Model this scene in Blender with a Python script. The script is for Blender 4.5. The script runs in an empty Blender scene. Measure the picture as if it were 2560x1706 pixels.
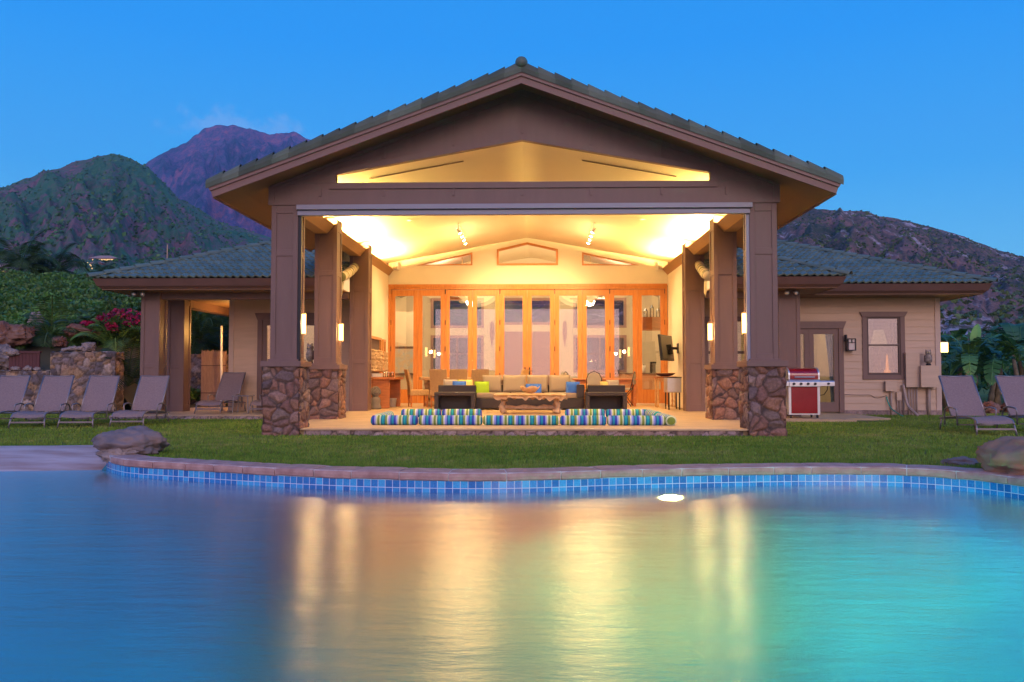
import bpy, math, random
import numpy as np
from mathutils import Vector, Matrix, noise as mn
from math import sin, cos, pi, radians, atan, sqrt
random.seed(7); RNG = np.random.default_rng(7)
S = bpy.context.scene
# ------------------------------------------------------------------ camera
F = 2150.0; VX, VY = 1338.0, 940.0; CAMZ = 0.99
cd = bpy.data.cameras.new('camera'); cam = bpy.data.objects.new('camera', cd); S.collection.objects.link(cam)
cd.sensor_width = 36; cd.lens = F / 2560 * 36; cd.clip_end = 30000; cd.clip_start = 0.05
YAW = atan((VX - 1280) / F); PIT = atan((VY - 853) / sqrt(F * F + (VX - 1280) ** 2))
cam.location = (0, 0, CAMZ); cam.rotation_euler = (pi / 2 + PIT, 0, YAW)
S.camera = cam
_R = Matrix.Rotation(YAW, 3, 'Z') @ Matrix.Rotation(pi / 2 + PIT, 3, 'X')
def W(px, py, Y):
    d = _R @ Vector(((px - 1280) / F, -(py - 853) / F, -1)); k = Y / d.y
    return Vector((d.x * k, Y, CAMZ + d.z * k))
# ------------------------------------------------------------------ world (dusk sky, afterglow behind the camera)
w = bpy.data.worlds.new('World'); S.world = w; w.use_nodes = True
nt = w.node_tree; N = nt.nodes; L = nt.links
for n in list(N): N.remove(n)
def nd(tree, t, **kw):
    n = tree.nodes.new(t)
    for k, v in kw.items():
        if k.startswith('i_'): n.inputs[int(k[2:]) if k[2:].isdigit() else k[2:]].default_value = v
        else: setattr(n, k, v)
    return n
def ramp(tree, stops, interp='LINEAR'):
    r = tree.nodes.new('ShaderNodeValToRGB'); cr = r.color_ramp; cr.interpolation = interp
    while len(cr.elements) < len(stops): cr.elements.new(0.5)
    for e, (p, c) in zip(cr.elements, stops): e.position = p; e.color = (*c, 1) if len(c) == 3 else c
    return r
tc = nd(nt, 'ShaderNodeTexCoord'); sep = nd(nt, 'ShaderNodeSeparateXYZ'); L.new(tc.outputs['Generated'], sep.inputs[0])
front = ramp(nt, [(0.0, (.24, .62, .86)), (.10, (.13, .54, .88)), (.22, (.035, .40, .90)), (.36, (.004, .30, .88)), (.75, (.003, .17, .62))])
back = ramp(nt, [(0.0, (1.0, .62, .55)), (.14, (.95, .66, .70)), (.35, (.58, .48, .72)), (.7, (.16, .26, .62)), (1, (.03, .16, .6))])
bgain = nt.nodes.new('ShaderNodeVectorMath'); bgain.operation = 'SCALE'; bgain.inputs['Scale'].default_value = 1.8; nt.links.new(back.outputs[0], bgain.inputs[0])
L.new(sep.outputs['Z'], front.inputs[0]); L.new(sep.outputs['Z'], back.inputs[0])
mr = nd(nt, 'ShaderNodeMapRange', interpolation_type='SMOOTHSTEP'); mr.inputs[1].default_value = .10; mr.inputs[2].default_value = -.75
L.new(sep.outputs['Y'], mr.inputs[0])
mx = nd(nt, 'ShaderNodeMix', data_type='RGBA'); L.new(mr.outputs[0], mx.inputs[0]); L.new(front.outputs[0], mx.inputs[6]); L.new(bgain.outputs[0], mx.inputs[7])
# small cloud bank caught on the summit
cdv = (W(590, 322, 1000) - Vector((0, 0, CAMZ))).normalized()
mp = nd(nt, 'ShaderNodeMapping'); mp.vector_type = 'POINT'; mp.inputs['Location'].default_value = [-c * s for c, s in zip(cdv, (12, 12, 48))]; mp.inputs['Scale'].default_value = (12, 12, 48)
L.new(tc.outputs['Generated'], mp.inputs[0])
ln = nd(nt, 'ShaderNodeVectorMath', operation='LENGTH'); L.new(mp.outputs[0], ln.inputs[0])
no = nd(nt, 'ShaderNodeTexNoise'); no.inputs['Scale'].default_value = 42; no.inputs['Detail'].default_value = 7; no.inputs['Roughness'].default_value = .6; L.new(tc.outputs['Generated'], no.inputs['Vector'])
sb = nd(nt, 'ShaderNodeMath', operation='MULTIPLY_ADD'); sb.inputs[1].default_value = 2.6; sb.inputs[2].default_value = -.35; L.new(no.outputs[0], sb.inputs[0])
s2 = nd(nt, 'ShaderNodeMath', operation='SUBTRACT'); L.new(sb.outputs[0], s2.inputs[0]); L.new(ln.outputs['Value'], s2.inputs[1])
s3 = nd(nt, 'ShaderNodeMapRange', interpolation_type='SMOOTHSTEP'); s3.inputs[1].default_value = -.1; s3.inputs[2].default_value = .75; s3.inputs[4].default_value = .30; L.new(s2.outputs[0], s3.inputs[0])
mc = nd(nt, 'ShaderNodeMix', data_type='RGBA'); mc.inputs[7].default_value = (.36, .50, .80, 1); L.new(s3.outputs[0], mc.inputs[0]); L.new(mx.outputs[2], mc.inputs[6])
sky = nd(nt, 'ShaderNodeTexSky', sky_type='NISHITA'); sky.sun_disc = False; sky.sun_elevation = radians(1.5); sky.sun_rotation = radians(170)
mu = nd(nt, 'ShaderNodeMix', data_type='RGBA', blend_type='ADD'); mu.inputs[0].default_value = .012; L.new(mc.outputs[2], mu.inputs[6]); L.new(sky.outputs[0], mu.inputs[7])
bg = nd(nt, 'ShaderNodeBackground'); bg.inputs[1].default_value = 1.22; L.new(mu.outputs[2], bg.inputs[0])
wo = nd(nt, 'ShaderNodeOutputWorld'); L.new(bg.outputs[0], wo.inputs[0])
# soft afterglow of the sun just set behind the camera
sl = bpy.data.lights.new('sun', 'SUN'); sl.energy = .9; sl.angle = radians(22); sl.color = (1, .74, .60)
so = bpy.data.objects.new('sun', sl); S.collection.objects.link(so); so.rotation_euler = (radians(72), 0, radians(14))
S.view_settings.view_transform = 'Standard'; S.view_settings.look = 'None'; S.view_settings.gamma = 1; S.view_settings.exposure = 0
try:
    S.cycles.use_denoising = True; S.cycles.denoiser = 'OPENIMAGEDENOISE'
except Exception: pass
S.cycles.sample_clamp_indirect = 6; S.cycles.max_bounces = 10; S.cycles.diffuse_bounces = 5; S.cycles.transparent_max_bounces = 16
# ------------------------------------------------------------------ materials
MATS = {}
def newmat(name):
    m = bpy.data.materials.new(name); m.use_nodes = True
    for n in list(m.node_tree.nodes): m.node_tree.nodes.remove(n)
    MATS[name] = m; return m, m.node_tree
def out(t, sh, vol=None):
    o = nd(t, 'ShaderNodeOutputMaterial')
    if sh is not None: t.links.new(sh, o.inputs[0])
    if vol is not None: t.links.new(vol, o.inputs[1])
def bump(t, h, strength, dist=.01):
    b = nd(t, 'ShaderNodeBump'); b.inputs['Strength'].default_value = strength; b.inputs['Distance'].default_value = dist
    t.links.new(h, b.inputs['Height']); return b.outputs[0]
def coords(t, scale=(1, 1, 1), src='Object'):
    c = nd(t, 'ShaderNodeTexCoord'); m = nd(t, 'ShaderNodeMapping'); m.inputs['Scale'].default_value = scale
    t.links.new(c.outputs[src], m.inputs[0]); return m.outputs[0]
def noise(t, v, scale, detail=5, rough=.55):
    n = nd(t, 'ShaderNodeTexNoise'); n.inputs['Scale'].default_value = scale; n.inputs['Detail'].default_value = detail; n.inputs['Roughness'].default_value = rough
    t.links.new(v, n.inputs['Vector']); return n
def mat(name, col, rough=.6, var=.12, scale=3, bmp=.1, bscale=40, stretch=(1, 1, 1), metal=0, spec=.5, col2=None, attr=None, coat=0, emis=None, es=0, translucent=0):
    m, t = newmat(name); v = coords(t, stretch)
    n1 = noise(t, v, scale, 6); n2 = noise(t, v, bscale, 3)
    c2 = col2 or tuple(min(1, c * (1 + var)) for c in col); c1 = col if col2 else tuple(c * (1 - var) for c in col)
    r = ramp(t, [(.32, c1), (.68, c2)]); t.links.new(n1.outputs[0], r.inputs[0])
    p = nd(t, 'ShaderNodeBsdfPrincipled'); p.inputs['Metallic'].default_value = metal; p.inputs['Specular IOR Level'].default_value = spec; p.inputs['Coat Weight'].default_value = coat
    src = r.outputs[0]
    if attr:
        a = nd(t, 'ShaderNodeAttribute', attribute_name=attr); mm = nd(t, 'ShaderNodeMix', data_type='RGBA', blend_type='MULTIPLY'); mm.inputs[0].default_value = 1
        t.links.new(r.outputs[0], mm.inputs[6]); t.links.new(a.outputs['Color'], mm.inputs[7]); src = mm.outputs[2]
    t.links.new(src, p.inputs['Base Color'])
    rr = nd(t, 'ShaderNodeMapRange'); rr.inputs[3].default_value = max(0, rough - .1); rr.inputs[4].default_value = min(1, rough + .1)
    t.links.new(n1.outputs[0], rr.inputs[0]); t.links.new(rr.outputs[0], p.inputs['Roughness'])
    if bmp: t.links.new(bump(t, n2.outputs[0], bmp), p.inputs['Normal'])
    if emis: p.inputs['Emission Color'].default_value = (*emis, 1); p.inputs['Emission Strength'].default_value = es
    sh = p.outputs[0]
    if translucent:
        tr = nd(t, 'ShaderNodeBsdfTranslucent'); t.links.new(src, tr.inputs[0]); mxs = nd(t, 'ShaderNodeMixShader'); mxs.inputs[0].default_value = translucent
        t.links.new(sh, mxs.inputs[1]); t.links.new(tr.outputs[0], mxs.inputs[2]); sh = mxs.outputs[0]
    out(t, sh); return m
def emit(name, col, s):
    m, t = newmat(name); e = nd(t, 'ShaderNodeEmission'); e.inputs[0].default_value = (*col, 1); e.inputs[1].default_value = s; out(t, e.outputs[0]); return m
def glass(name, refl=.10, tint=(.93, .93, .9), rough=0.0):
    m, t = newmat(name); g = nd(t, 'ShaderNodeBsdfGlossy'); g.inputs['Roughness'].default_value = rough; tr = nd(t, 'ShaderNodeBsdfTransparent'); tr.inputs[0].default_value = (*tint, 1)
    lw = nd(t, 'ShaderNodeFresnel'); lw.inputs[0].default_value = 1.5; ad = nd(t, 'ShaderNodeMath', operation='ADD'); ad.inputs[1].default_value = refl - .04; ad.use_clamp = True
    t.links.new(lw.outputs[0], ad.inputs[0]); mxs = nd(t, 'ShaderNodeMixShader'); t.links.new(ad.outputs[0], mxs.inputs[0]); t.links.new(tr.outputs[0], mxs.inputs[1]); t.links.new(g.outputs[0], mxs.inputs[2])
    out(t, mxs.outputs[0]); return m
BROWN = (.185, .105, .085)
mat('brown_paint', BROWN, .5, .08, 2.2, .22, 24, (2.5, 2.5, .5))
mat('dark_brown', (.10, .058, .048), .55, .08, 2, .08)
mat('soffit', (.21, .115, .06), .6, .08, 2, .05)
mat('lit_beam_brown', (.38, .22, .10), .55, .06, 2, .05); mat('fascia', (.215, .115, .092), .5, .08, 2, .08); mat('shaded_wing_fascia', (.15, .082, .066), .6, .08, 2, .08, spec=.2)  # same brown: cove light painted into beams, downward shade into wing fascias
mat('siding', (.60, .42, .285), .6, .06, 1.5, .12, 30, (1, 1, 8))
mat('trim_cream', (.55, .40, .31), .55, .05)
mat('ceiling', (.82, .72, .52), .75, .02, 2, .03)
mat('plaster_wall', (.82, .75, .58), .8, .03, 2, .05)
mat('fir_wood', (.50, .17, .035), .38, .1, 5, .1, 30, (6, 6, .6), col2=(.62, .245, .055), coat=.2)
mat('fir_trim', (.62, .29, .08), .45, .1, 5, .08, 30, (2, 2, 2))
mat('track_metal', (.27, .26, .31), .45, .03, 4, 0, metal=.1)
mat('black_metal', (.02, .02, .024), .4, .1, 5, .02, metal=.3)
mat('steel', (.60, .60, .62), .38, .04, 6, 0, metal=.7)
mat('frame_metal', (.26, .23, .24), .35, .08, 5, .02, metal=.6)
mat('sling', (.235, .165, .155), .8, .08, 40, .25, 300, col2=(.30, .215, .20), spec=.2)
mat('red_enamel', (.30, .008, .016), .22, .05, 3, .01, coat=.5)
mat('white_plastic', (.75, .73, .68), .4, .03)
mat('floor_stone', (.46, .31, .17), .55, .1, 2.5, .15, 25, col2=(.60, .42, .24))
mat('wicker_dark', (.035, .026, .028), .5, .2, 60, .5, 120)
mat('wicker_tan', (.52, .32, .14), .6, .3, 70, .6, 130)
mat('cushion_tan', (.36, .285, .20), .9, .05, 4, .1, 200)
mat('cushion_blue', (.03, .14, .60), .8, .06, 8, .1)
mat('cushion_green', (.34, .56, .02), .8, .06, 8, .1)
mat('cushion_yellow', (.80, .62, .20), .8, .06, 8, .1)
mat('cushion_grey', (.42, .36, .30), .85, .06, 8, .1)
mat('root_wood', (.42, .25, .13), .6, .3, 9, .6, 25, col2=(.66, .45, .27))
mat('bowl_wood', (.52, .27, .10), .4, .3, 12, .2, 30, col2=(.72, .44, .2))
mat('red_wood', (.50, .17, .05), .45, .2, 4, .1, 30, (1, 1, 4))
mat('carving', (.52, .36, .2), .7, .2, 8, .5, 30)
mat('concrete_dark', (.2, .17, .15), .8, .2, 8, .4, 30)
mat('coping', (.34, .17, .145), .62, .18, 7, .5, 45, col2=(.52, .31, .26))
mat('apron', (.40, .22, .18), .7, .12, 1.6, .4, 50, (.6, 3, 8), col2=(.62, .48, .46))
mat('hose', (.01, .35, .25), .4, .05)
mat('pvc', (.40, .30, .25), .5, .05)
mat('trunk', (.16, .11, .07), .85, .3, 8, .7, 14)
mat('banana_trunk', (.17, .13, .08), .8, .35, 6, .5, 14)
mat('leaf', (.075, .145, .03), .5, .25, 2, .1, attr='tint', translucent=.25)
mat('banana_leaf', (.065, .20, .075), .4, .3, 1.5, .1, attr='tint', translucent=.25)
mat('blossom', (.34, .008, .055), .6, .45, 5, 0, attr='tint', translucent=.2)
mat('soil', (.10, .085, .045), .9, .3, .8, .6, 6)
mat('reed', (.35, .22, .16), .8, .3, 10, .5, 50, (14, 14, .6))
mat('dark_red_wood', (.10, .025, .025), .6, .25, 6, .3, 40, (12, 12, .5))
mat('roof_tile', (.105, .15, .115), .5, .22, 1.6, .3, 30, col2=(.16, .195, .15), attr='tint'); mat('rake_tile', (.085, .115, .085), .6, .22, 1.6, .35, 30, col2=(.14, .16, .125), attr='tint', spec=.25)
mat('boulder', (.14, .115, .115), .8, .35, 3.2, .7, 16, col2=(.27, .19, .17))
mat('boulder_rust', (.24, .17, .13), .85, .3, 2.4, .9, 14, col2=(.42, .17, .07), spec=.2)
mat('rock_red', (.17, .065, .045), .9, .3, 1.8, 1, 9, col2=(.27, .16, .12), spec=.2)
mat('rock_pale', (.17, .13, .115), .9, .3, 3.5, 1, 12, col2=(.38, .30, .27), spec=.2)
mat('room_wall', (.62, .55, .42), .8, .03)
mat('reflection_mauve', (.33, .20, .20), .5, .08, 6, .1, 30, (20, 1, 1))  # mauve tint of the folding-door reflections put into this colour
mat('blind', (.55, .42, .34), .6, .03)
mat('curtain_blue', (.25, .34, .55), .8, .06, 4, .1, translucent=.4)
mat('curtain_cream', (.75, .62, .42), .8, .06, 4, .1, translucent=.4)
mat('granite', (.2, .14, .12), .3, .4, 40, .02)
mat('cabinet', (.50, .26, .15), .45, .1, 4, .05)
mat('far_house', (.26, .13, .13), .8, .1)
mat('far_roof', (.34, .22, .20), .8, .1)
mat('picture', (.35, .45, .5), .5, .4, 6, .02, col2=(.55, .4, .25))
mat('owl_brown', (.13, .085, .06), .7, .4, 14, .4, 30, col2=(.4, .33, .27))
mat('stained', (.55, .55, .45), .3, .4, 14, .05, col2=(.75, .5, .5))
emit('lamp_glass', (1, .58, .18), 7); emit('lamp_hot', (1, .78, .48), 120); emit('pool_lens', (1, .80, .48), 9)
emit('salt_lamp', (1, .32, .05), 2.2); emit('lamp_shade_lit', (1, .62, .26), .7); emit('far_window', (1, .62, .25), 1.3)
glass('door_glass', .25); glass('window_glass', .12, (.85, .85, .82)); glass('jar_glass', .15); glass('dusk_glass', .30, (.38, .40, .46))
# stone with per-stone colour from mesh
m, t = newmat('field_stone'); a = nd(t, 'ShaderNodeAttribute', attribute_name='tint'); v = coords(t); n1 = noise(t, v, 22, 6, .7); n2 = noise(t, v, 70, 4, .7)
r = ramp(t, [(.3, (.55, .55, .55)), (.7, (1.4, 1.35, 1.35))]); t.links.new(n1.outputs[0], r.inputs[0])
mm = nd(t, 'ShaderNodeMix', data_type='RGBA', blend_type='MULTIPLY'); mm.inputs[0].default_value = 1; t.links.new(a.outputs['Color'], mm.inputs[6]); t.links.new(r.outputs[0], mm.inputs[7])
p = nd(t, 'ShaderNodeBsdfPrincipled'); p.inputs['Roughness'].default_value = .85; t.links.new(mm.outputs[2], p.inputs['Base Color']); t.links.new(bump(t, n2.outputs[0], .8, .012), p.inputs['Normal']); out(t, p.outputs[0])
# pool tiles (uv: u = metres along the wall, v = metres of height)
m, t = newmat('pool_tile'); uv = nd(t, 'ShaderNodeUVMap', uv_map='uv'); sp = nd(t, 'ShaderNodeSeparateXYZ'); t.links.new(uv.outputs[0], sp.inputs[0])
def M2(op, a_, b_=None, c_=None):
    n = nd(t, 'ShaderNodeMath', operation=op)
    for i, q in enumerate((a_, b_, c_)):
        if q is None: continue
        if isinstance(q, (int, float)): n.inputs[i].default_value = q
        else: t.links.new(q, n.inputs[i])
    return n.outputs[0]
TS = .077
u_ = M2('DIVIDE', sp.outputs[0], TS); v_ = M2('DIVIDE', sp.outputs[1], TS)
fu = M2('FRACT', u_); fv = M2('FRACT', v_)
du = M2('ABSOLUTE', M2('SUBTRACT', fu, .5)); dv = M2('ABSOLUTE', M2('SUBTRACT', fv, .5))
grout = M2('GREATER_THAN', M2('MAXIMUM', du, dv), .462)
cb = nd(t, 'ShaderNodeCombineXYZ'); t.links.new(M2('FLOOR', u_), cb.inputs[0]); t.links.new(M2('FLOOR', v_), cb.inputs[1])
wn = nd(t, 'ShaderNodeTexWhiteNoise', noise_dimensions='2D'); t.links.new(cb.outputs[0], wn.inputs['Vector'])
nz = noise(t, uv.outputs[0], 55, 4, .7); ad = M2('ADD', M2('MULTIPLY', wn.outputs[0], .45), M2('MULTIPLY', nz.outputs[0], .75))
rt = ramp(t, [(.25, (.003, .09, .34)), (.55, (.006, .19, .54)), (.85, (.04, .40, .74))]); t.links.new(ad, rt.inputs[0])
mg = nd(t, 'ShaderNodeMix', data_type='RGBA'); t.links.new(grout, mg.inputs[0]); t.links.new(rt.outputs[0], mg.inputs[6]); mg.inputs[7].default_value = (.55, .66, .78, 1)
p = nd(t, 'ShaderNodeBsdfPrincipled'); p.inputs['Roughness'].default_value = .18; t.links.new(mg.outputs[2], p.inputs['Base Color']); t.links.new(bump(t, grout, -.4, .004), p.inputs['Normal']); out(t, p.outputs[0])
mat('pool_plaster', (.010, .15, .26), .7, .1, 1.2, .1, 20, col2=(.016, .20, .32))
# water: rough dielectric with absorbing body (long exposure: ripples average out)
m, t = newmat('water'); v = coords(t, (.9, 2.6, 1)); n1 = noise(t, v, 1.1, 6, .62); v2 = coords(t, (3, 14, 1)); n2 = noise(t, v2, 3.0, 4, .65)
mA = nd(t, 'ShaderNodeMath', operation='MULTIPLY_ADD'); mA.inputs[1].default_value = .07; t.links.new(n2.outputs[0], mA.inputs[0]); t.links.new(n1.outputs[0], mA.inputs[2])
rf = nd(t, 'ShaderNodeBsdfRefraction'); rf.inputs['IOR'].default_value = 1.33; rf.inputs['Roughness'].default_value = .24; gg = nd(t, 'ShaderNodeBsdfAnisotropic'); gg.inputs['Roughness'].default_value = .24; gg.inputs['Anisotropy'].default_value = .15; tv_ = nd(t, 'ShaderNodeCombineXYZ'); tv_.inputs[0].default_value = 1; t.links.new(tv_.outputs[0], gg.inputs['Tangent'])
bn = bump(t, mA.outputs[0], .10, .11)
fre = nd(t, 'ShaderNodeFresnel'); fre.inputs['IOR'].default_value = 2.7
for q_ in (rf, gg, fre): t.links.new(bn, q_.inputs['Normal'])
fm = nd(t, 'ShaderNodeMath', operation='MULTIPLY'); fm.inputs[1].default_value = 1.9; fm.use_clamp = True; t.links.new(fre.outputs[0], fm.inputs[0]); g = nd(t, 'ShaderNodeMixShader'); t.links.new(fm.outputs[0], g.inputs[0]); t.links.new(rf.outputs[0], g.inputs[1]); t.links.new(gg.outputs[0], g.inputs[2])
va = nd(t, 'ShaderNodeVolumeAbsorption'); va.inputs[0].default_value = (.30, .80, .88, 1); va.inputs[1].default_value = .50
out(t, g.outputs[0], va.outputs[0])
# striped outdoor fabric
m, t = newmat('stripes'); c = nd(t, 'ShaderNodeTexCoord'); sp = nd(t, 'ShaderNodeSeparateXYZ'); t.links.new(c.outputs['Object'], sp.inputs[0])
fr = M2('FRACT', M2('DIVIDE', sp.outputs[0], .385))
st = [(0, (.03, .06, .42)), (.10, (.30, .36, .78)), (.17, (.62, .70, .42)), (.24, (.20, .30, .04)), (.34, (.62, .72, .45)), (.40, (.01, .22, .30)), (.47, (.01, .36, .42)), (.55, (.01, .18, .28)), (.60, (.20, .32, .05)), (.69, (.66, .74, .60)), (.76, (.28, .34, .80)), (.84, (.02, .12, .34)), (.91, (.01, .30, .42))]
rs = ramp(t, st, 'CONSTANT'); t.links.new(fr, rs.inputs[0]); p = nd(t, 'ShaderNodeBsdfPrincipled'); p.inputs['Roughness'].default_value = .85
t.links.new(rs.outputs[0], p.inputs['Base Color']); nn = noise(t, c.outputs['Object'], 150, 2); t.links.new(bump(t, nn.outputs[0], .2), p.inputs['Normal']); out(t, p.outputs[0])
m, t = newmat('awning_stripes'); c = nd(t, 'ShaderNodeTexCoord'); sp = nd(t, 'ShaderNodeSeparateXYZ'); t.links.new(c.outputs['Object'], sp.inputs[0])
fr = M2('FRACT', M2('DIVIDE', sp.outputs[1], .42)); rs = ramp(t, [(0, (.62, .52, .34)), (.42, (.10, .10, .10)), (.58, (.62, .52, .34)), (.8, (.2, .2, .08))], 'CONSTANT'); t.links.new(fr, rs.inputs[0]); p = nd(t, 'ShaderNodeBsdfPrincipled'); p.inputs['Roughness'].default_value = .85; t.links.new(rs.outputs[0], p.inputs['Base Color']); out(t, p.outputs[0])
# lawn soil and grass
m, t = newmat('lawn'); v = coords(t); n1 = noise(t, v, .55, 6, .6); n2 = noise(t, v, 60, 4, .7)
r = ramp(t, [(.3, (.085, .12, .02)), (.5, (.12, .15, .028)), (.72, (.17, .16, .045))]); t.links.new(n1.outputs[0], r.inputs[0])
p = nd(t, 'ShaderNodeBsdfPrincipled'); p.inputs['Roughness'].default_value = .9; p.inputs['Specular IOR Level'].default_value = .2; t.links.new(r.outputs[0], p.inputs['Base Color']); t.links.new(bump(t, n2.outputs[0], .9, .02), p.inputs['Normal']); out(t, p.outputs[0])
m, t = newmat('grass_blade'); gm = nd(t, 'ShaderNodeNewGeometry'); n1 = noise(t, gm.outputs['Position'], .5, 5); n3 = noise(t, gm.outputs['Position'], 3.5, 4); a = nd(t, 'ShaderNodeAttribute', attribute_name='tint')
ad = M2('MULTIPLY_ADD', n3.outputs[0], .5, M2('MULTIPLY', n1.outputs[0], .5)); r = ramp(t, [(.34, (.075, .17, .018)), (.47, (.14, .25, .028)), (.56, (.20, .29, .045)), (.66, (.30, .29, .10))]); t.links.new(ad, r.inputs[0])
mm = nd(t, 'ShaderNodeMix', data_type='RGBA', blend_type='MULTIPLY'); mm.inputs[0].default_value = 1; t.links.new(r.outputs[0], mm.inputs[6]); t.links.new(a.outputs['Color'], mm.inputs[7])
p = nd(t, 'ShaderNodeBsdfPrincipled'); p.inputs['Roughness'].default_value = .7; p.inputs['Specular IOR Level'].default_value = .2; t.links.new(mm.outputs[2], p.inputs['Base Color']); out(t, p.outputs[0])
# hills
def M2b(t, a_, b_):
    n = nd(t, 'ShaderNodeMath', operation='MULTIPLY_ADD'); t.links.new(b_, n.inputs[0]); n.inputs[1].default_value = .35; t.links.new(a_, n.inputs[2]); return n.outputs[0]
def hillmat(name, cols, rocks=None, scale=1.0, streak=(1, 1, 1)):
    m, t = newmat(name); v = coords(t, tuple(scale * s for s in streak)); n1 = noise(t, v, .004, 9, .62); n2 = noise(t, v, .03, 8, .7); n3 = noise(t, v, .15, 5, .7)
    def MM(op, a_, b_, c_=None):
        n = nd(t, 'ShaderNodeMath', operation=op)
        for i, q in enumerate((a_, b_, c_)):
            if q is None: continue
            if isinstance(q, (int, float)): n.inputs[i].default_value = q
            else: t.links.new(q, n.inputs[i])
        return n.outputs[0]
    k = MM('MULTIPLY_ADD', n1.outputs[0], .36, MM('MULTIPLY_ADD', n2.outputs[0], .36, MM('MULTIPLY', n3.outputs[0], .28)))
    r = ramp(t, cols); t.links.new(k, r.inputs[0]); src = r.outputs[0]
    if rocks:
        n4 = noise(t, v, rocks[1], 8, .75); n5 = noise(t, v, rocks[1] * .18, 3, .5)
        kk = MM('MULTIPLY_ADD', n5.outputs[0], .5, MM('MULTIPLY', n4.outputs[0], .5)); rk = nd(t, 'ShaderNodeMapRange'); rk.inputs[1].default_value = rocks[2]; rk.inputs[2].default_value = rocks[2] + .05; t.links.new(kk, rk.inputs[0])
        mm = nd(t, 'ShaderNodeMix', data_type='RGBA'); t.links.new(rk.outputs[0], mm.inputs[0]); t.links.new(src, mm.inputs[6]); mm.inputs[7].default_value = (*rocks[0], 1); src = mm.outputs[2]
    p = nd(t, 'ShaderNodeBsdfPrincipled'); p.inputs['Roughness'].default_value = .95; p.inputs['Specular IOR Level'].default_value = .1
    t.links.new(src, p.inputs['Base Color']); t.links.new(bump(t, M2b(t, n2.outputs[0], n3.outputs[0]), 1, 12.0 / scale), p.inputs['Normal']); out(t, p.outputs[0])
hillmat('hill_green', [(.38, (.045, .14, .10)), (.46, (.085, .22, .11)), (.51, (.13, .18, .12)), (.555, (.25, .16, .17)), (.62, (.42, .17, .16))], None, 1.1)
hillmat('hill_peak', [(.40, (.02, .07, .10)), (.465, (.06, .08, .15)), (.51, (.14, .10, .22)), (.57, (.36, .13, .20))], None, .5)
hillmat('hill_rocky', [(.38, (.045, .065, .04)), (.46, (.09, .10, .06)), (.50, (.20, .13, .10)), (.56, (.34, .17, .14)), (.7, (.30, .19, .16))], ((.58, .46, .48), .035, .553), 2.2)
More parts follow.
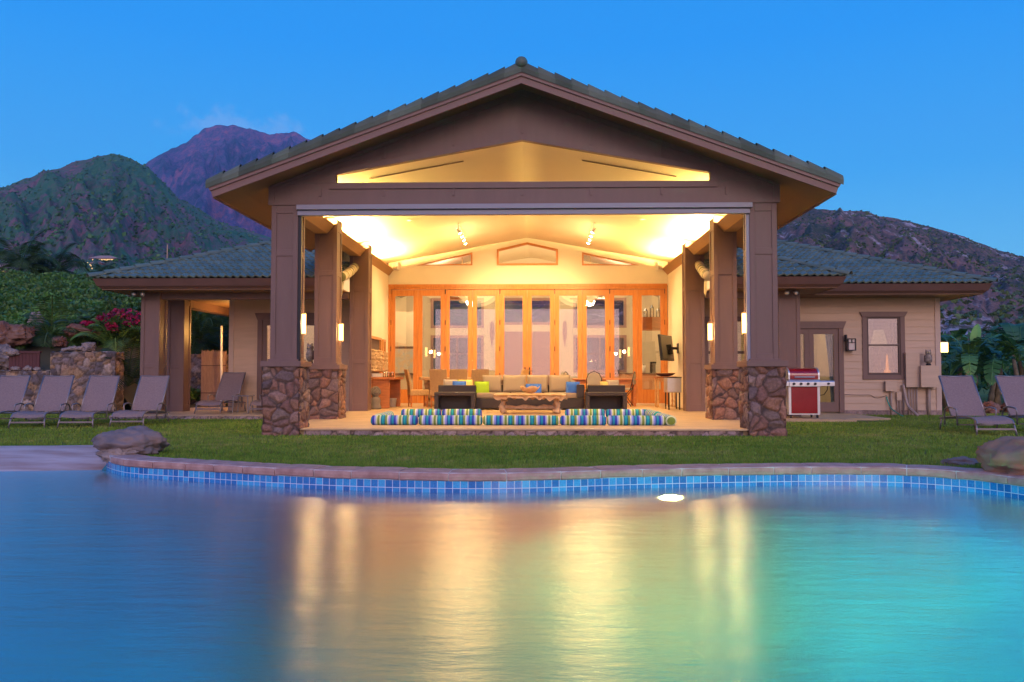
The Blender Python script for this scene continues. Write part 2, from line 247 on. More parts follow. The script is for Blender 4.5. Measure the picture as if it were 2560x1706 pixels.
# ------------------------------------------------------------------ object helpers
def tag(o, label=None, cat=None, group=None, kind=None):
    for k, v in (('label', label), ('category', cat), ('group', group), ('kind', kind)):
        if v: o[k] = v
    return o
def thing(name, label, cat, loc=(0, 0, 0), rz=0, group=None):
    o = bpy.data.objects.new(name, None); S.collection.objects.link(o); o.location = loc; o.rotation_euler = (0, 0, rz); o.empty_display_size = .1
    return tag(o, label, cat, group)
def children(o): return [c for c in S.objects if c.parent == o]
def dup(o, loc=None, rz=None, label=None, parent=None):
    c = o.copy(); S.collection.objects.link(c)
    if parent: c.parent = parent
    if loc is not None: c.location = loc
    if rz is not None: c.rotation_euler = (0, 0, rz)
    if label: c['label'] = label
    for ch in children(o): dup(ch, parent=c)
    return c
class MB:
    def __init__(s): s.v = []; s.f = []; s.m = []; s.mi = 0; s.tint = None; s.uv = None
    def add(s, vs, fs):
        b = len(s.v); s.v += [tuple(p) for p in vs]; s.f += [tuple(i + b for i in f) for f in fs]; s.m += [s.mi] * len(fs); return s
    def box(s, x0, x1, y0, y1, z0, z1, M=None):
        vs = [Vector(p) for p in ((x0, y0, z0), (x1, y0, z0), (x1, y1, z0), (x0, y1, z0), (x0, y0, z1), (x1, y0, z1), (x1, y1, z1), (x0, y1, z1))]
        if M is not None: vs = [M @ p for p in vs]
        return s.add(vs, [(0, 3, 2, 1), (4, 5, 6, 7), (0, 1, 5, 4), (1, 2, 6, 5), (2, 3, 7, 6), (3, 0, 4, 7)])
    def prism(s, poly, a, b, axis='y'):   # poly in the two other axes, extruded a..b
        n = len(poly)
        def P(p, d): return (p[0], d, p[1]) if axis == 'y' else ((d, p[0], p[1]) if axis == 'x' else (p[0], p[1], d))
        vs = [P(p, a) for p in poly] + [P(p, b) for p in poly]
        return s.add(vs, [tuple(range(n)), tuple(range(2 * n - 1, n - 1, -1))] + [(i, i + n, (i + 1) % n + n, (i + 1) % n) for i in range(n)])
    def tube(s, pts, r, n=8, cap=True):
        pts = [Vector(p) for p in pts]; rr = r if isinstance(r, (list, tuple)) else [r] * len(pts); rings = []
        up = Vector((0, 0, 1)); base = len(s.v)
        for i, p in enumerate(pts):
            d = (pts[min(i + 1, len(pts) - 1)] - pts[max(i - 1, 0)]).normalized(); a = d.cross(up)
            if a.length < .05: a = d.cross(Vector((0, 1, 0)))
            a.normalize(); b = d.cross(a)
            for k in range(n):
                th = 2 * pi * k / n; s.v.append(tuple(p + (a * cos(th) + b * sin(th)) * rr[i]))
        fs = []
        for i in range(len(pts) - 1):
            for k in range(n): fs.append((base + i * n + k, base + i * n + (k + 1) % n, base + (i + 1) * n + (k + 1) % n, base + (i + 1) * n + k))
        if cap: fs += [tuple(base + k for k in range(n))[::-1], tuple(base + (len(pts) - 1) * n + k for k in range(n))]
        s.f += fs; s.m += [s.mi] * len(fs); return s
    def bar(s, p, q, wd, h):     # rectangular bar between two points
        p, q = Vector(p), Vector(q); d = q - p; x = d.normalized(); a = x.cross(Vector((0, 0, 1)))
        if a.length < .01: a = Vector((1, 0, 0))
        a.normalize(); b = a.cross(x); vs = []
        for c in (p, q):
            for i, j in ((-1, -1), (1, -1), (1, 1), (-1, 1)): vs.append(c + a * wd / 2 * i + b * h / 2 * j)
        return s.add(vs, [(0, 1, 2, 3), (7, 6, 5, 4), (0, 4, 5, 1), (1, 5, 6, 2), (2, 6, 7, 3), (3, 7, 4, 0)])
    def lathe(s, prof, c=(0, 0, 0), n=20):
        b = len(s.v)
        for r, z in prof:
            for k in range(n): s.v.append((c[0] + r * cos(2 * pi * k / n), c[1] + r * sin(2 * pi * k / n), c[2] + z))
        fs = []
        for i in range(len(prof) - 1):
            for k in range(n): fs.append((b + i * n + k, b + i * n + (k + 1) % n, b + (i + 1) * n + (k + 1) % n, b + (i + 1) * n + k))
        s.f += fs; s.m += [s.mi] * len(fs); return s
    def ell(s, c, r, n=14, k=9, fn=None):
        b = len(s.v); c = Vector(c)
        for i in range(k + 1):
            ph = pi * i / k
            for j in range(n):
                th = 2 * pi * j / n; d = Vector((sin(ph) * cos(th), sin(ph) * sin(th), cos(ph))); q = Vector((d.x * r[0], d.y * r[1], d.z * r[2]))
                if fn: q = fn(q, d)
                s.v.append(tuple(c + q))
        fs = []
        for i in range(k):
            for j in range(n): fs.append((b + i * n + j, b + (i + 1) * n + j, b + (i + 1) * n + (j + 1) % n, b + i * n + (j + 1) % n))
        s.f += fs; s.m += [s.mi] * len(fs); return s
    def build(s, name, mats, parent=None, smooth=False, bevel=0, world=True):
        me = bpy.data.meshes.new(name); me.from_pydata(s.v, [], s.f)
        for m_ in (mats if isinstance(mats, (list, tuple)) else [mats]): me.materials.append(MATS[m_])
        if max(s.m, default=0) > 0: me.polygons.foreach_set('material_index', s.m)
        if smooth: me.polygons.foreach_set('use_smooth', [True] * len(s.f))
        if s.tint is not None:
            at = me.color_attributes.new('tint', 'FLOAT_COLOR', 'POINT'); at.data.foreach_set('color', np.asarray(s.tint, dtype=np.float32).ravel())
        if s.uv is not None:
            ul = me.uv_layers.new(name='uv'); idx = np.empty(len(me.loops), dtype=np.int32); me.loops.foreach_get('vertex_index', idx); ul.data.foreach_set('uv', np.asarray(s.uv, dtype=np.float32)[idx].ravel())
        me.validate(); me.update()
        o = bpy.data.objects.new(name, me); S.collection.objects.link(o)
        if parent is not None: o.parent = parent
        if bevel:
            b = o.modifiers.new('bevel', 'BEVEL'); b.width = bevel; b.segments = 2; b.limit_method = 'ANGLE'
        return o
def light(kind, loc, energy, col, parent=None, size=.1, rot=None, spot=None, blend=.5, size_y=None, name='lamp_light'):
    l = bpy.data.lights.new(name, kind); l.energy = energy; l.color = col
    if kind == 'AREA':
        l.size = size
        if size_y: l.shape = 'RECTANGLE'; l.size_y = size_y
    else: l.shadow_soft_size = size
    if kind == 'SPOT': l.spot_size = spot; l.spot_blend = blend
    o = bpy.data.objects.new(name, l); S.collection.objects.link(o); o.location = loc
    if rot: o.rotation_euler = rot
    if parent: o.parent = parent
    return o
WARM = (1, .645, .19)
# ------------------------------------------------------------------ stones
PAL = [(.21, .115, .085), (.26, .15, .11), (.15, .10, .09), (.30, .15, .09), (.21, .14, .12), (.20, .10, .075), (.27, .18, .14), (.24, .12, .08)]
PALW = [(.20, .145, .13), (.30, .19, .13), (.15, .125, .13), (.33, .21, .12), (.24, .19, .17), (.13, .10, .10), (.38, .29, .24), (.20, .15, .13)]
def stone_box(mb, x0, x1, y0, y1, z0, z1, cell=.16, step=.02, depth=.035, pal=PAL, faces='fblrt', seed=0, mortar=(.075, .055, .048)):
    """box whose faces are relief of irregular field stones"""
    tints = []; cx, cy = (x0 + x1) / 2, (y0 + y1) / 2
    def face(o, u, v_, n, lu, lv):
        nu, nv = max(2, int(lu / step)), max(2, int(lv / step)); b = len(mb.v)
        for j in range(nv + 1):
            for i in range(nu + 1):
                p = Vector(o) + Vector(u) * (lu * i / nu) + Vector(v_) * (lv * j / nv)
                q = Vector((p.x / cell + seed * 9.1, p.y / cell + seed * 3.3, p.z / cell * 1.12)); q += mn.noise_vector(q * .8) * .45
                d, pts = mn.voronoi(q); e = (d[1] - d[0]); h = min(1, e / .30); h = h * h * (3 - 2 * h)
                hs = int(abs(sin(pts[0].x * 12.9 + pts[0].y * 78.2 + pts[0].z * 37.7)) * 43758) % len(pal); tone = .8 + .5 * abs(sin(pts[0].x * 51.3 + pts[0].z * 17.1))
                c = pal[hs]; k = min(1, e / .10); rough = mn.noise(p * 30) * .15
                edge = 1.0
                if i in (0, nu): edge = .5
                off = (h - .5 + rough * h) * depth * edge + mn.noise(p * 5 + Vector((seed, 0, 0))) * .008
                mb.v.append(tuple(p + Vector(n) * off)); tints.append(tuple(mortar[a] * (1 - k) + c[a] * tone * k for a in range(3)) + (1,))
        fs = [(b + j * (nu + 1) + i, b + j * (nu + 1) + i + 1, b + (j + 1) * (nu + 1) + i + 1, b + (j + 1) * (nu + 1) + i) for j in range(nv) for i in range(nu)]
        mb.f.extend(fs); mb.m.extend([0] * len(fs))
    if 'f' in faces: face((x0, y0, z0), (1, 0, 0), (0, 0, 1), (0, -1, 0), x1 - x0, z1 - z0)
    if 'b' in faces: face((x1, y1, z0), (-1, 0, 0), (0, 0, 1), (0, 1, 0), x1 - x0, z1 - z0)
    if 'r' in faces: face((x1, y0, z0), (0, 1, 0), (0, 0, 1), (1, 0, 0), y1 - y0, z1 - z0)
    if 'l' in faces: face((x0, y1, z0), (0, -1, 0), (0, 0, 1), (-1, 0, 0), y1 - y0, z1 - z0)
    if 't' in faces: face((x0, y0, z1), (1, 0, 0), (0, 1, 0), (0, 0, 1), x1 - x0, y1 - y0)
    mb.tint = (mb.tint or []) + tints
    return mb
def rock(name, mat_, c, r, seed, label=None, cat='rock', group=None, rz=0, rough=.28, flat=.45):
    mb = MB()
    def fn(q, d):
        o_ = Vector((seed * 7.7, seed, 0)); k = 1 + mn.fractal(d * 1.3 + o_, .75, 2.1, 6) * rough * 1.3 - abs(mn.noise(d * 2.6 + o_)) * rough * .9 + mn.fractal(d * 6 + o_, .6, 2.2, 4) * .035
        d8 = max(abs(d.x), abs(d.y), abs(d.z)); k *= (1 + .10 * (1 / max(.58, d8) - 1.2))
        z = q.z if q.z > 0 else q.z * flat
        return Vector((q.x * k, q.y * k, z * k))
    mb.ell((0, 0, 0), r, 72, 46, fn); o = mb.build(name, mat_, smooth=True); o.location = c; o.rotation_euler = (0, 0, rz)
    return tag(o, label, cat, group) if label else o
# ================================================================== GROUND AND POOL
def catmull(pts, n=8):
    o = []; P = [Vector(p) for p in pts]; P = [P[0] * 2 - P[1]] + P + [P[-1] * 2 - P[-2]]
    for i in range(1, len(P) - 2):
        for k in range(n):
            t = k / n; a, b, c, d = P[i - 1], P[i], P[i + 1], P[i + 2]
            o.append(.5 * ((2 * b) + (c - a) * t + (2 * a - 5 * b + 4 * c - d) * t * t + (3 * b - a - 3 * c + d) * t ** 3))
    o.append(P[-2]); return o
WZ = -.175
beach = catmull([(-9.6, 9.2), (-8.6, 10.0), (-7.4, 10.3), (-6.4, 10.38), (-5.75, 10.5), (-5.30, 10.55)], 6)
edge = catmull([(-5.30, 10.55), (-4.98, 10.15), (-4.62, 9.84), (-4.01, 9.56), (-3.44, 9.31), (-2.9, 9.09), (-2.15, 8.84), (-1.23, 8.65), (-.23, 8.64), (1.12, 9.0), (2.56, 9.26), (3.4, 9.28), (3.95, 9.17), (4.4, 8.78), (4.66, 8.15), (4.85, 7.2)], 8)
rest = catmull([(4.85, 7.2), (5.3, 5.4), (5.2, 3.4), (3.8, 1.7), (1.2, .9), (-2, .8), (-5, 1.2), (-7.8, 2.6), (-9.6, 5.2), (-9.9, 7.6), (-9.6, 9.2)], 8)
outline = beach[:-1] + edge[:-1] + rest[:-1]
nb = len(beach) - 1; ne = len(edge) - 1
def normals(pl, closed=True):
    o = []
    for i in range(len(pl)):
        a, b = pl[(i - 1) % len(pl)], pl[(i + 1) % len(pl)]
        d = (b - a).normalized(); o.append(Vector((-d.y, d.x)))
    return o
nrm = normals(outline)
# outline runs left->right along the far side, so its left normal points away from the pool
LZ0 = []
for i, p in enumerate(outline):
    k = 1.15 if i < nb - 3 else (.30 if i > nb + 4 else .30 + .85 * (nb + 4 - i) / 7)
    if i >= nb + ne: k = .30 + (.85 * max(0, (i - (len(outline) - 8)) / 8))
    LZ0.append(p + nrm[i] * min(1.15, k))
ctr = Vector((-1.5, 5.5)); mb = MB(); n = len(outline)
rings = [LZ0]; angs = []
for p in LZ0:
    a = math.atan2(p.y - ctr.y, p.x - ctr.x)
    if angs:
        while a > angs[-1] + pi: a -= 2 * pi
        while a < angs[-1] - pi: a += 2 * pi
        a = min(a, angs[-1] - 1e-4)
    angs.append(a)
for R_ in (14, 26, 60, 200, 900, 4300):
    rings.append([ctr + Vector((cos(a), sin(a))) * R_ for a in angs])
for ri, rg in enumerate(rings):
    for p in rg: mb.v.append((p.x, p.y, 0 if ri < 4 else (0 if ri < 5 else -2.0)))
for ri in range(len(rings) - 1):
    for i in range(n): mb.f.append((ri * n + i, ri * n + (i + 1) % n, (ri + 1) * n + (i + 1) % n, (ri + 1) * n + i)); mb.m.append(0)
tag(mb.build('lawn', 'lawn'), kind='structure')
# apron of the shallow entry
mb = MB(); prof = [(-.02, -.24), (.12, WZ), (.35, -.12), (.6, -.05), (.85, .0), (1.05, .035), (1.16, .045), (1.22, .02), (1.24, -.05)]
idx = list(range(len(outline) - 8, len(outline))) + list(range(0, nb + 1)); cols_ = []
for i in idx:
    nn_ = nrm[i] if i != nb else (nrm[i] + nrm[i - 1]).normalized()
    k = 1.0
    for (d, z) in prof: q = outline[i] + nn_ * d * k; mb.v.append((q.x, q.y, z + mn.noise(Vector((q.x * 2, q.y * 2, 0))) * .008))
P_ = len(prof)
for a in range(len(idx) - 1):
    for b in range(P_ - 1): mb.f.append((a * P_ + b, (a + 1) * P_ + b, (a + 1) * P_ + b + 1, a * P_ + b + 1)); mb.m.append(0)
tag(mb.build('pool_apron', 'apron', smooth=True), kind='structure')
# coping stones along the tiled edge (joints are grooves)
cp = outline[nb:]; cn = nrm[nb:]; dist = [0]
for i in range(1, len(cp)): dist.append(dist[-1] + (cp[i] - cp[i - 1]).length)
def along(s_):
    for i in range(1, len(cp)):
        if dist[i] >= s_:
            t = (s_ - dist[i - 1]) / max(1e-6, dist[i] - dist[i - 1]); return cp[i - 1].lerp(cp[i], t), cn[i - 1].lerp(cn[i], t).normalized()
    return cp[-1], cn[-1]
mb = MB(); s_ = .0; total = dist[-1]; start_s = .35; k = 0
cprof = [(-.012, -.056), (-.028, -.045), (-.034, -.01), (-.03, .018), (-.008, .034), (.16, .038), (.30, .036), (.325, .02), (.325, -.03)]
s_ = start_s
while s_ < total - 7.0:
    ln_ = .40 + .18 * random.random(); dz = random.uniform(-.004, .004); b0 = len(mb.v); m_ = 5
    for a in range(m_ + 1):
        ss = s_ + .006 + (ln_ - .012) * a / m_; q, nn_ = along(ss)
        for (d, z) in cprof:
            e = .004 if a in (0, m_) else 0
            p = q + nn_ * (d + (e if d < .1 else -e)); mb.v.append((p.x, p.y, z - e + dz + mn.noise(Vector((p.x * 9, p.y * 9, z * 9))) * .004))
    Pn = len(cprof)
    for a in range(m_):
        for b in range(Pn - 1): mb.f.append((b0 + a * Pn + b, b0 + (a + 1) * Pn + b, b0 + (a + 1) * Pn + b + 1, b0 + a * Pn + b + 1)); mb.m.append(0)
    mb.f.append(tuple(b0 + b for b in range(Pn))); mb.f.append(tuple(b0 + m_ * Pn + b for b in range(Pn))[::-1]); mb.m += [0, 0]
    s_ += ln_
tag(mb.build('pool_coping', 'coping', smooth=False), kind='structure')
mb = MB(); s_ = start_s - .2      # mortar bed under the coping
for a in range(160):
    q, nn_ = along(s_ + (total - 7 - s_) * a / 159)
    for (d, z) in ((-.006, -.055), (-.024, .024), (.29, .030), (.29, -.05)): p = q + nn_ * d; mb.v.append((p.x, p.y, z))
for a in range(159):
    for b in range(3): mb.f.append((a * 4 + b, (a + 1) * 4 + b, (a + 1) * 4 + b + 1, a * 4 + b + 1)); mb.m.append(0)
MATS['mortar'] = mat('mortar', (.60, .54, .54), .9, .2, 20, .3)
tag(mb.build('coping_mortar', 'mortar'), kind='structure')
# tile band
mb = MB(); mb.uv = []; ns = 420
for a in range(ns + 1):
    ss = total * .80 * a / ns; q, nn_ = along(ss)
    for z in (-.056, -.056 - TS * 2.4): mb.v.append((q.x - nn_.x * .004, q.y - nn_.y * .004, z)); mb.uv.append((ss, (z + .056) + 10 * TS))
for a in range(ns): mb.f.append((2 * a, 2 * a + 1, 2 * a + 3, 2 * a + 2)); mb.m.append(0)
tag(mb.build('pool_tile_band', 'pool_tile'), kind='structure')
# plastered shell
def step_depth(x, y):
    d = ((x + 4.96) * 1.39 - (y - 7.75) * .8) / 1.60   # >0 : deep side of the steps
    if d < -.28: return -.42
    if d < .05: return -.42 - .0
    if d < .38: return -.68
    if d < .7: return -.95
    return -1.12 - min(.45, max(0, (d - .7)) * .07)
mb = MB(); zb = []
for i, p in enumerate(outline):
    mb.v.append((p.x, p.y, -.10 if i >= nb else -.19)); mb.v.append((p.x, p.y, -2.1))
for i in range(n): j = (i + 1) % n; mb.f.append((2 * i, 2 * j, 2 * j + 1, 2 * i + 1)); mb.m.append(0)
xs = np.arange(-10.2, 5.6, .11); ys = np.arange(.6, 10.9, .11); b = len(mb.v)
for y in ys:
    for x in xs: mb.v.append((x, y, step_depth(x, y)))
for j in range(len(ys) - 1):
    for i in range(len(xs) - 1): mb.f.append((b + j * len(xs) + i, b + j * len(xs) + i + 1, b + (j + 1) * len(xs) + i + 1, b + (j + 1) * len(xs) + i)); mb.m.append(0)
tag(mb.build('pool_shell', 'pool_plaster'), kind='structure')
# water body (closed, slightly larger than the shell)
import bmesh
bm = bmesh.new(); vt = [bm.verts.new((p.x + q.x * .015, p.y + q.y * .015, WZ)) for p, q in zip(outline, nrm)]; vb = [bm.verts.new((v_.co.x, v_.co.y, -2.3)) for v_ in vt]
bm.faces.new(vt); bm.faces.new(vb[::-1])
for i in range(n): bm.faces.new((vt[i], vb[i], vb[(i + 1) % n], vt[(i + 1) % n]))
bmesh.ops.recalc_face_normals(bm, faces=bm.faces); me = bpy.data.meshes.new('water'); bm.to_mesh(me); me.materials.append(MATS['water'])
wo_ = bpy.data.objects.new('water', me); S.collection.objects.link(wo_); tag(wo_, kind='structure')
# pool lamp in the far wall
q = W(1668, 1217, 9.02); lz = WZ - .50
pl = thing('pool_light', 'round underwater lamp glowing white just below the waterline of the tiled far edge', 'pool light', (q.x, 9.03, lz))
mb = MB(); mb.lathe([(.045, 0), (.045, .015), (.0, .025)], n=24); lens = mb.build('lens', 'pool_lens', pl, True); lens.rotation_euler = (pi / 2, 0, 0)
mb = MB(); mb.lathe([(.047, -.01), (.047, .03), (.085, .03), (.085, -.01)], n=24); o = mb.build('rim', 'steel', pl, True); o.rotation_euler = (pi / 2, 0, 0)
light('SPOT', (0.02, -.10, 0), 14000, (1, .84, .21), pl, .08, (radians(78), 0, radians(-158)), radians(150), 1)
# second lamp of the pool, round the bend on the right wall
pl2 = thing('pool_light', 'dim underwater lamp near the right bend of the pool wall below the big boulder', 'pool light', (4.72, 7.6, WZ - .45))
o = lens.copy(); S.collection.objects.link(o); o.parent = pl2; o.data = lens.data.copy(); o.data.materials[0] = emit('lens_dim', (.4, .9, 1), 1.2); o.rotation_euler = (0, -pi / 2, 0)
light('SPOT', (-.12, 0, 0), 150, (.65, .95, 1), pl2, .08, (radians(72), 0, radians(70)), radians(150), .8)
# grass blades
def grass(n_, seed):
    r = np.random.default_rng(seed); Y = 8.95 + (22.5 - 8.95) * r.random(n_) ** 1.6; X = (r.random(n_) * 2 - 1) * (Y * .66 + .6)
    far = np.array([[p.x, p.y] for p in LZ0]); oe = np.array([[p.x, p.y] for p in LZ0[:nb + ne]])
    yl = np.interp(X, oe[:, 0], oe[:, 1]); ok = (Y > yl + .0) & (X < 5.4) | ((X >= 4.9) & (Y > 7))
    slab = (X > -4.5) & (X < 4.1) & (Y > 14.3) | (Y > 19.45) & (X < 4) & (X > -9.8) | (Y > 18.6) & (X > 4) & (X < 7.6)
    ok &= ~slab; X, Y = X[ok], Y[ok]; k = len(X)
    h = .018 + .022 * r.random(k); a = r.random(k) * 2 * pi; wd = .0035 + .0035 * r.random(k) + Y * .0002; lean = (r.random((k, 2)) - .5) * .035
    v = np.zeros((k, 3, 3)); v[:, 0] = np.c_[X - np.cos(a) * wd, Y - np.sin(a) * wd, np.zeros(k)]; v[:, 1] = np.c_[X + np.cos(a) * wd, Y + np.sin(a) * wd, np.zeros(k)]; v[:, 2] = np.c_[X + lean[:, 0], Y + lean[:, 1], h]
    return v.reshape(-1, 3), k
def mesh_np(name, v, nverts_per, matn, tint=None, parent=None):
    k = len(v) // nverts_per; me = bpy.data.meshes.new(name); me.vertices.add(len(v)); me.vertices.foreach_set('co', np.ascontiguousarray(v, dtype=np.float32).ravel())
    me.loops.add(len(v)); me.loops.foreach_set('vertex_index', np.arange(len(v), dtype=np.int32)); me.polygons.add(k)
    me.polygons.foreach_set('loop_start', np.arange(k, dtype=np.int32) * nverts_per)
    me.update(calc_edges=True); me.materials.append(MATS[matn])
    if tint is not None:
        at = me.color_attributes.new('tint', 'FLOAT_COLOR', 'POINT'); at.data.foreach_set('color', np.ascontiguousarray(tint, dtype=np.float32).ravel())
    o = bpy.data.objects.new(name, me); S.collection.objects.link(o)
    if parent: o.parent = parent
    return o
v, k = grass(230000, 3); c = np.repeat(.7 + .6 * RNG.random(k), 3); tg = np.c_[c, c, c, np.ones(len(c))]; tg[:, 0] *= np.repeat(.85 + .4 * RNG.random(k), 3)
tag(mesh_np('grass', v, 3, 'grass_blade', tg), 'short green mown grass of the lawn around the pool and house', 'grass', kind='stuff')

# ================================================================== HOUSE
XC = -.215; HI = 3.765; CW = .45
def fz(y): return .11 + (y - 14.25) * .0073
house = thing('house', 'brown and tan single-storey house with open gabled lanai and green tiled roofs beside the pool', 'house', (XC, 20, 0))
HOFF = Vector((-XC, -20, 0))
def hp(mb, name, mats, parent=None, label=None, smooth=False, bevel=0):
    o = mb.build(name, mats, parent or house, smooth, bevel)
    if parent is None: o.location = HOFF
    if label: o['label'] = label
    return o
# floors
mb = MB(); mb.prism([(14.28, fz(14.28)), (34, fz(34)), (34, -.2), (14.28, -.2)], XC - 4.2, XC + 4.2, 'x'); hp(mb, 'lanai_floor', 'floor_stone')
mb = MB(); mb.box(-9.75, XC - 4.203, 19.5, 24.0, -.1, .085); mb.box(-9.75, -7.96, 24.0, 32, -.1, .085); hp(mb, 'patio_floor', 'floor_stone')
mb = MB(); mb.box(XC + 4.203, 6.9, 18.7, 22, -.1, .05); mb.box(6.9, 7.9, 19.4, 22, -.1, .045); hp(mb, 'patio_floor', 'floor_stone')
mb = MB(); stone_box(mb, XC - 3.62, XC + 3.62, 14.22, 14.4, -.02, .085, .19, .018, .02, [(.36, .25, .22), (.42, .30, .27), (.33, .24, .24), (.40, .26, .21)], 'f', 5); hp(mb, 'stone_step', 'field_stone')
mb = MB(); mb.box(XC - 3.7, XC + 3.7, 14.19, 14.4, .088, .118); hp(mb, 'step_edge', 'floor_stone', bevel=.008)
mb = MB(); stone_box(mb, -9.75, XC - 4.5, 19.47, 19.52, -.02, .07, .19, .03, .02, [(.36, .25, .22), (.33, .24, .24)], 'f', 6); hp(mb, 'stone_step', 'field_stone')
# columns
def column(cx, y0, z0, z1, rails, pier=None, w_=CW, mats='brown_paint'):
    mb = MB(); x0, x1, y1 = cx - w_ / 2, cx + w_ / 2, y0 + w_; t = .018; tw = .085; zt = z0
    mb.box(x0 + t, x1 - t, y0 + t, y1 - t, z0, z1)
    for (xa, xb, ya, yb) in ((x0, x0 + tw, y0, y0 + tw), (x1 - tw, x1, y0, y0 + tw), (x0, x0 + tw, y1 - tw, y1), (x1 - tw, x1, y1 - tw, y1)): mb.box(xa, xb, ya, yb, z0, z1)
    for (za, zb_) in rails:
        mb.box(x0 + tw, x1 - tw, y0 + .002, y0 + t + .01, za, zb_); mb.box(x0 + tw, x1 - tw, y1 - t - .01, y1 - .002, za, zb_)
        mb.box(x0 + .002, x0 + t + .01, y0 + tw, y1 - tw, za, zb_); mb.box(x1 - t - .01, x1 - .002, y0 + tw, y1 - tw, za, zb_)
    c = hp(mb, 'column', mats, bevel=.004)
    if pier:
        pz0, pz1, seed = pier; pm = MB(); e = .075; stone_box(pm, x0 - e, x1 + e, y0 - .12, y1 + .06, pz0, pz1, .21, .014, .045, PAL, 'fblr', seed)
        pm.build('stone_base', 'field_stone', c, True)
        km = MB(); km.box(x0 - .11, x1 + .11, y0 - .17, y1 + .10, pz1 - .005, pz1 + .09); km.box(x0 - .03, x1 + .03, y0 - .03, y1 + .03, pz1 + .09, pz1 + .125); km.build('column_cap', mats, c, bevel=.006)
    return c
cols = {}
for sgn in (-1, 1):
    cx = XC + sgn * (HI + CW / 2)
    cols[sgn, 0] = column(cx, 14.25, 1.2, 3.85, [(1.235, 1.36), (3.0, 3.11), (3.72, 3.85)], (-.05, 1.145, 11 + sgn))
    cols[sgn, 1] = column(cx, 17.1, 1.2, 4.16, [(1.235, 1.36), (3.0, 3.11), (3.9, 4.1)], (.05, 1.12, 21 + sgn))
    cols[sgn, 2] = column(cx, 20.37, fz(20.4), 4.16, [(fz(20.4), .32), (1.28, 1.37), (3.0, 3.11), (3.9, 4.1)])
cols['w', 0] = column(-9.165, 20.2, .085, 2.97, [(.085, .25), (1.18, 1.28), (2.8, 2.9)])
cols['w', 1] = column(-9.165, 21.65, .085, 2.97, [(.085, .25), (1.18, 1.28), (2.8, 2.9)])
cols['w', 2] = column(-9.165, 29.5, .085, 2.97, [(.085, .25), (1.18, 1.28), (2.8, 2.9)])
cols['e', 0] = column(5.93, 20.2, .05, 2.97, [(.05, .25), (1.2, 1.29), (2.8, 2.9)], None, .50)
# gable wall with the pentagon window
def gz(h): return 5.79 - .365 * h
def cz(h): return 4.93 - .18 * h
mb = MB(); Y0, Y1 = 14.25, 14.34; HW = 3.125
ho = 4.215
mb.prism([(XC - ho, 3.853), (XC + ho, 3.853), (XC + ho, 4.224), (XC - ho, 4.224)], Y0, Y1)
for s_ in (-1, 1):
    mb.prism([(XC + s_ * HW, 4.226), (XC + s_ * ho, 4.226), (XC + s_ * ho, gz(ho)), (XC + s_ * HW, gz(HW))][::s_ if s_ > 0 else -1], Y0, Y1)
    mb.prism([(XC, cz(0)), (XC + s_ * (HW - .002), cz(HW)), (XC + s_ * (HW - .002), gz(HW)), (XC, gz(0))][::s_ if s_ > 0 else -1], Y0, Y1)
gw = hp(mb, 'gable_wall', 'brown_paint')
mb = MB()                                        # battens and bands
for hx in (-3.39, -2.32, -1.15, 0, 1.15, 2.32, 3.39):
    mb.box(XC + hx - .018, XC + hx + .018, Y0 - .016, Y0 + .01, 4.0, 4.13)
    if abs(hx) < 3: mb.box(XC + hx - .018, XC + hx + .018, Y0 - .016, Y0 + .01, cz(abs(hx)) + .12, gz(abs(hx)) - .1)
mb.box(XC - ho, XC + ho, Y0 - .012, Y0 + .01, 3.86, 3.965)
for s_ in (-1, 1):
    mb.box(XC + s_ * ho - .05, XC + s_ * ho + .05, Y0 - .02, Y0 + .06, 3.86, 4.22)
    q = [(XC, gz(0) - .10), (XC + s_ * ho, gz(ho) - .10), (XC + s_ * ho, gz(ho) - .002), (XC, gz(0) - .002)]; mb.prism(q[::s_ if s_ > 0 else -1], Y0 - .03, Y0 + .012)
mb.build('batten', 'brown_paint', gw)
fw = .11; mb = MB(); mb.box(XC - HW - fw, XC + HW + fw, Y0 - .03, Y0 + .05, 4.224 - .10, 4.224)
for s_ in (-1, 1):
    mb.box(min(XC + s_ * HW, XC + s_ * (HW + fw)), max(XC + s_ * HW, XC + s_ * (HW + fw)), Y0 - .03, Y0 + .05, 4.226, cz(HW) + .05)
    q = [(XC, cz(0)), (XC + s_ * (HW + fw), cz(HW + fw)), (XC + s_ * (HW + fw), cz(HW + fw) + .10), (XC, cz(0) + .10)]; mb.prism(q[::s_ if s_ > 0 else -1], Y0 - .026, Y0 + .05)
gwin = hp(mb, 'gable_window', 'brown_paint')
mb = MB(); mb.add([(XC - HW, 14.3, 4.226), (XC + HW, 14.3, 4.226), (XC + HW, 14.3, cz(HW)), (XC, 14.3, cz(0)), (XC - HW, 14.3, cz(HW))], [(0, 1, 2, 3, 4)])
MATS['gable_glass'] = glass('gable_glass', .0, (.9, .9, .85)); mb.build('pane', 'gable_glass', gwin)
# sliding screen track
mb = MB(); mb.box(XC - HI - .005, XC + HI + .03, 14.15, 14.246, 3.765, 3.846); mb.box(XC - HI, XC + HI, 14.20, 14.30, 3.675, 3.748); mb.box(XC - HI + .01, XC + HI - .01, 14.22, 14.30, 3.748, 3.766)
hp(mb, 'screen_track', 'track_metal', bevel=.004)
for s_ in (-1, 1):
    mb = MB(); xa = XC + s_ * HI; xb = xa - s_ * .055; mb.box(min(xa, xb), max(xa, xb), 14.27, 14.34, 1.24, 3.674); hp(mb, 'screen_post', 'track_metal' if s_ > 0 else 'black_metal')
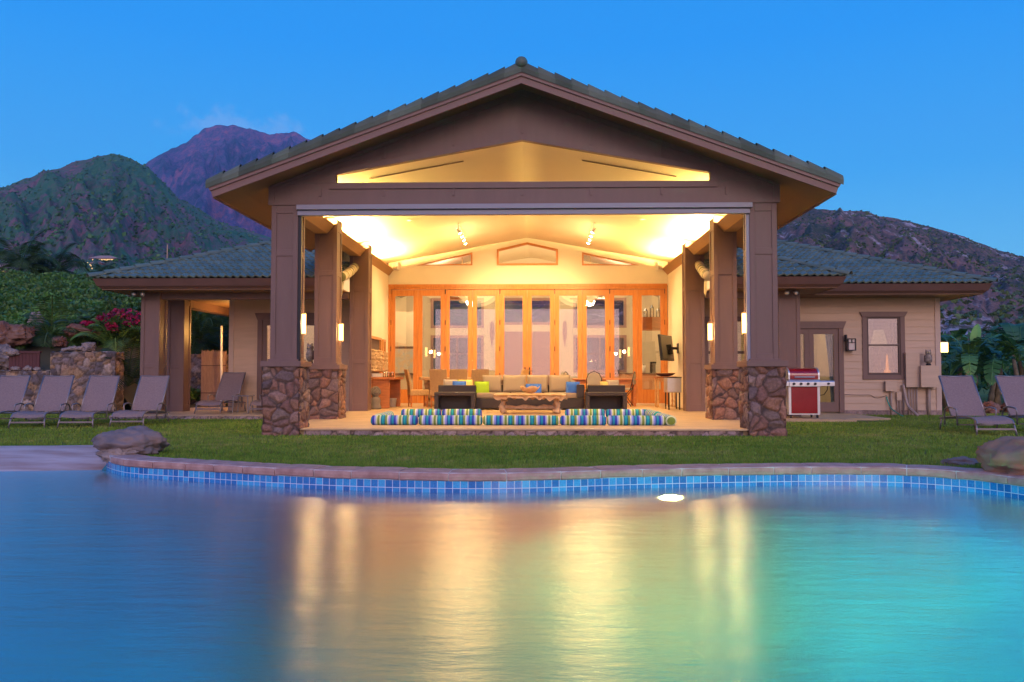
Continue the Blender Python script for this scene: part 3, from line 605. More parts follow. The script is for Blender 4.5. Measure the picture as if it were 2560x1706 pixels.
# ceiling, cove beams, side walls, back wall
mb = MB()
for s_ in (-1, 1):
    q = [(XC, cz(0)), (XC + s_ * 4.25, cz(4.25)), (XC + s_ * 4.25, cz(4.25) + .06), (XC, cz(0) + .06)]; mb.prism(q[::s_ if s_ > 0 else -1], 14.343, 24.398)
hp(mb, 'ceiling', 'ceiling')
for s_ in (-1, 1):
    mb = MB(); q = [(XC + s_ * 3.965, 3.85), (XC + s_ * 4.20, 3.85), (XC + s_ * 4.20, 4.16), (XC + s_ * 4.16, 4.16), (XC + s_ * 4.16, 3.90), (XC + s_ * 3.97, 3.90), (XC + s_ * 3.855, 4.01), (XC + s_ * 3.825, 4.01)]
    q = q if s_ < 0 else q[::-1]
    for (a, b) in ((14.63, 17.095), (17.555, 20.365), (20.825, 24.395)): mb.prism(q, a, b)
    bo = hp(mb, 'cove_beam', 'lit_beam_brown')
    mb = MB(); mb.box(min(XC + s_ * 3.82, XC + s_ * 3.86), max(XC + s_ * 3.82, XC + s_ * 3.86), 17.56, 20.36, 4.012, 4.03); mb.box(min(XC + s_ * 3.82, XC + s_ * 3.86), max(XC + s_ * 3.82, XC + s_ * 3.86), 14.63, 17.09, 4.012, 4.03); mb.box(min(XC + s_ * 3.82, XC + s_ * 3.86), max(XC + s_ * 3.82, XC + s_ * 3.86), 20.83, 24.39, 4.012, 4.03)
    mb.build('beam_lip', 'fir_trim', bo)
    for k, (a, b) in enumerate(((14.7, 17.05), (17.6, 20.3), (20.9, 24.3))):
        cl = thing('cove_light', 'warm strip light behind the %s beam, %s' % ('left' if s_ < 0 else 'right', ('nearest the pool', 'between the second and third columns', 'next to the back wall')[k]), 'strip light', (XC + s_ * 4.05, (a + b) / 2, 3.915), 0, 'cove strip lights')
        mb = MB(); mb.box(-.02, .02, -(b - a) / 2, (b - a) / 2, -.012, .012); mb.build('light_strip', 'lamp_glass', cl)
        light('AREA', (-s_ * .01, (0, 0, -.55)[k], .05), (1080, 700, 680)[k], WARM, cl, .06, (0, s_ * 1.90, 0), size_y=(b - a) * (.97, .97, .66)[k])
# side wall between third column and back wall
for s_ in (-1, 1):
    mb = MB(); xa, xb = XC + s_ * 3.97, XC + s_ * 4.25; mb.box(min(xa, xb), max(xa, xb), 20.83, 24.39, .1, 3.848); hp(mb, 'interior_wall', 'plaster_wall')
# back wall around folding doors and clerestory windows
YB = 24.4; DT = 3.56; DH = 3.90   # door frame top, half width of the frame
def holes_wall(rects, x0, x1, z0, z1, y0, y1, name, matn):
    """wall with rectangular holes, cut in vertical columns"""
    mb = MB(); xsl = sorted({x0, x1} | {r[0] for r in rects} | {r[1] for r in rects})
    for a, b in zip(xsl, xsl[1:]):
        zz = z0
        for r in sorted([r for r in rects if r[0] <= a + 1e-6 and r[1] >= b - 1e-6], key=lambda r: r[2]):
            if r[2] > zz: mb.box(a, b, y0, y1, zz, r[2])
            zz = r[3]
        if zz < z1: mb.box(a, b, y0, y1, zz, z1)
    return hp(mb, name, matn)
mb = MB()
# profile in x with roof slope, holes for the three clerestory windows
cw = [W(975, 703, YB), W(1131, 664, YB), W(1131, 703, YB)]       # left wedge
wl = (W(1043, 664, YB).x, W(1181, 664, YB).x, W(1100, 664, YB).z, W(1100, 632, YB).z)
wc = (W(1242, 664, YB).x, W(1395, 664, YB).x, W(1300, 664, YB).z, W(1300, 624, YB).z, W(1318, 606.5, YB).z)
wr = (W(1455, 664, YB).x, W(1598, 664, YB).x, W(1500, 664, YB).z, W(1500, 631, YB).z)
EPS = .004
def wallp(poly): mb.prism(poly, YB, YB + .16)
def cl_(x): return cz(abs(x - XC))
xL, xR = XC - 3.975, XC + 3.975
wallp([(xL, DT), (wl[0], DT), (wl[0], cl_(wl[0])), (xL, cl_(xL))])
wallp([(wl[0], DT), (wl[1], DT), (wl[1], wl[2]), (wl[0], wl[2])]); wallp([(wl[0], wl[2]), (wl[1], wl[3]), (wl[1], cl_(wl[1])), (wl[0], cl_(wl[0]))])
wallp([(wl[1], DT), (wc[0], DT), (wc[0], cl_(wc[0])), (wl[1], cl_(wl[1]))])
wallp([(wc[0], DT), (wc[1], DT), (wc[1], wc[2]), (wc[0], wc[2])]); xm = (wc[0] + wc[1]) / 2
wallp([(wc[0], wc[3]), (xm, wc[4]), (xm, cl_(xm)), (wc[0], cl_(wc[0]))]); wallp([(xm, wc[4]), (wc[1], wc[3]), (wc[1], cl_(wc[1])), (xm, cl_(xm))])
wallp([(wc[1], DT), (wr[0], DT), (wr[0], cl_(wr[0])), (wc[1], cl_(wc[1]))])
wallp([(wr[0], DT), (wr[1], DT), (wr[1], wr[2]), (wr[0], wr[2])]); wallp([(wr[0], wr[3]), (wr[1], wr[2]), (wr[1], cl_(wr[1])), (wr[0], cl_(wr[0]))])
wallp([(wr[1], DT), (xR, DT), (xR, cl_(xR)), (wr[1], cl_(wr[1]))])
hp(mb, 'back_wall', 'plaster_wall')
def polyframe(pts, y, wd, name, matn, glassm='door_glass'):
    c = Vector((sum(p[0] for p in pts) / len(pts), sum(p[1] for p in pts) / len(pts))); mb = MB(); n_ = len(pts); P = [Vector(p) for p in pts]; inn = []
    for i in range(n_):
        a, b, d = P[i - 1], P[i], P[(i + 1) % n_]; e1 = (b - a).normalized(); e2 = (d - b).normalized(); n1 = Vector((-e1.y, e1.x)); n2 = Vector((-e2.y, e2.x))
        k = wd / max(.25, (1 + n1.dot(n2))); inn.append(b + (n1 + n2) * k)
    for i in range(n_):
        j = (i + 1) % n_; mb.prism([tuple(P[i]), tuple(P[j]), tuple(inn[j]), tuple(inn[i])], y - .03, y + .10)
    o = hp(mb, name, matn); mb = MB(); mb.add([(p.x, y + .06, p.y) for p in inn], [tuple(range(n_))]); mb.build('pane', glassm, o); return o
polyframe([(wl[0], wl[2]), (wl[1], wl[2]), (wl[1], wl[3])], YB, .045, 'clerestory_window', 'fir_wood')
polyframe([(wc[0], wc[2]), (wc[1], wc[2]), (wc[1], wc[3]), (xm, wc[4]), (wc[0], wc[3])], YB, .055, 'clerestory_window', 'fir_wood')
polyframe([(wr[0], wr[2]), (wr[1], wr[2]), (wr[0], wr[3])], YB, .045, 'clerestory_window', 'fir_wood')
# door frame + ten folding panels
zf = fz(YB); xa, xb = W(977, 800, YB).x, W(1662, 800, YB).x; ztop = W(1300, 725, YB).z
mb = MB(); f0, f1 = W(971, 800, YB).x, W(1668, 800, YB).x; mb.box(f0, f1, YB - .05, YB + .12, ztop + .012, DT + .02); mb.box(f0, xa, YB - .05, YB + .12, zf, ztop + .01); mb.box(xb, f1, YB - .05, YB + .12, zf, ztop + .01); mb.box(f0, f1, YB - .07, YB - .045, DT - .05, DT + .035)
hp(mb, 'door_frame', 'fir_wood', bevel=.004)
pw = (xb - xa) / 10
for i in range(10):
    x0 = xa + pw * i; mb = MB(); sw = .125; y0, y1 = YB - .02, YB + .03
    zb0 = zf + .03; zg0 = zf + .42; zg1 = ztop - .17; x0a, x1a = x0 + .003, x0 + pw - .003
    mb.box(x0a, x0a + sw, y0, y1, zb0, ztop); mb.box(x1a - sw, x1a, y0, y1, zb0, ztop); mb.box(x0a + sw, x1a - sw, y0, y1, zb0, zg0); mb.box(x0a + sw, x1a - sw, y0, y1, zg1, ztop)
    d = hp(mb, 'folding_door', 'fir_wood', bevel=.003)
    mb = MB(); jj = .0035 * (random.random() - .5); mb.add([(x0a + sw, y0 + .025 + jj, zg0), (x1a - sw, y0 + .025 - jj, zg0), (x1a - sw, y0 + .025 - jj, zg1), (x0a + sw, y0 + .025 + jj, zg1)], [(0, 1, 2, 3)]); mb.build('pane', 'door_glass', d)
    if i in (0, 2, 4, 6, 8) or i == 9:
        xh = x0a if i != 9 else x1a
        for zz in (zf + .75, zf + 1.5, zf + 2.25, ztop - .12):
            mb = MB(); mb.box(xh - .012, xh + .012, y0 - .018, y0 + .004, zz, zz + .14); mb.build('hinge', 'black_metal', d)
    if i in (4, 5):
        mb = MB(); xh = x1a - .06 if i == 4 else x0a + .06; mb.box(xh - .018, xh + .018, y0 - .012, y0, zf + .80, zf + 1.05); mb.tube([(xh, y0 - .01, zf + .94), (xh, y0 - .06, zf + .94), (xh + (-.09 if i == 4 else .09), y0 - .06, zf + .94)], .009); mb.build('door_handle', 'black_metal', d)
# ------------------------------------------------------------------ roofs
def tiles(mb, org, U, V, rows, period=.17, course=.27, amp=.048, lift=.03, spp=8):
    """rows: function v -> (u0,u1); org + U*u + V*v (V up slope, unit per metre of run), wave across U"""
    U, V = Vector(U), Vector(V); Nn = U.cross(V).normalized(); Nn = Nn if Nn.z > 0 else -Nn; tints = mb.tint or []; v0 = 0; k = 0; vmax = rows[1]; fn = rows[0]
    while v0 < vmax - 1e-6:
        v1 = min(v0 + course, vmax); ua, ub = fn(v0); uc, ud = fn(v1); lo, hi = min(ua, uc), max(ub, ud); du = period / spp; i0, i1 = int(math.floor(lo / du)), int(math.ceil(hi / du)); b = len(mb.v); cnt = i1 - i0 + 1
        for (vv, L0, L1, lf) in ((v0, ua, ub, -.008), (v0, ua, ub, lift), (v1, uc, ud, .0)):
            for i in range(i0, i1 + 1):
                u = min(max(i * du, L0), L1); ph = u / period; fr_ = ph - math.floor(ph)
                hgt = amp * (.5 + .5 * sin(2 * pi * fr_ + .5 * sin(2 * pi * fr_))) * (.75 + .25 * (abs(sin(ph // 1 * 3.1 + k)) % 1))
                ti = int(math.floor(ph)); tone = .82 + .36 * (abs(sin(ti * 12.99 + k * 78.23) * 43758.5) % 1)
                p = Vector(org) + U * u + V * vv + Nn * (hgt * (1 if lf >= 0 else 1) + lf); mb.v.append(tuple(p)); tints.append((tone, tone, tone, 1))
        for r_ in (0, 1):
            for i in range(cnt - 1): a = b + r_ * cnt + i; mb.f.append((a, a + 1, a + 1 + cnt, a + cnt)); mb.m.append(0)
        v0 = v1; k += 1
    mb.tint = tints
def barrels(mb, p, q, r=.085, seg=.33, roll=None):
    p, q = Vector(p), Vector(q); d = q - p; L_ = d.length; d.normalize(); n_ = max(1, round(L_ / seg)); sg = L_ / n_; side = d.cross(Vector((0, 0, 1))).normalized(); up = side.cross(d); tints = mb.tint or []
    for i in range(n_):
        a = p + d * sg * i - d * .03; b_ = p + d * sg * (i + 1); base = len(mb.v); tone = .85 + .3 * random.random()
        for (c, rr, lf) in ((a, r * .94, .02), (a, r * 1.08, .02), (b_, r * .92, .0)):
            for k in range(9):
                th = pi * k / 8; mb.v.append(tuple(c + side * cos(th) * rr + up * (sin(th) * rr + lf - .03))); tints.append((tone, tone, tone, 1))
        for r_ in (0, 1):
            for k in range(8): x = base + r_ * 9 + k; mb.f.append((x, x + 1, x + 10, x + 9)); mb.m.append(0)
    mb.tint = tints
SL = .365; YF = 13.55; HE = 4.97
ridge_z = 5.838
main = None
for s_ in (-1, 1):
    mb = MB(); q = [(XC, 5.80), (XC + s_ * HE, 5.80 - SL * HE), (XC + s_ * HE, 5.838 - SL * HE), (XC, 5.838)]; mb.prism(q[::s_ if s_ > 0 else -1], YF + .02, 36)
    deck = hp(mb, 'roof', 'dark_brown')
    mb = MB(); tiles(mb, (XC, YF + .12, 5.86), (0, 1, 0), (s_, 0, -SL), (lambda v: (0, 22.3), HE + .05), .31, .29, .05, .03, 6) if False else tiles(mb, (XC + s_ * (HE + .06), YF + .12, 5.86 - SL * (HE + .06)), (0, 1, 0), (-s_, 0, SL), (lambda v: (0, 22.3), HE + .04), .31, .29, .045, .03, 6)
    mb.build('roof_tiles', 'roof_tile', deck)
    # rake tiles along the gable edge
    L_ = HE + .07; nT = 19
    tl = MB(); tl.tint = []
    for i in range(nT):
        h0 = L_ * i / nT; h1 = L_ * (i + 1) / nT; zt = lambda h, o_: 5.838 - SL * h + o_; tone = .65 + .6 * random.random(); b = len(tl.v)
        hh0 = h0 - .0; hh1 = h1 + .012
        prof = [(0, -.012), (-.012, .06), (.0, .115), (.035, .148), (.09, .158), (.15, .14), (.19, .08)]
        for (h, up) in ((hh0, .038), (hh1, .0), (hh1, -.03)):
            for (dy, dz) in prof: tl.v.append((XC + s_ * h, YF - .045 + (dy if up > -.025 else dy + .012), zt(h, 0) + dz * (1 if up > -.025 else .85) + (up * max(0, dz) / .15 if up > -.025 else 0))); tl.tint.append((tone,) * 3 + (1,))
        for r_ in (0, 1):
            for k in range(6):
                a = b + r_ * 7 + k; f_ = (a, a + 1, a + 8, a + 7); tl.f.append(f_); tl.m.append(0)
        tl.f.append(tuple(b + 7 + k for k in range(7))); tl.m.append(0)
    tl.build('rake_tiles', 'rake_tile', deck)
    # bargeboards
    mb = MB(); q = [(XC, 5.66), (XC + s_ * (HE - .02), 5.66 - SL * (HE - .02)), (XC + s_ * (HE + .015), 5.77 - SL * (HE + .015)), (XC, 5.77)]; mb.prism(q[::s_ if s_ > 0 else -1], YF, YF + .045)
    q = [(XC, 5.772), (XC + s_ * (HE + .02), 5.772 - SL * (HE + .02)), (XC + s_ * (HE + .05), 5.836 - SL * (HE + .05)), (XC, 5.836)]; mb.prism(q[::s_ if s_ > 0 else -1], YF - .028, YF + .045)
    hp(mb, 'bargeboard', 'fascia', deck)
    # side eave fascia
    ze = 5.66 - SL * HE; mb = MB(); xo = XC + s_ * HE; mb.box(min(xo, xo - s_ * .04), max(xo, xo - s_ * .04), YF + .045, 19.6, ze + .0, ze + .135); hp(mb, 'eave_fascia', 'fascia', deck)
    # soffit lining
    mb = MB(); q = [(XC, 5.785), (XC + s_ * 3.99, 5.785 - SL * 3.99), (XC + s_ * (HE - .04), ze + .03), (XC + s_ * (HE - .04), ze + .06), (XC, 5.80)]; mb.prism(q[::s_ if s_ > 0 else -1], YF + .046, 19.6); hp(mb, 'soffit', 'soffit', deck)
    mb = MB()
    for hh in (.9, 1.9, 2.85, 3.75): mb.box(XC + s_ * hh - .02, XC + s_ * hh + .02, YF + .046, 14.22, gz(hh) - .028, gz(hh) - .0)
    for hh in (4.45, 4.65): mb.box(XC + s_ * hh - .006, XC + s_ * hh + .006, YF + .1, 19.5, 5.785 - SL * hh - .012, 5.785 - SL * hh + .01)
    hp(mb, 'soffit_batten', 'soffit', deck)
mb = MB(); barrels(mb, (XC, YF + .05, 5.90), (XC, 36, 5.90), .12, .4); hp(mb, 'ridge_tiles', 'roof_tile')
mb = MB(); mb.ell((XC, YF - .02, 5.985), (.10, .10, .095), 18, 10); mb.tint = [(.8, .8, .8, 1)] * len(mb.v); hp(mb, 'ridge_cap', 'roof_tile', smooth=True)
# great room outer shell (hidden side walls)
# ---- wings
def fascia_run(mb, pts, z0, z1, closed=False, inn=.17):
    """pts: plan corners of the outer top edge; the bottom edge is set back (sloping board)"""
    P = [Vector(p) for p in pts]; n_ = len(P); off = []
    for i in range(n_):
        es = []
        if i > 0: e = (P[i] - P[i - 1]).normalized(); es.append(Vector((-e.y, e.x)))
        if i < n_ - 1: e = (P[i + 1] - P[i]).normalized(); es.append(Vector((-e.y, e.x)))
        q = es[0] if len(es) == 1 else (es[0] + es[1]) / max(.4, (1 + es[0].dot(es[1]))); off.append(q)
    zm = z0 + (z1 - z0) * .34
    for (za, ia, zb_, ib) in ((zm, inn * .40, z1, 0), (z0, inn, zm, inn * .46)):
        for i in range(n_ - 1):
            A, B = P[i], P[i + 1]; a0, b0 = A + off[i] * ia, B + off[i + 1] * ia; a1, b1 = A + off[i] * ib, B + off[i + 1] * ib; c0, d0 = A + off[i] * (ia + .06), B + off[i + 1] * (ia + .06)
            mb.add([(a0.x, a0.y, za), (b0.x, b0.y, za), (b1.x, b1.y, zb_), (a1.x, a1.y, zb_), (c0.x, c0.y, za), (d0.x, d0.y, za), ((B + off[i + 1] * .2).x, (B + off[i + 1] * .2).y, zb_), ((A + off[i] * .2).x, (A + off[i] * .2).y, zb_)], [(0, 1, 2, 3), (0, 4, 5, 1), (3, 2, 6, 7), (0, 3, 7, 4), (1, 5, 6, 2)])
ZE = 3.22; ZS = 2.97; HS = .4
XM = XC - HE - .03
roofL = MB(); A = (-10.16, 19.4)
def rowsL(v):
    x1 = XC - 4.2 if ZE + HS * v < 3.72 else XM
    return (v, x1 - A[0])
tiles(roofL, (A[0], A[1], ZE + .015), (1, 0, 0), (0, 1, HS), (rowsL, 6.4)) 
rL = hp(roofL, 'roof', 'roof_tile', label='green tiled hip roof of the left wing')
mb = MB(); tiles(mb, (A[0], A[1], ZE + .015), (0, 1, 0), (1, 0, HS), (lambda v: (v, 14.5 - v), 4.9)); hp(mb, 'roof_slope', 'roof_tile', rL)
mb = MB(); barrels(mb, (A[0] - .05, A[1] - .05, ZE + .05), (A[0] + 4.9, A[1] + 4.9, ZE + .05 + 4.9 * HS), .085, .36); hp(mb, 'hip_tiles', 'roof_tile', rL)
mb = MB(); fascia_run(mb, [(A[0], 33.9), (A[0], A[1]), (XC - 4.2, A[1])], ZS, ZE); hp(mb, 'fascia', 'shaded_wing_fascia', rL)
mb = MB(); mb.box(A[0] + .15, XC - 4.25, A[1] + .15, 22.19, ZS + .003, ZS + .03); mb.box(A[0] + .15, -7.96, 22.19, 33.7, ZS + .003, ZS + .03); hp(mb, 'soffit', 'soffit', rL)
mb = MB(); mb.box(-9.36, XC - 4.23, 20.28, 20.6, 2.82, ZS); hp(mb, 'porch_beam', 'brown_paint'); mb = MB(); mb.box(-9.33, -9.0, 22.1, 30, 2.78, ZS); hp(mb, 'porch_beam', 'brown_paint')
roofR = MB(); B = (11.04, 21.0); XN = XC + HE + .03
tiles(roofR, (B[0], B[1], ZE + .015), (-1, 0, 0), (0, 1, HS), (lambda v: (v, B[0] - XN), 6.2)); rR = hp(roofR, 'roof', 'roof_tile', label='green tiled hip roof of the right wing')
mb = MB(); tiles(mb, (B[0], B[1], ZE + .015), (0, 1, 0), (-1, 0, HS), (lambda v: (v, 13 - v), 6.2)); hp(mb, 'roof_slope', 'roof_tile', rR)
mb = MB(); barrels(mb, (B[0] + .05, B[1] - .05, ZE + .05), (B[0] - 6, B[1] + 6, ZE + .05 + 6 * HS), .085, .36); hp(mb, 'hip_tiles', 'roof_tile', rR)
mb = MB(); fascia_run(mb, [(6.0, B[1]), (B[0], B[1]), (B[0], 34)], ZS, ZE); hp(mb, 'fascia', 'shaded_wing_fascia', rR)
mb = MB(); mb.box(6.05, B[0] - .15, B[1] + .15, 22.04, ZS + .003, ZS + .03); mb.box(10.2, B[0] - .15, 22.04, 33.9, ZS + .003, ZS + .03); hp(mb, 'soffit', 'soffit', rR)
C_ = (6.98, 19.4); HS2 = .44
roofN = MB(); tiles(roofN, (C_[0], C_[1], ZE + .015), (-1, 0, 0), (0, 1, HS2), (lambda v: (v, C_[0] - (XN if ZE + HS2 * v > 3.7 else XC + 4.2)), 2.6)); rN = hp(roofN, 'roof', 'roof_tile', label='small lower tiled roof over the right entry')
mb = MB(); tiles(mb, (C_[0], C_[1], ZE + .015), (0, 1, 0), (-1, 0, HS2), (lambda v: (v, 1.8 + v * 1.1), 2.0)); hp(mb, 'roof_slope', 'roof_tile', rN)
mb = MB(); barrels(mb, (C_[0] + .05, C_[1] - .05, ZE + .05), (C_[0] - 2.2, C_[1] + 2.2, ZE + .05 + 2.2 * HS2), .085, .36); hp(mb, 'hip_tiles', 'roof_tile', rN)
mb = MB(); fascia_run(mb, [(XC + 4.2, C_[1]), C_, (C_[0], 21.2)], ZS, ZE - .002); hp(mb, 'fascia', 'shaded_wing_fascia', rN)
mb = MB(); mb.box(XC + 4.25, C_[0] - .16, C_[1] + .15, 22.03, ZS + .006, ZS + .034); hp(mb, 'soffit', 'soffit', rN)
mb = MB(); mb.box(XC + 4.23, 6.17, 20.3, 20.6, 2.82, ZS); hp(mb, 'porch_beam', 'brown_paint')
# siding
def siding(x0, x1, z0, z1, Y, holes, name='siding_wall', lap=.176, depth=.03):
    mb = MB(); th = .12; zs = [z0 + lap * k for k in range(int((z1 - z0) / lap) + 1)] + [z1]
    cuts = sorted(set(round(q, 4) for q in zs) | {round(q, 4) for h in holes for q in (h[2], h[3]) if z0 < q < z1})
    for z, zt in zip(cuts, cuts[1:]):
        zb_ = max(q for q in zs if q <= z + 1e-3); f0 = (z - zb_) / lap; f1 = (zt - zb_) / lap; segs = [(x0, x1)]
        if zt - z < .004: continue
        for h in holes:
            if h[2] < zt - .002 and h[3] > z + .002:
                ns_ = []
                for a, b in segs:
                    if h[1] <= a or h[0] >= b: ns_.append((a, b)); continue
                    if h[0] > a: ns_.append((a, h[0]))
                    if h[1] < b: ns_.append((h[1], b))
                segs = ns_
        for a, b in segs: mb.prism([(Y - .026 + .018 * f0, z), (Y - .026 + .018 * f1, zt), (Y + th, zt), (Y + th, z)], a, b, 'x')
    return hp(mb, name, 'siding')
def trim(name, parent, x0, x1, z0, z1, Y, wd=.11, head=.13, sill=True, matn='brown_paint', crown=.07, proud=.05):
    mb = MB(); mb.box(x0, x0 + wd, Y - proud, Y, z0, z1 - head); mb.box(x1 - wd, x1, Y - proud, Y, z0, z1 - head)
    mb.prism([(x0 - .0, z1 - head), (x1 + .0, z1 - head), (x1 + crown, z1), (x0 - crown, z1)], Y - proud - .02, Y)
    if sill: mb.box(x0 + wd, x1 - wd, Y - proud, Y, z0, z0 + wd)
    return mb
def french(x0, x1, z0, z1, Y, label=None):
    mb = trim('t', None, x0, x1, z0, z1 + .24, Y, .12, .18, False); d = hp(mb, 'french_door', 'brown_paint', label=label); a, b = x0 + .12, x1 - .12; mid = (a + b) / 2
    for (p, q) in ((a, mid), (mid, b)):
        mb = MB(); s_ = .12; mb.box(p + .002, p + s_, Y - .02, Y + .03, z0 + .02, z1 + .06); mb.box(q - s_, q - .002, Y - .02, Y + .03, z0 + .02, z1 + .06); mb.box(p + s_, q - s_, Y - .02, Y + .03, z0 + .02, z0 + .26); mb.box(p + s_, q - s_, Y - .02, Y + .03, z1 - .08, z1 + .06)
        mb.build('door_leaf', 'brown_paint', d); mb = MB(); mb.add([(p + s_, Y + .01, z0 + .26), (q - s_, Y + .01, z0 + .26), (q - s_, Y + .01, z1 - .08), (p + s_, Y + .01, z1 - .08)], [(0, 1, 2, 3)]); mb.build('pane', 'window_glass', d)
    return d
# left wing walls
YL = 22.2
siding(-7.85, XC - 4.25, .08, 2.97, YL, [(-7.2, -5.3, 0, 2.62)])
mb = MB(); mb.box(-7.97, -7.85, YL - .04, YL + .1, .085, 2.97); hp(mb, 'corner_board', 'trim_cream')
french(-7.22, -5.28, .085, 2.38, YL, 'brown french door of the left wing, mostly behind the stone piers')
def slats(mb, x0, x1, z0, z1, y, n_, d=.018):
    for i in range(n_): z = z0 + (z1 - z0) * (i + .5) / n_; mb.add([(x0, y - d, z - .004), (x1, y - d, z - .004), (x1, y + d, z + .006), (x0, y + d, z + .006)], [(0, 1, 2, 3)])
mb = MB(); mb.box(-7.97, -7.85, YL + .12, 33.5, .085, 2.97); mb.box(-7.85, XC - 4.2, 33.3, 33.5, .085, 2.97); hp(mb, 'side_wall', 'siding')
mb = MB(); mb.box(-7.84, -4.47, 26.2, 26.3, .09, 2.9); mb.box(-7.84, -4.47, YL + .13, 26.2, 2.88, 2.95); mb.box(-7.84, -4.47, YL + .13, 26.2, .02, .1); hp(mb, 'left_room_wall', 'room_wall')
# right wing walls
YR = 22.05; wx0, wx1, wz0, wz1 = W(2155.5, 900, YR).x, W(2261.5, 900, YR).x, W(2200, 949, YR).z, W(2200, 780, YR).z
fx0, fx1 = W(1937, 900, YR).x, W(2108, 900, YR).x
siding(XC + 4.25, 10.12, .12, 2.97, YR, [(fx0, fx1, 0, W(2000, 818, YR).z + .12), (wx0 + .05, wx1 - .05, wz0 + .05, wz1 - .05), (4.35, 5.55, .75, 2.4)])
mb = MB(); mb.box(10.12, 10.25, YR - .04, YR + .09, .12, 2.97); hp(mb, 'corner_board', 'trim_cream')
mb = MB(); mb.box(10.13, 10.25, YR + .09, 33.5, .1, 2.97); mb.box(5, 10.13, 33.3, 33.5, .1, 2.97); hp(mb, 'side_wall', 'siding')
mb = MB(); stone_box(mb, fx1, 10.24, YR - .06, YR + .05, -.03, .12, .4, .05, .015, [(.30, .21, .18), (.34, .25, .21)], 'ft', 8, (.2, .15, .13)); hp(mb, 'plinth', 'field_stone')
fd = french(fx0, fx1, .06, W(2000, 818, YR).z - .1, YR, 'brown french door behind the red grill')
wn_ = hp(trim('t', None, wx0, wx1, wz0, wz1, YR), 'window', 'brown_paint')
gx0, gx1, gz0, gz1 = wx0 + .11, wx1 - .11, wz0 + .11, wz1 - .13; zm = (gz0 + gz1) / 2 + .02
mb = MB()
for (a, b, c, d) in ((gx0, gx0 + .045, gz0, gz1), (gx1 - .045, gx1, gz0, gz1), (gx0 + .045, gx1 - .045, gz0, gz0 + .06), (gx0 + .045, gx1 - .045, gz1 - .045, gz1), (gx0 + .045, gx1 - .045, zm - .02, zm + .02)): mb.box(a, b, YR - .03, YR + .02, c, d)
mb.build('sash', 'steel' if False else 'dark_brown', wn_); mb = MB(); mb.add([(gx0, YR + .005, gz0), (gx1, YR + .005, gz0), (gx1, YR + .005, gz1), (gx0, YR + .005, gz1)], [(0, 1, 2, 3)]); mb.build('pane', 'dusk_glass', wn_)
mb = MB(); slats(mb, gx0, gx1, gz0, gz1, YR + .12, 42, .009); mb.build('window_blind', 'blind', wn_)
wn2 = hp(trim('t', None, 4.3, 5.6, .7, 2.5, YR), 'window', 'brown_paint'); mb = MB(); mb.add([(4.4, YR + .005, .8), (5.5, YR + .005, .8), (5.5, YR + .005, 2.37), (4.4, YR + .005, 2.37)], [(0, 1, 2, 3)]); mb.build('pane', 'window_glass', wn2)
mb = MB(); mb.box(4.4, 5.5, YR - .02, YR + .02, 1.55, 1.62); mb.build('sash', 'dark_brown', wn2); mb = MB(); slats(mb, 4.4, 5.5, .8, 2.37, YR + .12, 30, .01); mb.build('window_blind', 'blind', wn2)
mb = MB(); mb.box(4.1, 10.12, 26, 26.1, .1, 2.9); mb.box(8.05, 8.12, YR + .2, 26, .1, 2.88); mb.box(4.1, 10.12, YR + .13, 26, 2.88, 2.95); mb.box(4.1, 10.12, YR + .13, 26, .02, .1); hp(mb, 'right_room_wall', 'room_wall')
# ================================================================== GREAT ROOM BEHIND THE FOLDING DOORS
GY = 33.0; zg = fz(YB)
mb = MB(); mb.box(XC - 5.6, XC - 5.5, YB + .17, GY, zg, 6); mb.box(XC + 5.5, XC + 5.6, YB + .17, GY, zg, 6); hp(mb, 'great_room_wall', 'room_wall')
mb = MB()
for s_ in (-1, 1):
    q = [(XC, 5.55), (XC + s_ * 5.6, 4.55), (XC + s_ * 5.6, 4.62), (XC, 5.62)]; mb.prism(q[::s_ if s_ > 0 else -1], YB + .165, GY)
hp(mb, 'great_room_ceiling', 'ceiling')
def HX(px): return W(px, 900, GY).x
def HZ(py): return W(1300, py, GY).z
lowL = (HX(1083), HX(1203), HZ(925), HZ(845)); lowR = (HX(1440), HX(1560), HZ(925), HZ(845)); upL = (HX(1083), HX(1203), HZ(814), HZ(752)); upR = (HX(1440), HX(1560), HZ(814), HZ(752))
dr = (HX(1262), HX(1376), zg, HZ(836)); upM = (HX(1262), HX(1376), HZ(806), HZ(752))
holes_wall([lowL, lowR, upL, upR, dr, upM], XC - 5.5, XC + 5.5, zg, 5.6, GY, GY + .15, 'great_room_wall', 'room_wall')
for i, h in enumerate((lowL, lowR, upL, upR, upM)):
    mb = MB(); a, b, c, d = h; f_ = .10
    mb.box(a - f_, a, GY - .03, GY + .02, c - f_, d + f_); mb.box(b, b + f_, GY - .03, GY + .02, c - f_, d + f_); mb.box(a, b, GY - .03, GY + .02, d, d + f_); mb.box(a, b, GY - .03, GY + .02, c - f_, c)
    if i < 2: mb.box((a + b) / 2 - .04, (a + b) / 2 + .04, GY - .02, GY + .02, c, d); mb.box(a, b, GY - .02, GY + .02, (c + d) / 2 - .03, (c + d) / 2 + .03)
    wn_ = hp(mb, 'window', 'reflection_mauve', label='inner window seen through the folding doors')
    mb = MB(); mb.add([(a, GY + .05, c), (b, GY + .05, c), (b, GY + .05, d), (a, GY + .05, d)], [(0, 1, 2, 3)]); mb.build('pane', 'window_glass', wn_)
    if i < 2: mb = MB(); slats(mb, a, b, c, d, GY - .06, 30, .014); mb.build('window_blind', 'blind', wn_)
mb = MB(); a, b, c, d = dr; mb.box(a - .1, a, GY - .04, GY, c, d + .1); mb.box(b, b + .1, GY - .04, GY, c, d + .1); mb.box(a, b, GY - .04, GY, d, d + .1)
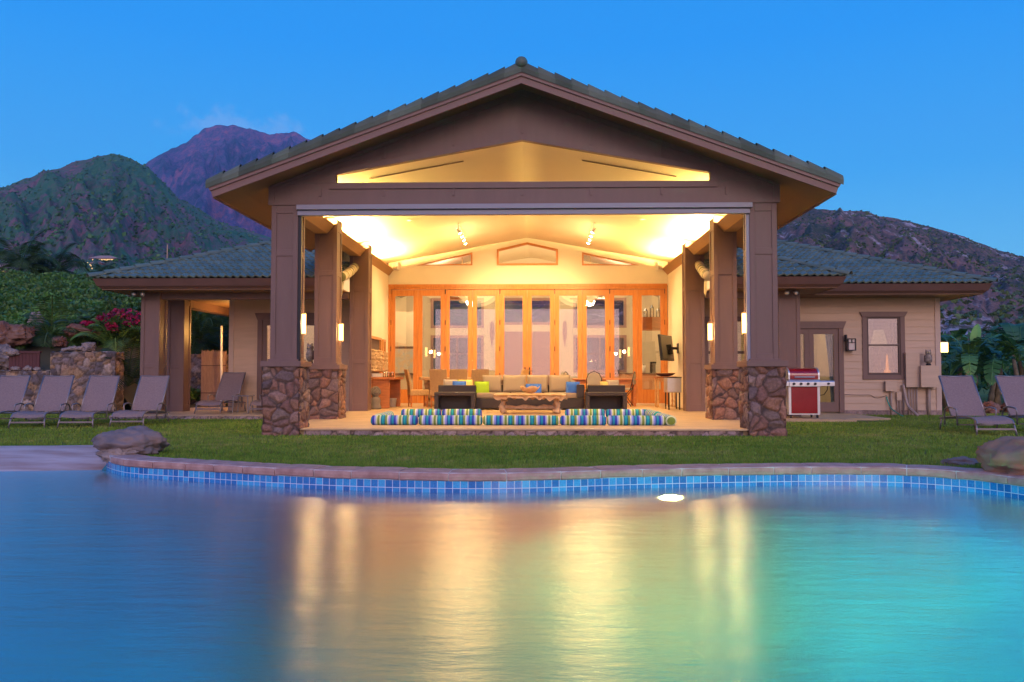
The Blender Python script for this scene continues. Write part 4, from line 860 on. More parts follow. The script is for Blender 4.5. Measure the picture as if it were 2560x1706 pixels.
for k in range(8): mb.box(a + (b - a) * k / 8 + .008, a + (b - a) * (k + 1) / 8 - .008, GY + .0, GY + .05, c, d)
mb.box(a, b, GY + .03, GY + .08, c, d); hp(mb, 'entry_door', 'reflection_mauve')
light('POINT', (XC - 2.6 - XC, 28.2 - 20, 4.3), 720, (1, .72, .40), house, .25); light('POINT', (XC + 2.6 - XC, 28.2 - 20, 4.3), 720, (1, .72, .40), house, .25)
light('POINT', (-6.2 - XC, 24.6 - 20, 2.5), 45, (1, .72, .42), house, .15); light('POINT', (8.9 - XC, 24 - 20, 2.4), 20, (1, .74, .45), house, .15); light('POINT', (6.6 - XC, 24 - 20, 2.4), 30, (1, .74, .45), house, .15); light('POINT', (4.9 - XC, 24 - 20, 2.4), 10, (1, .74, .45), house, .15)
mb = MB(); mb.box(HX(1470), HX(1620), GY - 2.2, GY - 1.5, zg, HZ(946) + .0)
ct = thing('kitchen_counter', 'wooden kitchen counter with dark stone top seen through the right folding doors', 'counter', (HX(1545), GY - 1.9, zg)); KX = HX(1545); KW = 2.3
mb = MB(); mb.box(-KW / 2, KW / 2, -.32, .32, 0, .86); mb.build('base', 'cabinet', ct); mb = MB(); mb.box(-KW / 2 - .04, KW / 2 + .04, -.36, .34, .862, .91); mb.build('worktop', 'granite', ct)
for k in range(4):
    mb = MB(); x = -KW / 2 + .05 + k * (KW - .1) / 4; mb.box(x + .02, x + (KW - .1) / 4 - .02, -.345, -.322, .62, .82); mb.build('drawer', 'cabinet', ct)
tp = thing('faucet', 'dark curved kitchen faucet on the counter behind the folding doors', 'faucet', (KX - .15, GY - 1.8, zg + .912)); mb = MB(); mb.tube([(0, 0, 0), (0, 0, .34), (0, -.05, .42), (0, -.16, .42), (0, -.2, .34)], .014); mb.build('spout', 'black_metal', tp); mb = MB(); mb.lathe([(.03, 0), (.03, .03), (0, .03)]); mb.build('base', 'black_metal', tp)
pt = thing('paper_towel_roll', 'white paper towel roll standing on the kitchen counter', 'paper towel', (KX + .75, GY - 1.85, zg + .912)); mb = MB(); mb.lathe([(0, .0), (.07, 0), (.07, .27), (.02, .27)]); mb.build('roll', 'white_plastic', pt, True); mb = MB(); mb.lathe([(.012, .2), (.012, .31), (0, .32)]); mb.build('post', 'black_metal', pt)
cm = thing('coffee_maker', 'black coffee maker with handle at the right end of the kitchen counter', 'coffee maker', (KX + 1.08, GY - 1.85, zg + .912)); mb = MB(); mb.box(-.1, .1, -.12, .12, 0, .04); mb.box(-.1, .1, .03, .12, .04, .36); mb.box(-.1, .1, -.12, .12, .30, .40); mb.build('body', 'black_metal', cm, bevel=.01); mb = MB(); mb.lathe([(0, .045), (.07, .045), (.08, .12), (.06, .22)], (0, -.05, 0)); mb.build('carafe', 'black_metal', cm, True)
for i, x in enumerate((-2.3, 1.75)):
    fn_ = thing('ceiling_fan', 'ceiling fan with lamp hanging over the %s half of the great room' % ('left', 'right')[i], 'ceiling fan', (x, 27.0, 3.42), 0, 'ceiling fans in the great room')
    mb = MB(); mb.tube([(0, 0, .1), (0, 0, 1.6)], .015); mb.lathe([(0, -.05), (.11, -.03), (.13, .04), (.05, .12)]); mb.build('motor', 'bowl_wood', fn_, True)
    for k in range(5):
        mb = MB(); a = 2 * pi * k / 5 + .3; M_ = Matrix.Rotation(a, 4, 'Z') @ Matrix.Rotation(.2, 4, 'X'); mb.box(.14, .68, -.065, .065, .0, .012, M_); mb.build('blade', 'red_wood', fn_)
    mb = MB(); mb.ell((0, 0, -.09), (.10, .10, .06), 14, 8); mb.build('globe', 'lamp_shade_lit', fn_, True)
for i, px in enumerate((1230, 1412)):
    mb = MB(); x = HX(px); mb.prism([(x - .09, 2.62), (x, 2.05), (x + .09, 2.62), (x + .07, 3.0), (x, 3.12), (x - .07, 3.0)], GY - .05, GY - .015); tag(mb.build('wall_paddle', 'reflection_mauve'), 'dark paddle-shaped wall carving %s of the entry door' % ('left', 'right')[i], 'wall decoration', 'paddles beside the entry door')
# ledge with lanterns and painting (right)
sx = W(1640, 800, 27.5).x
hp(MB().box(sx - .45, sx + 1.3, 27.3, 27.9, 2.45, 2.85), 'ledge', 'red_wood')
for i in range(3):
    ln_ = thing('lantern', ('short black lantern on the ledge, leftmost of three', 'taller black lantern in the middle of the ledge', 'black lantern on the ledge nearest the painting')[i], 'lantern', (sx - .33 + i * .2, 27.5, 2.852), 0, 'lanterns on the ledge'); h = (.30, .42, .30)[i]
    mb = MB()
    for a, b in ((-.05, -.05), (.05, -.05), (-.05, .05), (.05, .05)): mb.box(a - .006, a + .006, b - .006, b + .006, 0, h * .7)
    mb.box(-.06, .06, -.06, .06, 0, .015); mb.lathe([(.075, h * .7), (.03, h * .9), (.0, h)], n=4); mb.build('cage', 'black_metal', ln_); mb = MB(); mb.lathe([(0, .016), (.025, .016), (.025, .12), (0, .12)]); mb.build('candle', 'white_plastic', ln_)
pp = thing('painting', 'tall leaning painting with grey blue abstract on the ledge', 'painting', (sx + .40, 27.6, 2.852)); mb = MB(); mb.box(-.27, .27, -.015, .015, 0, 1.0, Matrix.Rotation(-.10, 4, 'X')); mb.build('canvas', 'picture', pp); mb = MB(); mb.box(-.29, .29, .016, .03, 0, 1.02, Matrix.Rotation(-.10, 4, 'X')); mb.build('backing', 'dark_brown', pp)
pf = thing('framed_picture', 'dark framed picture on the far left wall seen through the first folding door', 'picture', (-4.5, 29.5, 1.5)); mb = MB(); mb.box(-.4, .4, -.02, .02, -.5, .5); mb.build('frame', 'dark_brown', pf); mb = MB(); mb.box(-.32, .32, -.03, -.021, -.42, .42); mb.build('canvas', 'picture', pf)
hp(MB().box(-5.0, -3.9, 29.53, 29.6, zg, 3.2), 'partition_wall', 'room_wall')
# ================================================================== LAMPS, SPEAKERS, TRACKS
def sconce(loc, label, grp, n_=(1, 0)):
    t = thing('wall_lamp', label, 'wall lamp', loc, 0, grp); mb = MB(); mb.box(-.036, .036, -.05, .05, -.165, .165); mb.build('shade', 'lamp_glass', t, bevel=.008)
    mb = MB(); mb.box(-.042, .042, -.055, .055, -.18, -.166); mb.build('end_cap', 'bowl_wood', t); mb = MB(); mb.box(-.042, .042, -.055, .055, .166, .18); mb.build('end_cap', 'bowl_wood', t); mb = MB(); mb.box(n_[0] * .040 - (.003 if n_[0] else .04), n_[0] * .040 + (.008 if n_[0] else .04), -.04, .04, -.12, .12); mb.build('back_plate', 'black_metal', t)
    light('POINT', (-n_[0] * .17, 0, 0), 14, (1, .62, .25), t, .06); return t
for s_ in (-1, 1):
    sd = 'left' if s_ < 0 else 'right'
    sconce((XC + s_ * (HI - .044), 14.47, 1.87), 'lit tall box lamp on the inner side of the %s front column' % sd, 'lit box lamps on the lanai columns', (s_, 0))
    sconce((XC + s_ * (HI - .044), 17.32, 1.87), 'lit tall box lamp on the inner side of the second %s column' % sd, 'lit box lamps on the lanai columns', (s_, 0))
t = thing('wall_lamp', 'lit square lamp on the side wall at the far right corner of the house', 'wall lamp', (10.50, 22.4, 1.72)); mb = MB(); mb.box(-.075, .075, -.09, .09, -.125, .125); mb.build('shade', 'lamp_glass', t, bevel=.008); mb = MB(); mb.box(-.25, .08, -.03, .03, .128, .15); mb.build('end_cap', 'black_metal', t); light('POINT', (.0, 0, -.22), 45, (1, .62, .25), t, .06)
t = thing('wall_lamp', 'unlit lantern with stained glass panes between the french door and window', 'wall lamp', W(2127, 862, 21.9)); mb = MB(); mb.box(-.10, .10, -.09, .09, -.155, -.135); mb.box(-.10, .10, -.09, .09, .135, .155)
for a, b in ((-.09, -.08), (.09, -.08), (-.09, .08), (.09, .08)): mb.box(a - .012, a + .012, b - .012, b + .012, -.135, .135)
mb.box(-.09, .09, -.092, -.07, .04, .055); mb.box(-.01, .01, -.092, -.07, .055, .135); mb.box(-.13, -.10, -.04, .09, .08, .25); mb.build('cage', 'black_metal', t); mb = MB(); mb.box(-.078, .078, -.068, .068, -.13, .13); mb.build('glass_panel', 'stained', t)
sc = thing('wall_lamp', 'warm lamp on the porch side wall of the left wing, hidden behind the corner', 'wall lamp', (-8.05, 23.7, 2.2)); mb = MB(); mb.box(-.06, .06, -.06, .06, -.13, .13); mb.build('shade', 'lamp_glass', sc); mb = MB(); mb.box(.061, .08, -.04, .04, -.1, .1); mb.build('back_plate', 'black_metal', sc); light('POINT', (-.25, 0, 0), 80, (1, .50, .12), sc, .08)
for s_ in (-1, 1):
    x = W(1166 if s_ < 0 else 1474, 595, 22).x
    x = XC - 1.62 if s_ < 0 else XC + 1.62
    tr = thing('track_light', 'track of four small spot lamps on the %s slope of the lanai ceiling' % ('left' if s_ < 0 else 'right'), 'track light', (x, 21.3, cz(1.62) - .02), 0, 'ceiling track lights')
    mb = MB(); mb.box(-.02, .02, -1.0, 1.0, -.03, -.002); mb.build('rail', 'white_plastic', tr)
    for k in range(4):
        y = -.85 + k * .55; mb = MB(); d = Vector((-s_ * .3, .45, -.5)).normalized(); p = Vector((0, y, -.15)); mb.tube([(0, y, -.03), p], .008); mb.tube([p - d * .05, p + d * .06], [.03, .042], 12); h_ = mb.build('spot_head', 'white_plastic', tr)
        mb = MB(); mb.ell(p + d * .062, (.036, .036, .036), 10, 8); mb.build('bulb', 'lamp_hot', h_)
        light('SPOT', p + d * .10, 190, (1, .62, .26), tr, .03, d.to_track_quat('-Z', 'Y').to_euler(), radians(100), .8)
    light('POINT', (0, -.5, -.55), 56, (1, .64, .24), tr, .85); light('POINT', (0, .6, -.55), 56, (1, .64, .24), tr, .85)  # broad soft fill lights added under the track to lift the mid-ceiling
    sp_ = thing('speaker', 'small white box speaker on the back wall by the %s beam' % ('left' if s_ < 0 else 'right'), 'speaker', W(991 if s_ < 0 else 1648, 666, 24.25), radians(20 * s_), 'white wall speakers'); mb = MB(); mb.box(-.075, .075, -.07, .07, -.11, .11); mb.build('cabinet', 'white_plastic', sp_, bevel=.015); mb = MB(); mb.box(-.06, .06, -.076, -.071, -.095, .095); mb.build('grille', 'cushion_grey', sp_)
    gx = [W(921, 437, 14.78), W(1158, 393, 14.78)] if s_ < 0 else [W(1456, 392, 14.78), W(1692, 433, 14.78)]
    gx = [Vector((q.x, 14.85, cz(abs(q.x - XC)) - .012)) for q in gx]; mb = MB(); mb.bar(gx[0], gx[1], .03, .014); tag(mb.build('ceiling_slot', 'cushion_tan'), 'thin linear air slot on the %s slope of the ceiling, seen through the gable window' % ('left' if s_ < 0 else 'right'), 'air vent', 'linear ceiling slots')
for i, (hx, y) in enumerate(((-2.6, 16.2), (2.6, 16.2), (-2.6, 19.0), (2.6, 19.0), (-2.7, 22.6), (2.7, 22.6))):
    t = thing('downlight', 'small round recessed ceiling lamp on the %s slope, %s' % (('left', 'right')[i % 2], ('nearest the gable', 'halfway back', 'nearest the folding doors')[i // 2]), 'ceiling light', (XC + hx, y, cz(2.6) - .002), 0, 'recessed ceiling lamps'); mb = MB(); mb.lathe([(.055, -.012), (.075, -.012), (.08, .0), (.055, .0)], n=20); mb.build('trim_ring', 'white_plastic', t, True); mb = MB(); mb.lathe([(.053, -.006), (0, -.006)], n=20); mb.build('lens', 'lamp_glass', t)
    light('SPOT', (0, 0, -.03), 360, (1, .64, .27), t, .05, (0, 0, 0), radians(135), .9)
def flood(loc, label, rz=0):
    t = thing('floodlight', label, 'floodlight', loc, rz); mb = MB(); mb.lathe([(0, 0), (.05, 0), (.05, .03), (0, .03)]); mb.tube([(0, 0, 0), (0, -.03, -.05)], .012); mb.build('mount', 'frame_metal', t)
    for s_ in (-1, 1):
        mb = MB(); d = Vector((s_ * .25, -.7, -.45)).normalized(); p = Vector((s_ * .085, -.03, -.07)); mb.tube([(0, 0, -.02), p - d * .03], .012); mb.tube([p - d * .05, p - d * .02, p + d * .06, p + d * .075], [.025, .04, .062, .065], 12); h_ = mb.build('lamp_head', 'frame_metal', t, True); mb = MB(); mb.ell(p + d * .07, (.05, .05, .05), 10, 8); mb.build('lens', 'steel', h_, True)
flood(W(350, 726, 19.95), 'twin head floodlight under the left wing eave by the corner post'); flood(W(1976, 722, 19.95), 'twin head floodlight under the small right roof beside the front column')
flood(W(336, 728, 21.4), 'dark single floodlight farther left under the left wing eave')
cmr = thing('security_camera', 'small white dome security camera under the right end of the gable roof', 'camera', W(2040, 500, 14.6)); mb = MB(); mb.lathe([(.0, .0), (.055, 0), (.05, .04), (0, .05)]); mb.build('mount', 'black_metal', cmr); mb = MB(); mb.tube([(0, .02, -.01), (0, -.01, -.05), (0, -.09, -.09)], [.02, .04, .042], 12); mb.build('body', 'white_plastic', cmr, True); mb = MB(); mb.ell((0, -.09, -.09), (.03, .02, .03), 10, 6); mb.build('lens', 'black_metal', cmr, True)
# ================================================================== FURNITURE
def rotm(a, ax='Z'): return Matrix.Rotation(a, 4, ax)
# ---- striped bolsters
def bolster(p, q, r, label, z=None):
    p, q = Vector(p), Vector(q); L_ = (q - p).length; n_ = 20; mb = MB(); prof = []
    st_ = [(-L_ / 2, 0), (-L_ / 2 + .004, r * .62), (-L_ / 2 + .03, r * .93), (-L_ / 2 + .07, r)] + [(-L_ / 2 + .07 + (L_ - .14) * k / 16, r * (1 + .03 * mn.noise(Vector((k * .7, L_, 1))))) for k in range(1, 16)] + [(L_ / 2 - .07, r), (L_ / 2 - .03, r * .93), (L_ / 2 - .004, r * .62), (L_ / 2, 0)]
    for x, rr in st_:
        for k in range(n_):
            th = 2 * pi * k / n_; zz = sin(th) * rr; zz = max(zz, -r * .86); mb.v.append((x, cos(th) * rr * 1.04, zz))
    for i in range(len(st_) - 1):
        for k in range(n_): mb.f.append((i * n_ + k, i * n_ + (k + 1) % n_, (i + 1) * n_ + (k + 1) % n_, (i + 1) * n_ + k)); mb.m.append(0)
    t = thing('bolster', label, 'bolster cushion', (p + q) / 2, math.atan2(q.y - p.y, q.x - p.x), 'striped bolsters laid in a rectangle on the lanai floor')
    mb.build('cover', 'stripes', t, True)
    for s_ in (-1, 1):
        mb = MB(); ring = [(s_ * (L_ / 2 - .035), cos(2 * pi * k / 16) * r * .955, max(-r * .86, sin(2 * pi * k / 16) * r * .94)) for k in range(17)]; mb.tube(ring, .007, 5, False); mb.build('piping', 'stripes', t, True)
def BX(px, y): return W(px, 1050, y).x
yb = 15.3; rr = .092; zb = fz(yb) + rr * .86
fr_ = [(927.8, 1044.6), (1046.6, 1206.2), (1207.6, 1398.6), (1399.8, 1516), (1517.5, 1664)]
nm = ['leftmost of the five in the front row', 'second from left in the front row', 'longest, in the middle of the front row', 'short one right of the middle in the front row', 'last at the right of the front row']
for (a, b), s_ in zip(fr_, nm): bolster((BX(a, yb), yb, zb), (BX(b, yb), yb, zb), rr, 'blue green white striped bolster, ' + s_)
yk = 17.75; zk = fz(yk) + rr * .86
for a, b, s_ in ((1003, 1103, 'back row, behind the left corner'), (1104.5, 1205, 'back row, left edge of the gap'), (1412, 1513, 'back row, right edge of the gap'), (1514.5, 1622, 'back row, behind the right corner')): bolster((BX(a, yk), yk, zk), (BX(b, yk), yk, zk), rr, 'blue green white striped bolster, ' + s_)
xl, xr = BX(945, 15.6), BX(1672, 15.3)
bolster((xl, 15.55, zb), (xl - .02, 17.0, zk), rr, 'striped bolster along the left side, running towards the back'); bolster((BX(1010, 17.1) - .1, 16.95, zk), (BX(1003, 17.7), 17.7, zk), rr, 'short striped bolster closing the left rear corner') if False else None
bolster((xr + .03, 15.2, zb), (xr, 16.5, zb), rr * 1.05, 'striped bolster with round end towards the pool at the right front corner'); bolster((xr, 16.55, zk), (xr - .03, 17.75, zk), rr, 'striped bolster along the right side towards the rear corner')
# ---- coffee table of root wood
YT = 19.45; tx = W(1325, 1000, YT).x; tz = fz(YT)
ct = thing('coffee_table', 'low rustic root wood coffee table with gnarled edge and thick legs before the sofa', 'coffee table', (tx, YT, tz))
mb = MB(); nu, nv = 60, 22
for layer in (0, 1):
    for j in range(nv + 1):
        for i in range(nu + 1):
            u, v = i / nu * 2 - 1, j / nv * 2 - 1; e = max(abs(u), abs(v)); wob = 1 + .10 * mn.noise(Vector((u * 5, v * 5, 3))) * e
            x, y = u * .80 * wob, v * .40 * wob; z = .44 + .006 * mn.noise(Vector((x * 9, y * 9, 0)))
            if layer: z = .44 - .02 - e ** 3 * (.085 + .09 * mn.noise(Vector((x * 8, y * 8, 5))))
            if not layer: z -= max(0, e - .9) * .25
            mb.v.append((x, y, z))
nn = (nu + 1) * (nv + 1)
for layer in (0, 1):
    for j in range(nv):
        for i in range(nu): a = layer * nn + j * (nu + 1) + i; f_ = (a, a + 1, a + nu + 2, a + nu + 1); mb.f.append(f_ if not layer else f_[::-1]); mb.m.append(0)
per = [j * (nu + 1) for j in range(nv + 1)][::-1] + list(range(1, nu + 1)) + [j * (nu + 1) + nu for j in range(1, nv + 1)] + [nv * (nu + 1) + i for i in range(nu - 1, 0, -1)]
for a, b in zip(per, per[1:] + per[:1]): mb.f.append((a, b, b + nn, a + nn)); mb.m.append(0)
mb.build('tabletop', 'root_wood', ct, True)
for sx_ in (-1, 1):
    for sy in (-1, 1):
        mb = MB(); pts = []; rad = []
        for k in range(9): t_ = k / 8; pts.append((sx_ * (.60 + .03 * sin(t_ * 7 + sy)), sy * (.22 + .02 * cos(t_ * 5)), .02 + t_ * .37)); rad.append(.085 - .03 * sin(t_ * pi) + .018 * sin(t_ * 13 + sx_ * 2 + sy))
        mb.tube(pts, rad, 10); mb.build('leg', 'root_wood', ct, True)
mb = MB(); mb.tube([(-.62 + k * .155, .02 * sin(k), .13 + .012 * cos(k * 2)) for k in range(9)], [.05 + .012 * sin(k * 2.3) for k in range(9)], 10); mb.build('stretcher', 'root_wood', ct, True)
bw = thing('bowl', 'carved wooden bowl with wavy rim on the coffee table', 'bowl', (W(1325, 980, YT).x, YT, tz + .448)); mb = MB(); nB = 36
for (r_, z_) in ((.05, 0), (.13, .03), (.19, .09), (.215, .145), (.205, .14), (.17, .085), (.11, .04), (0.001, .02)):
    for k in range(nB): th = 2 * pi * k / nB; wv = 1 + .07 * sin(5 * th) * (z_ / .14); mb.v.append((cos(th) * r_ * wv, sin(th) * r_ * .8, z_ * (1 + .15 * sin(5 * th + 1))))
for i in range(7):
    for k in range(nB): mb.f.append((i * nB + k, i * nB + (k + 1) % nB, (i + 1) * nB + (k + 1) % nB, (i + 1) * nB + k)); mb.m.append(0)
mb.build('bowl_body', 'bowl_wood', bw, True)
# ---- cushions
def cushion_mesh(sx, sy, sz, puff=.5, n_=12):
    """pillow-like box: x,y extents, thickness z at centre"""
    mb = MB()
    for lay in (1, -1):
        for j in range(n_ + 1):
            for i in range(n_ + 1):
                u, v = i / n_ * 2 - 1, j / n_ * 2 - 1; k = (1 - abs(u) ** 3) * (1 - abs(v) ** 3); pin = 1 - .07 * (1 - abs(u)) * abs(v) ** 4 * 0 - 0
                x = sx / 2 * u * (1 - .06 * (1 - abs(v) ** 2)); x = sx / 2 * u * (1 - .05 * (1 - v * v) * abs(u) ** 4); y = sy / 2 * v * (1 - .05 * (1 - u * u) * abs(v) ** 4)
                mb.v.append((x, y, lay * sz / 2 * (k ** puff)))
    nn = (n_ + 1) ** 2
    for lay in (0, 1):
        for j in range(n_):
            for i in range(n_): a = lay * nn + j * (n_ + 1) + i; f_ = (a, a + 1, a + n_ + 2, a + n_ + 1); mb.f.append(f_ if not lay else f_[::-1]); mb.m.append(0)
    return mb
def rbox(name, x0, x1, y0, y1, z0, z1, m_, parent, bev=.03):
    mb = MB(); mb.box(x0, x1, y0, y1, z0, z1); return mb.build(name, m_, parent, True, bevel=bev)
def pillow(name, c, size, m_, rz, tilt, label, th=.14, grp='throw pillows on the lanai seats'):
    t = thing(name, label, 'pillow', c, rz, grp); mb = cushion_mesh(size, size, th, .55); mb.v = [tuple(Matrix.Rotation(radians(90) - tilt, 3, 'X') @ Vector(p)) for p in mb.v]; mb.build('cover', m_, t, True)
    mb = MB(); s = size / 2 * .985; R3 = Matrix.Rotation(radians(90) - tilt, 3, 'X'); mb.tube([tuple(R3 @ Vector(p)) for p in ((-s, -s, 0), (s, -s, 0), (s, s, 0), (-s, s, 0), (-s, -s, 0))], .006, 5); mb.build('piping', m_, t); return t
# ---- sofa
YS = 20.95; sz_ = fz(YS); sx0, sx1 = W(1190, 1000, YS).x, W(1461, 1000, YS).x
so_ = thing('sofa', 'long dark wicker sectional sofa with taupe cushions facing the pool', 'sofa', ((sx0 + sx1) / 2, YS, sz_)); hw = (sx1 - sx0) / 2
mb = MB(); mb.box(-hw, hw, 0, .88, .035, .28); mb.build('base', 'wicker_dark', so_, bevel=.01)
mb = MB(); mb.box(hw - .18, hw, -.0, .9, .282, .62); mb.build('armrest', 'wicker_dark', so_, bevel=.015)
mb = MB(); mb.box(-hw - .02, hw, .80, .93, .282, .60); mb.build('back_frame', 'wicker_dark', so_, bevel=.01)
for x in (-hw + .05, -.2, .7, hw - .08):
    mb = MB(); mb.box(x, x + .06, .05, .11, 0, .034); mb.build('foot', 'steel', so_)
sw = (2 * hw - .18) / 3
for k in range(3): rbox('seat_cushion', -hw + sw * k + .006, -hw + sw * (k + 1) - .006, -.01, .72, .282, .415, 'cushion_tan', so_, .03)
bwid = [(885, 1030), (1032, 1208), (1210, 1367), (1369, 1530)]
for a, b in bwid:
    xa_, xb_ = W(900 + a / 2.904, 980, YS + .6).x - so_.location.x, W(900 + b / 2.904, 980, YS + .6).x - so_.location.x
    mb = cushion_mesh(xb_ - xa_ - .008, .46, .20, .28, 14); R3 = Matrix.Rotation(radians(78), 3, 'X'); mb.v = [tuple(R3 @ Vector(p) + Vector(((xa_ + xb_) / 2, .68, .63))) for p in mb.v]; mb.build('back_cushion', 'cushion_tan', so_, True)
def unit_chair(cx, y, label, w_, tbl=True):
    t = thing('armchair', label, 'armchair', (cx, y, fz(y)), 0, 'dark wicker armchairs with their backs to the pool')
    mb = MB(); mb.box(-w_ / 2, w_ / 2, .12, .9, .03, .30); mb.build('base', 'wicker_dark', t, bevel=.01); mb = MB(); mb.box(-w_ / 2, w_ / 2, .0, .115, .03, .60); mb.build('backrest', 'wicker_dark', t, bevel=.012)
    rbox('seat_cushion', -w_ / 2 + .02, w_ / 2 - .02, .18, .88, .302, .44, 'cushion_tan', t, .03)
    for s_ in (-1, 1):
        mb = MB(); mb.box(s_ * w_ / 2 - (.1 if s_ > 0 else 0), s_ * w_ / 2 + (0 if s_ > 0 else .1), .12, .88, .302, .5); mb.build('armrest', 'wicker_dark', t, bevel=.01)
    for s_ in (-1, 1):
        mb = MB(); mb.box(s_ * (w_ / 2 - .08) - .025, s_ * (w_ / 2 - .08) + .025, .05, .1, 0, .029); mb.build('foot', 'steel', t)
    return t
def side_tbl(cx, y, label, w_):
    t = thing('side_table', label, 'side table', (cx, y, fz(y)), 0, 'hollow dark wicker side tables'); mb = MB(); mb.box(-w_ / 2, w_ / 2, 0, .55, .36, .44); mb.build('tabletop', 'wicker_dark', t, bevel=.01)
    for s_ in (-1, 1):
        mb = MB(); a = s_ * w_ / 2; b = a - s_ * .10; mb.box(min(a, b), max(a, b), 0, .55, .015, .358); mb.build('side_panel', 'wicker_dark', t, bevel=.008)
    mb = MB(); mb.box(-w_ / 2 + .10, w_ / 2 - .10, .50, .54, .015, .358); mb.build('back_panel', 'wicker_dark', t)
    return t
def PXc(a): return 900 + a / 2.904
unit_chair(W(PXc(703), 1000, 21.1).x, 21.15, 'dark wicker armchair left of the sofa holding blue and yellow pillows', .93); unit_chair(W(PXc(1790), 1000, 21.1).x, 21.15, 'dark wicker armchair right of the sofa holding yellow and grey pillows', .92)
side_tbl(W(PXc(686), 1000, 20.5).x, 20.53, 'hollow dark wicker side table in front of the left armchair', .98); side_tbl(W(PXc(1790), 1000, 20.5).x, 20.53, 'hollow dark wicker side table in front of the right armchair', .98)
def atz(px, py, y): return W(PXc(px), 560 + py / 2.904, y)
pillow('pillow', atz(885, 1196, 21.25), .36, 'cushion_green', .1, .25, 'lime green square pillow at the left end of the sofa')
pillow('pillow', atz(1545, 1196, 21.22), .34, 'cushion_blue', -.15, .25, 'bright blue square pillow at the right end of the sofa')
pillow('pillow', atz(1262, 1212, 21.2), .38, 'cushion_blue', .05, .5, 'blue pillow behind the wooden bowl in the middle of the sofa')
pillow('pillow', atz(720, 1190, 21.5), .34, 'cushion_blue', 0, .3, 'blue pillow peeking over the left armchair back')
pillow('pillow', atz(770, 1178, 21.75), .34, 'cushion_yellow', .2, .3, 'yellow pillow beside the blue one in the left armchair'); pillow('pillow', atz(745, 1170, 22.0), .30, 'cushion_green', .3, .3, 'green pillow tucked behind the yellow one on the left')
pillow('pillow', atz(655, 1180, 21.8), .36, 'cushion_grey', 0, .2, 'grey brown cushion at the far left of the left armchair')
pillow('pillow', atz(1782, 1188, 21.45), .32, 'cushion_yellow', .78, .3, 'pale yellow pillow over the right armchair back'); pillow('pillow', atz(1836, 1178, 21.5), .32, 'cushion_grey', .1, .3, 'grey pillow at the right of the right armchair')
# ---- wicker dining chairs and live edge table
def wicker_chair(loc, rz, label):
    t = thing('dining_chair', label, 'dining chair', loc, rz, 'high backed wicker dining chairs'); mb = MB()
    n_ = 12
    for lay in (0, 1):
        for j in range(n_ + 1):
            z = .42 + .55 * j / n_; y = -.20 - .10 * (j / n_) ** 1.6 - lay * .05
            for i in range(7): u = i / 6 * 2 - 1; mb.v.append((u * .225, y - .03 * (1 - u * u), z + (.015 * (1 - u * u) if j == n_ else 0)))
    a0 = 7 * (n_ + 1)
    for lay in (0, 1):
        for j in range(n_):
            for i in range(6): a = lay * a0 + j * 7 + i; mb.f.append((a, a + 1, a + 8, a + 7)); mb.m.append(0)
    for j in range(n_):
        for i in (0, 6): a = j * 7 + i; mb.f.append((a, a + 7, a + 7 + a0, a + a0)); mb.m.append(0)
    for i in range(6): a = n_ * 7 + i; mb.f.append((a, a + 1, a + 1 + a0, a + a0)); mb.m.append(0)
    mb.build('backrest', 'wicker_tan', t)
    mb = MB(); mb.box(-.235, .235, -.26, .24, .30, .45); mb.build('seat', 'wicker_tan', t, bevel=.02)
    for a, b in ((-.2, -.22), (.2, -.22), (-.2, .2), (.2, .2)):
        mb = MB(); mb.tube([(a, b, 0), (a, b, .31)], [.02, .026], 8); mb.build('leg', 'red_wood', t)
    mb = MB(); mb.box(-.23, .23, -.355, -.29, .965, .985); mb.build('top_rail', 'root_wood', t, bevel=.006)
    return t
dz = fz(23)
wicker_chair((W(PXc(425), 1000, 22.8).x, 22.75, dz), radians(-72), 'wicker dining chair at the left end of the dining table, seen side on')
for k, (a, nm_) in enumerate(((588, 'left'), (722, 'middle'), (865, 'right'))): wicker_chair((W(PXc(a), 1000, 22.3).x, 22.3, dz), radians(8 * (k - 1)), 'wicker dining chair with its back to the pool, %s of three behind the sofa' % nm_)
wicker_chair((W(PXc(1120), 1000, 23.2).x, 23.1, dz), radians(70), 'wicker dining chair at the right end of the dining table, by the door handles')
dt = thing('dining_table', 'live edge wooden dining table on trunk legs between the wicker chairs', 'dining table', (W(PXc(770), 1000, 23).x, 23.05, dz)); mb = MB()
edge_ = [(1.28 * cos(a) * (1 + .04 * sin(7 * a)) if abs(cos(a)) < 1 else 0, .42 * sin(a) * (1 + .08 * sin(5 * a + 1))) for a in [2 * pi * k / 40 for k in range(40)]]
edge_ = [(math.copysign(abs(x / 1.28) ** .5 * 1.28, x), math.copysign(abs(y / .42) ** .5 * .42, y)) for x, y in edge_]
mb.prism(edge_, .70, .78, 'z'); mb.build('tabletop', 'root_wood', dt, bevel=.012)
for x in (-.98, .98):
    mb = MB(); mb.tube([(x + .02 * sin(k), 0, .698 * k / 6) for k in range(7)], [.15, .13, .12, .12, .13, .15, .17], 12); mb.build('leg', 'root_wood', dt, True)
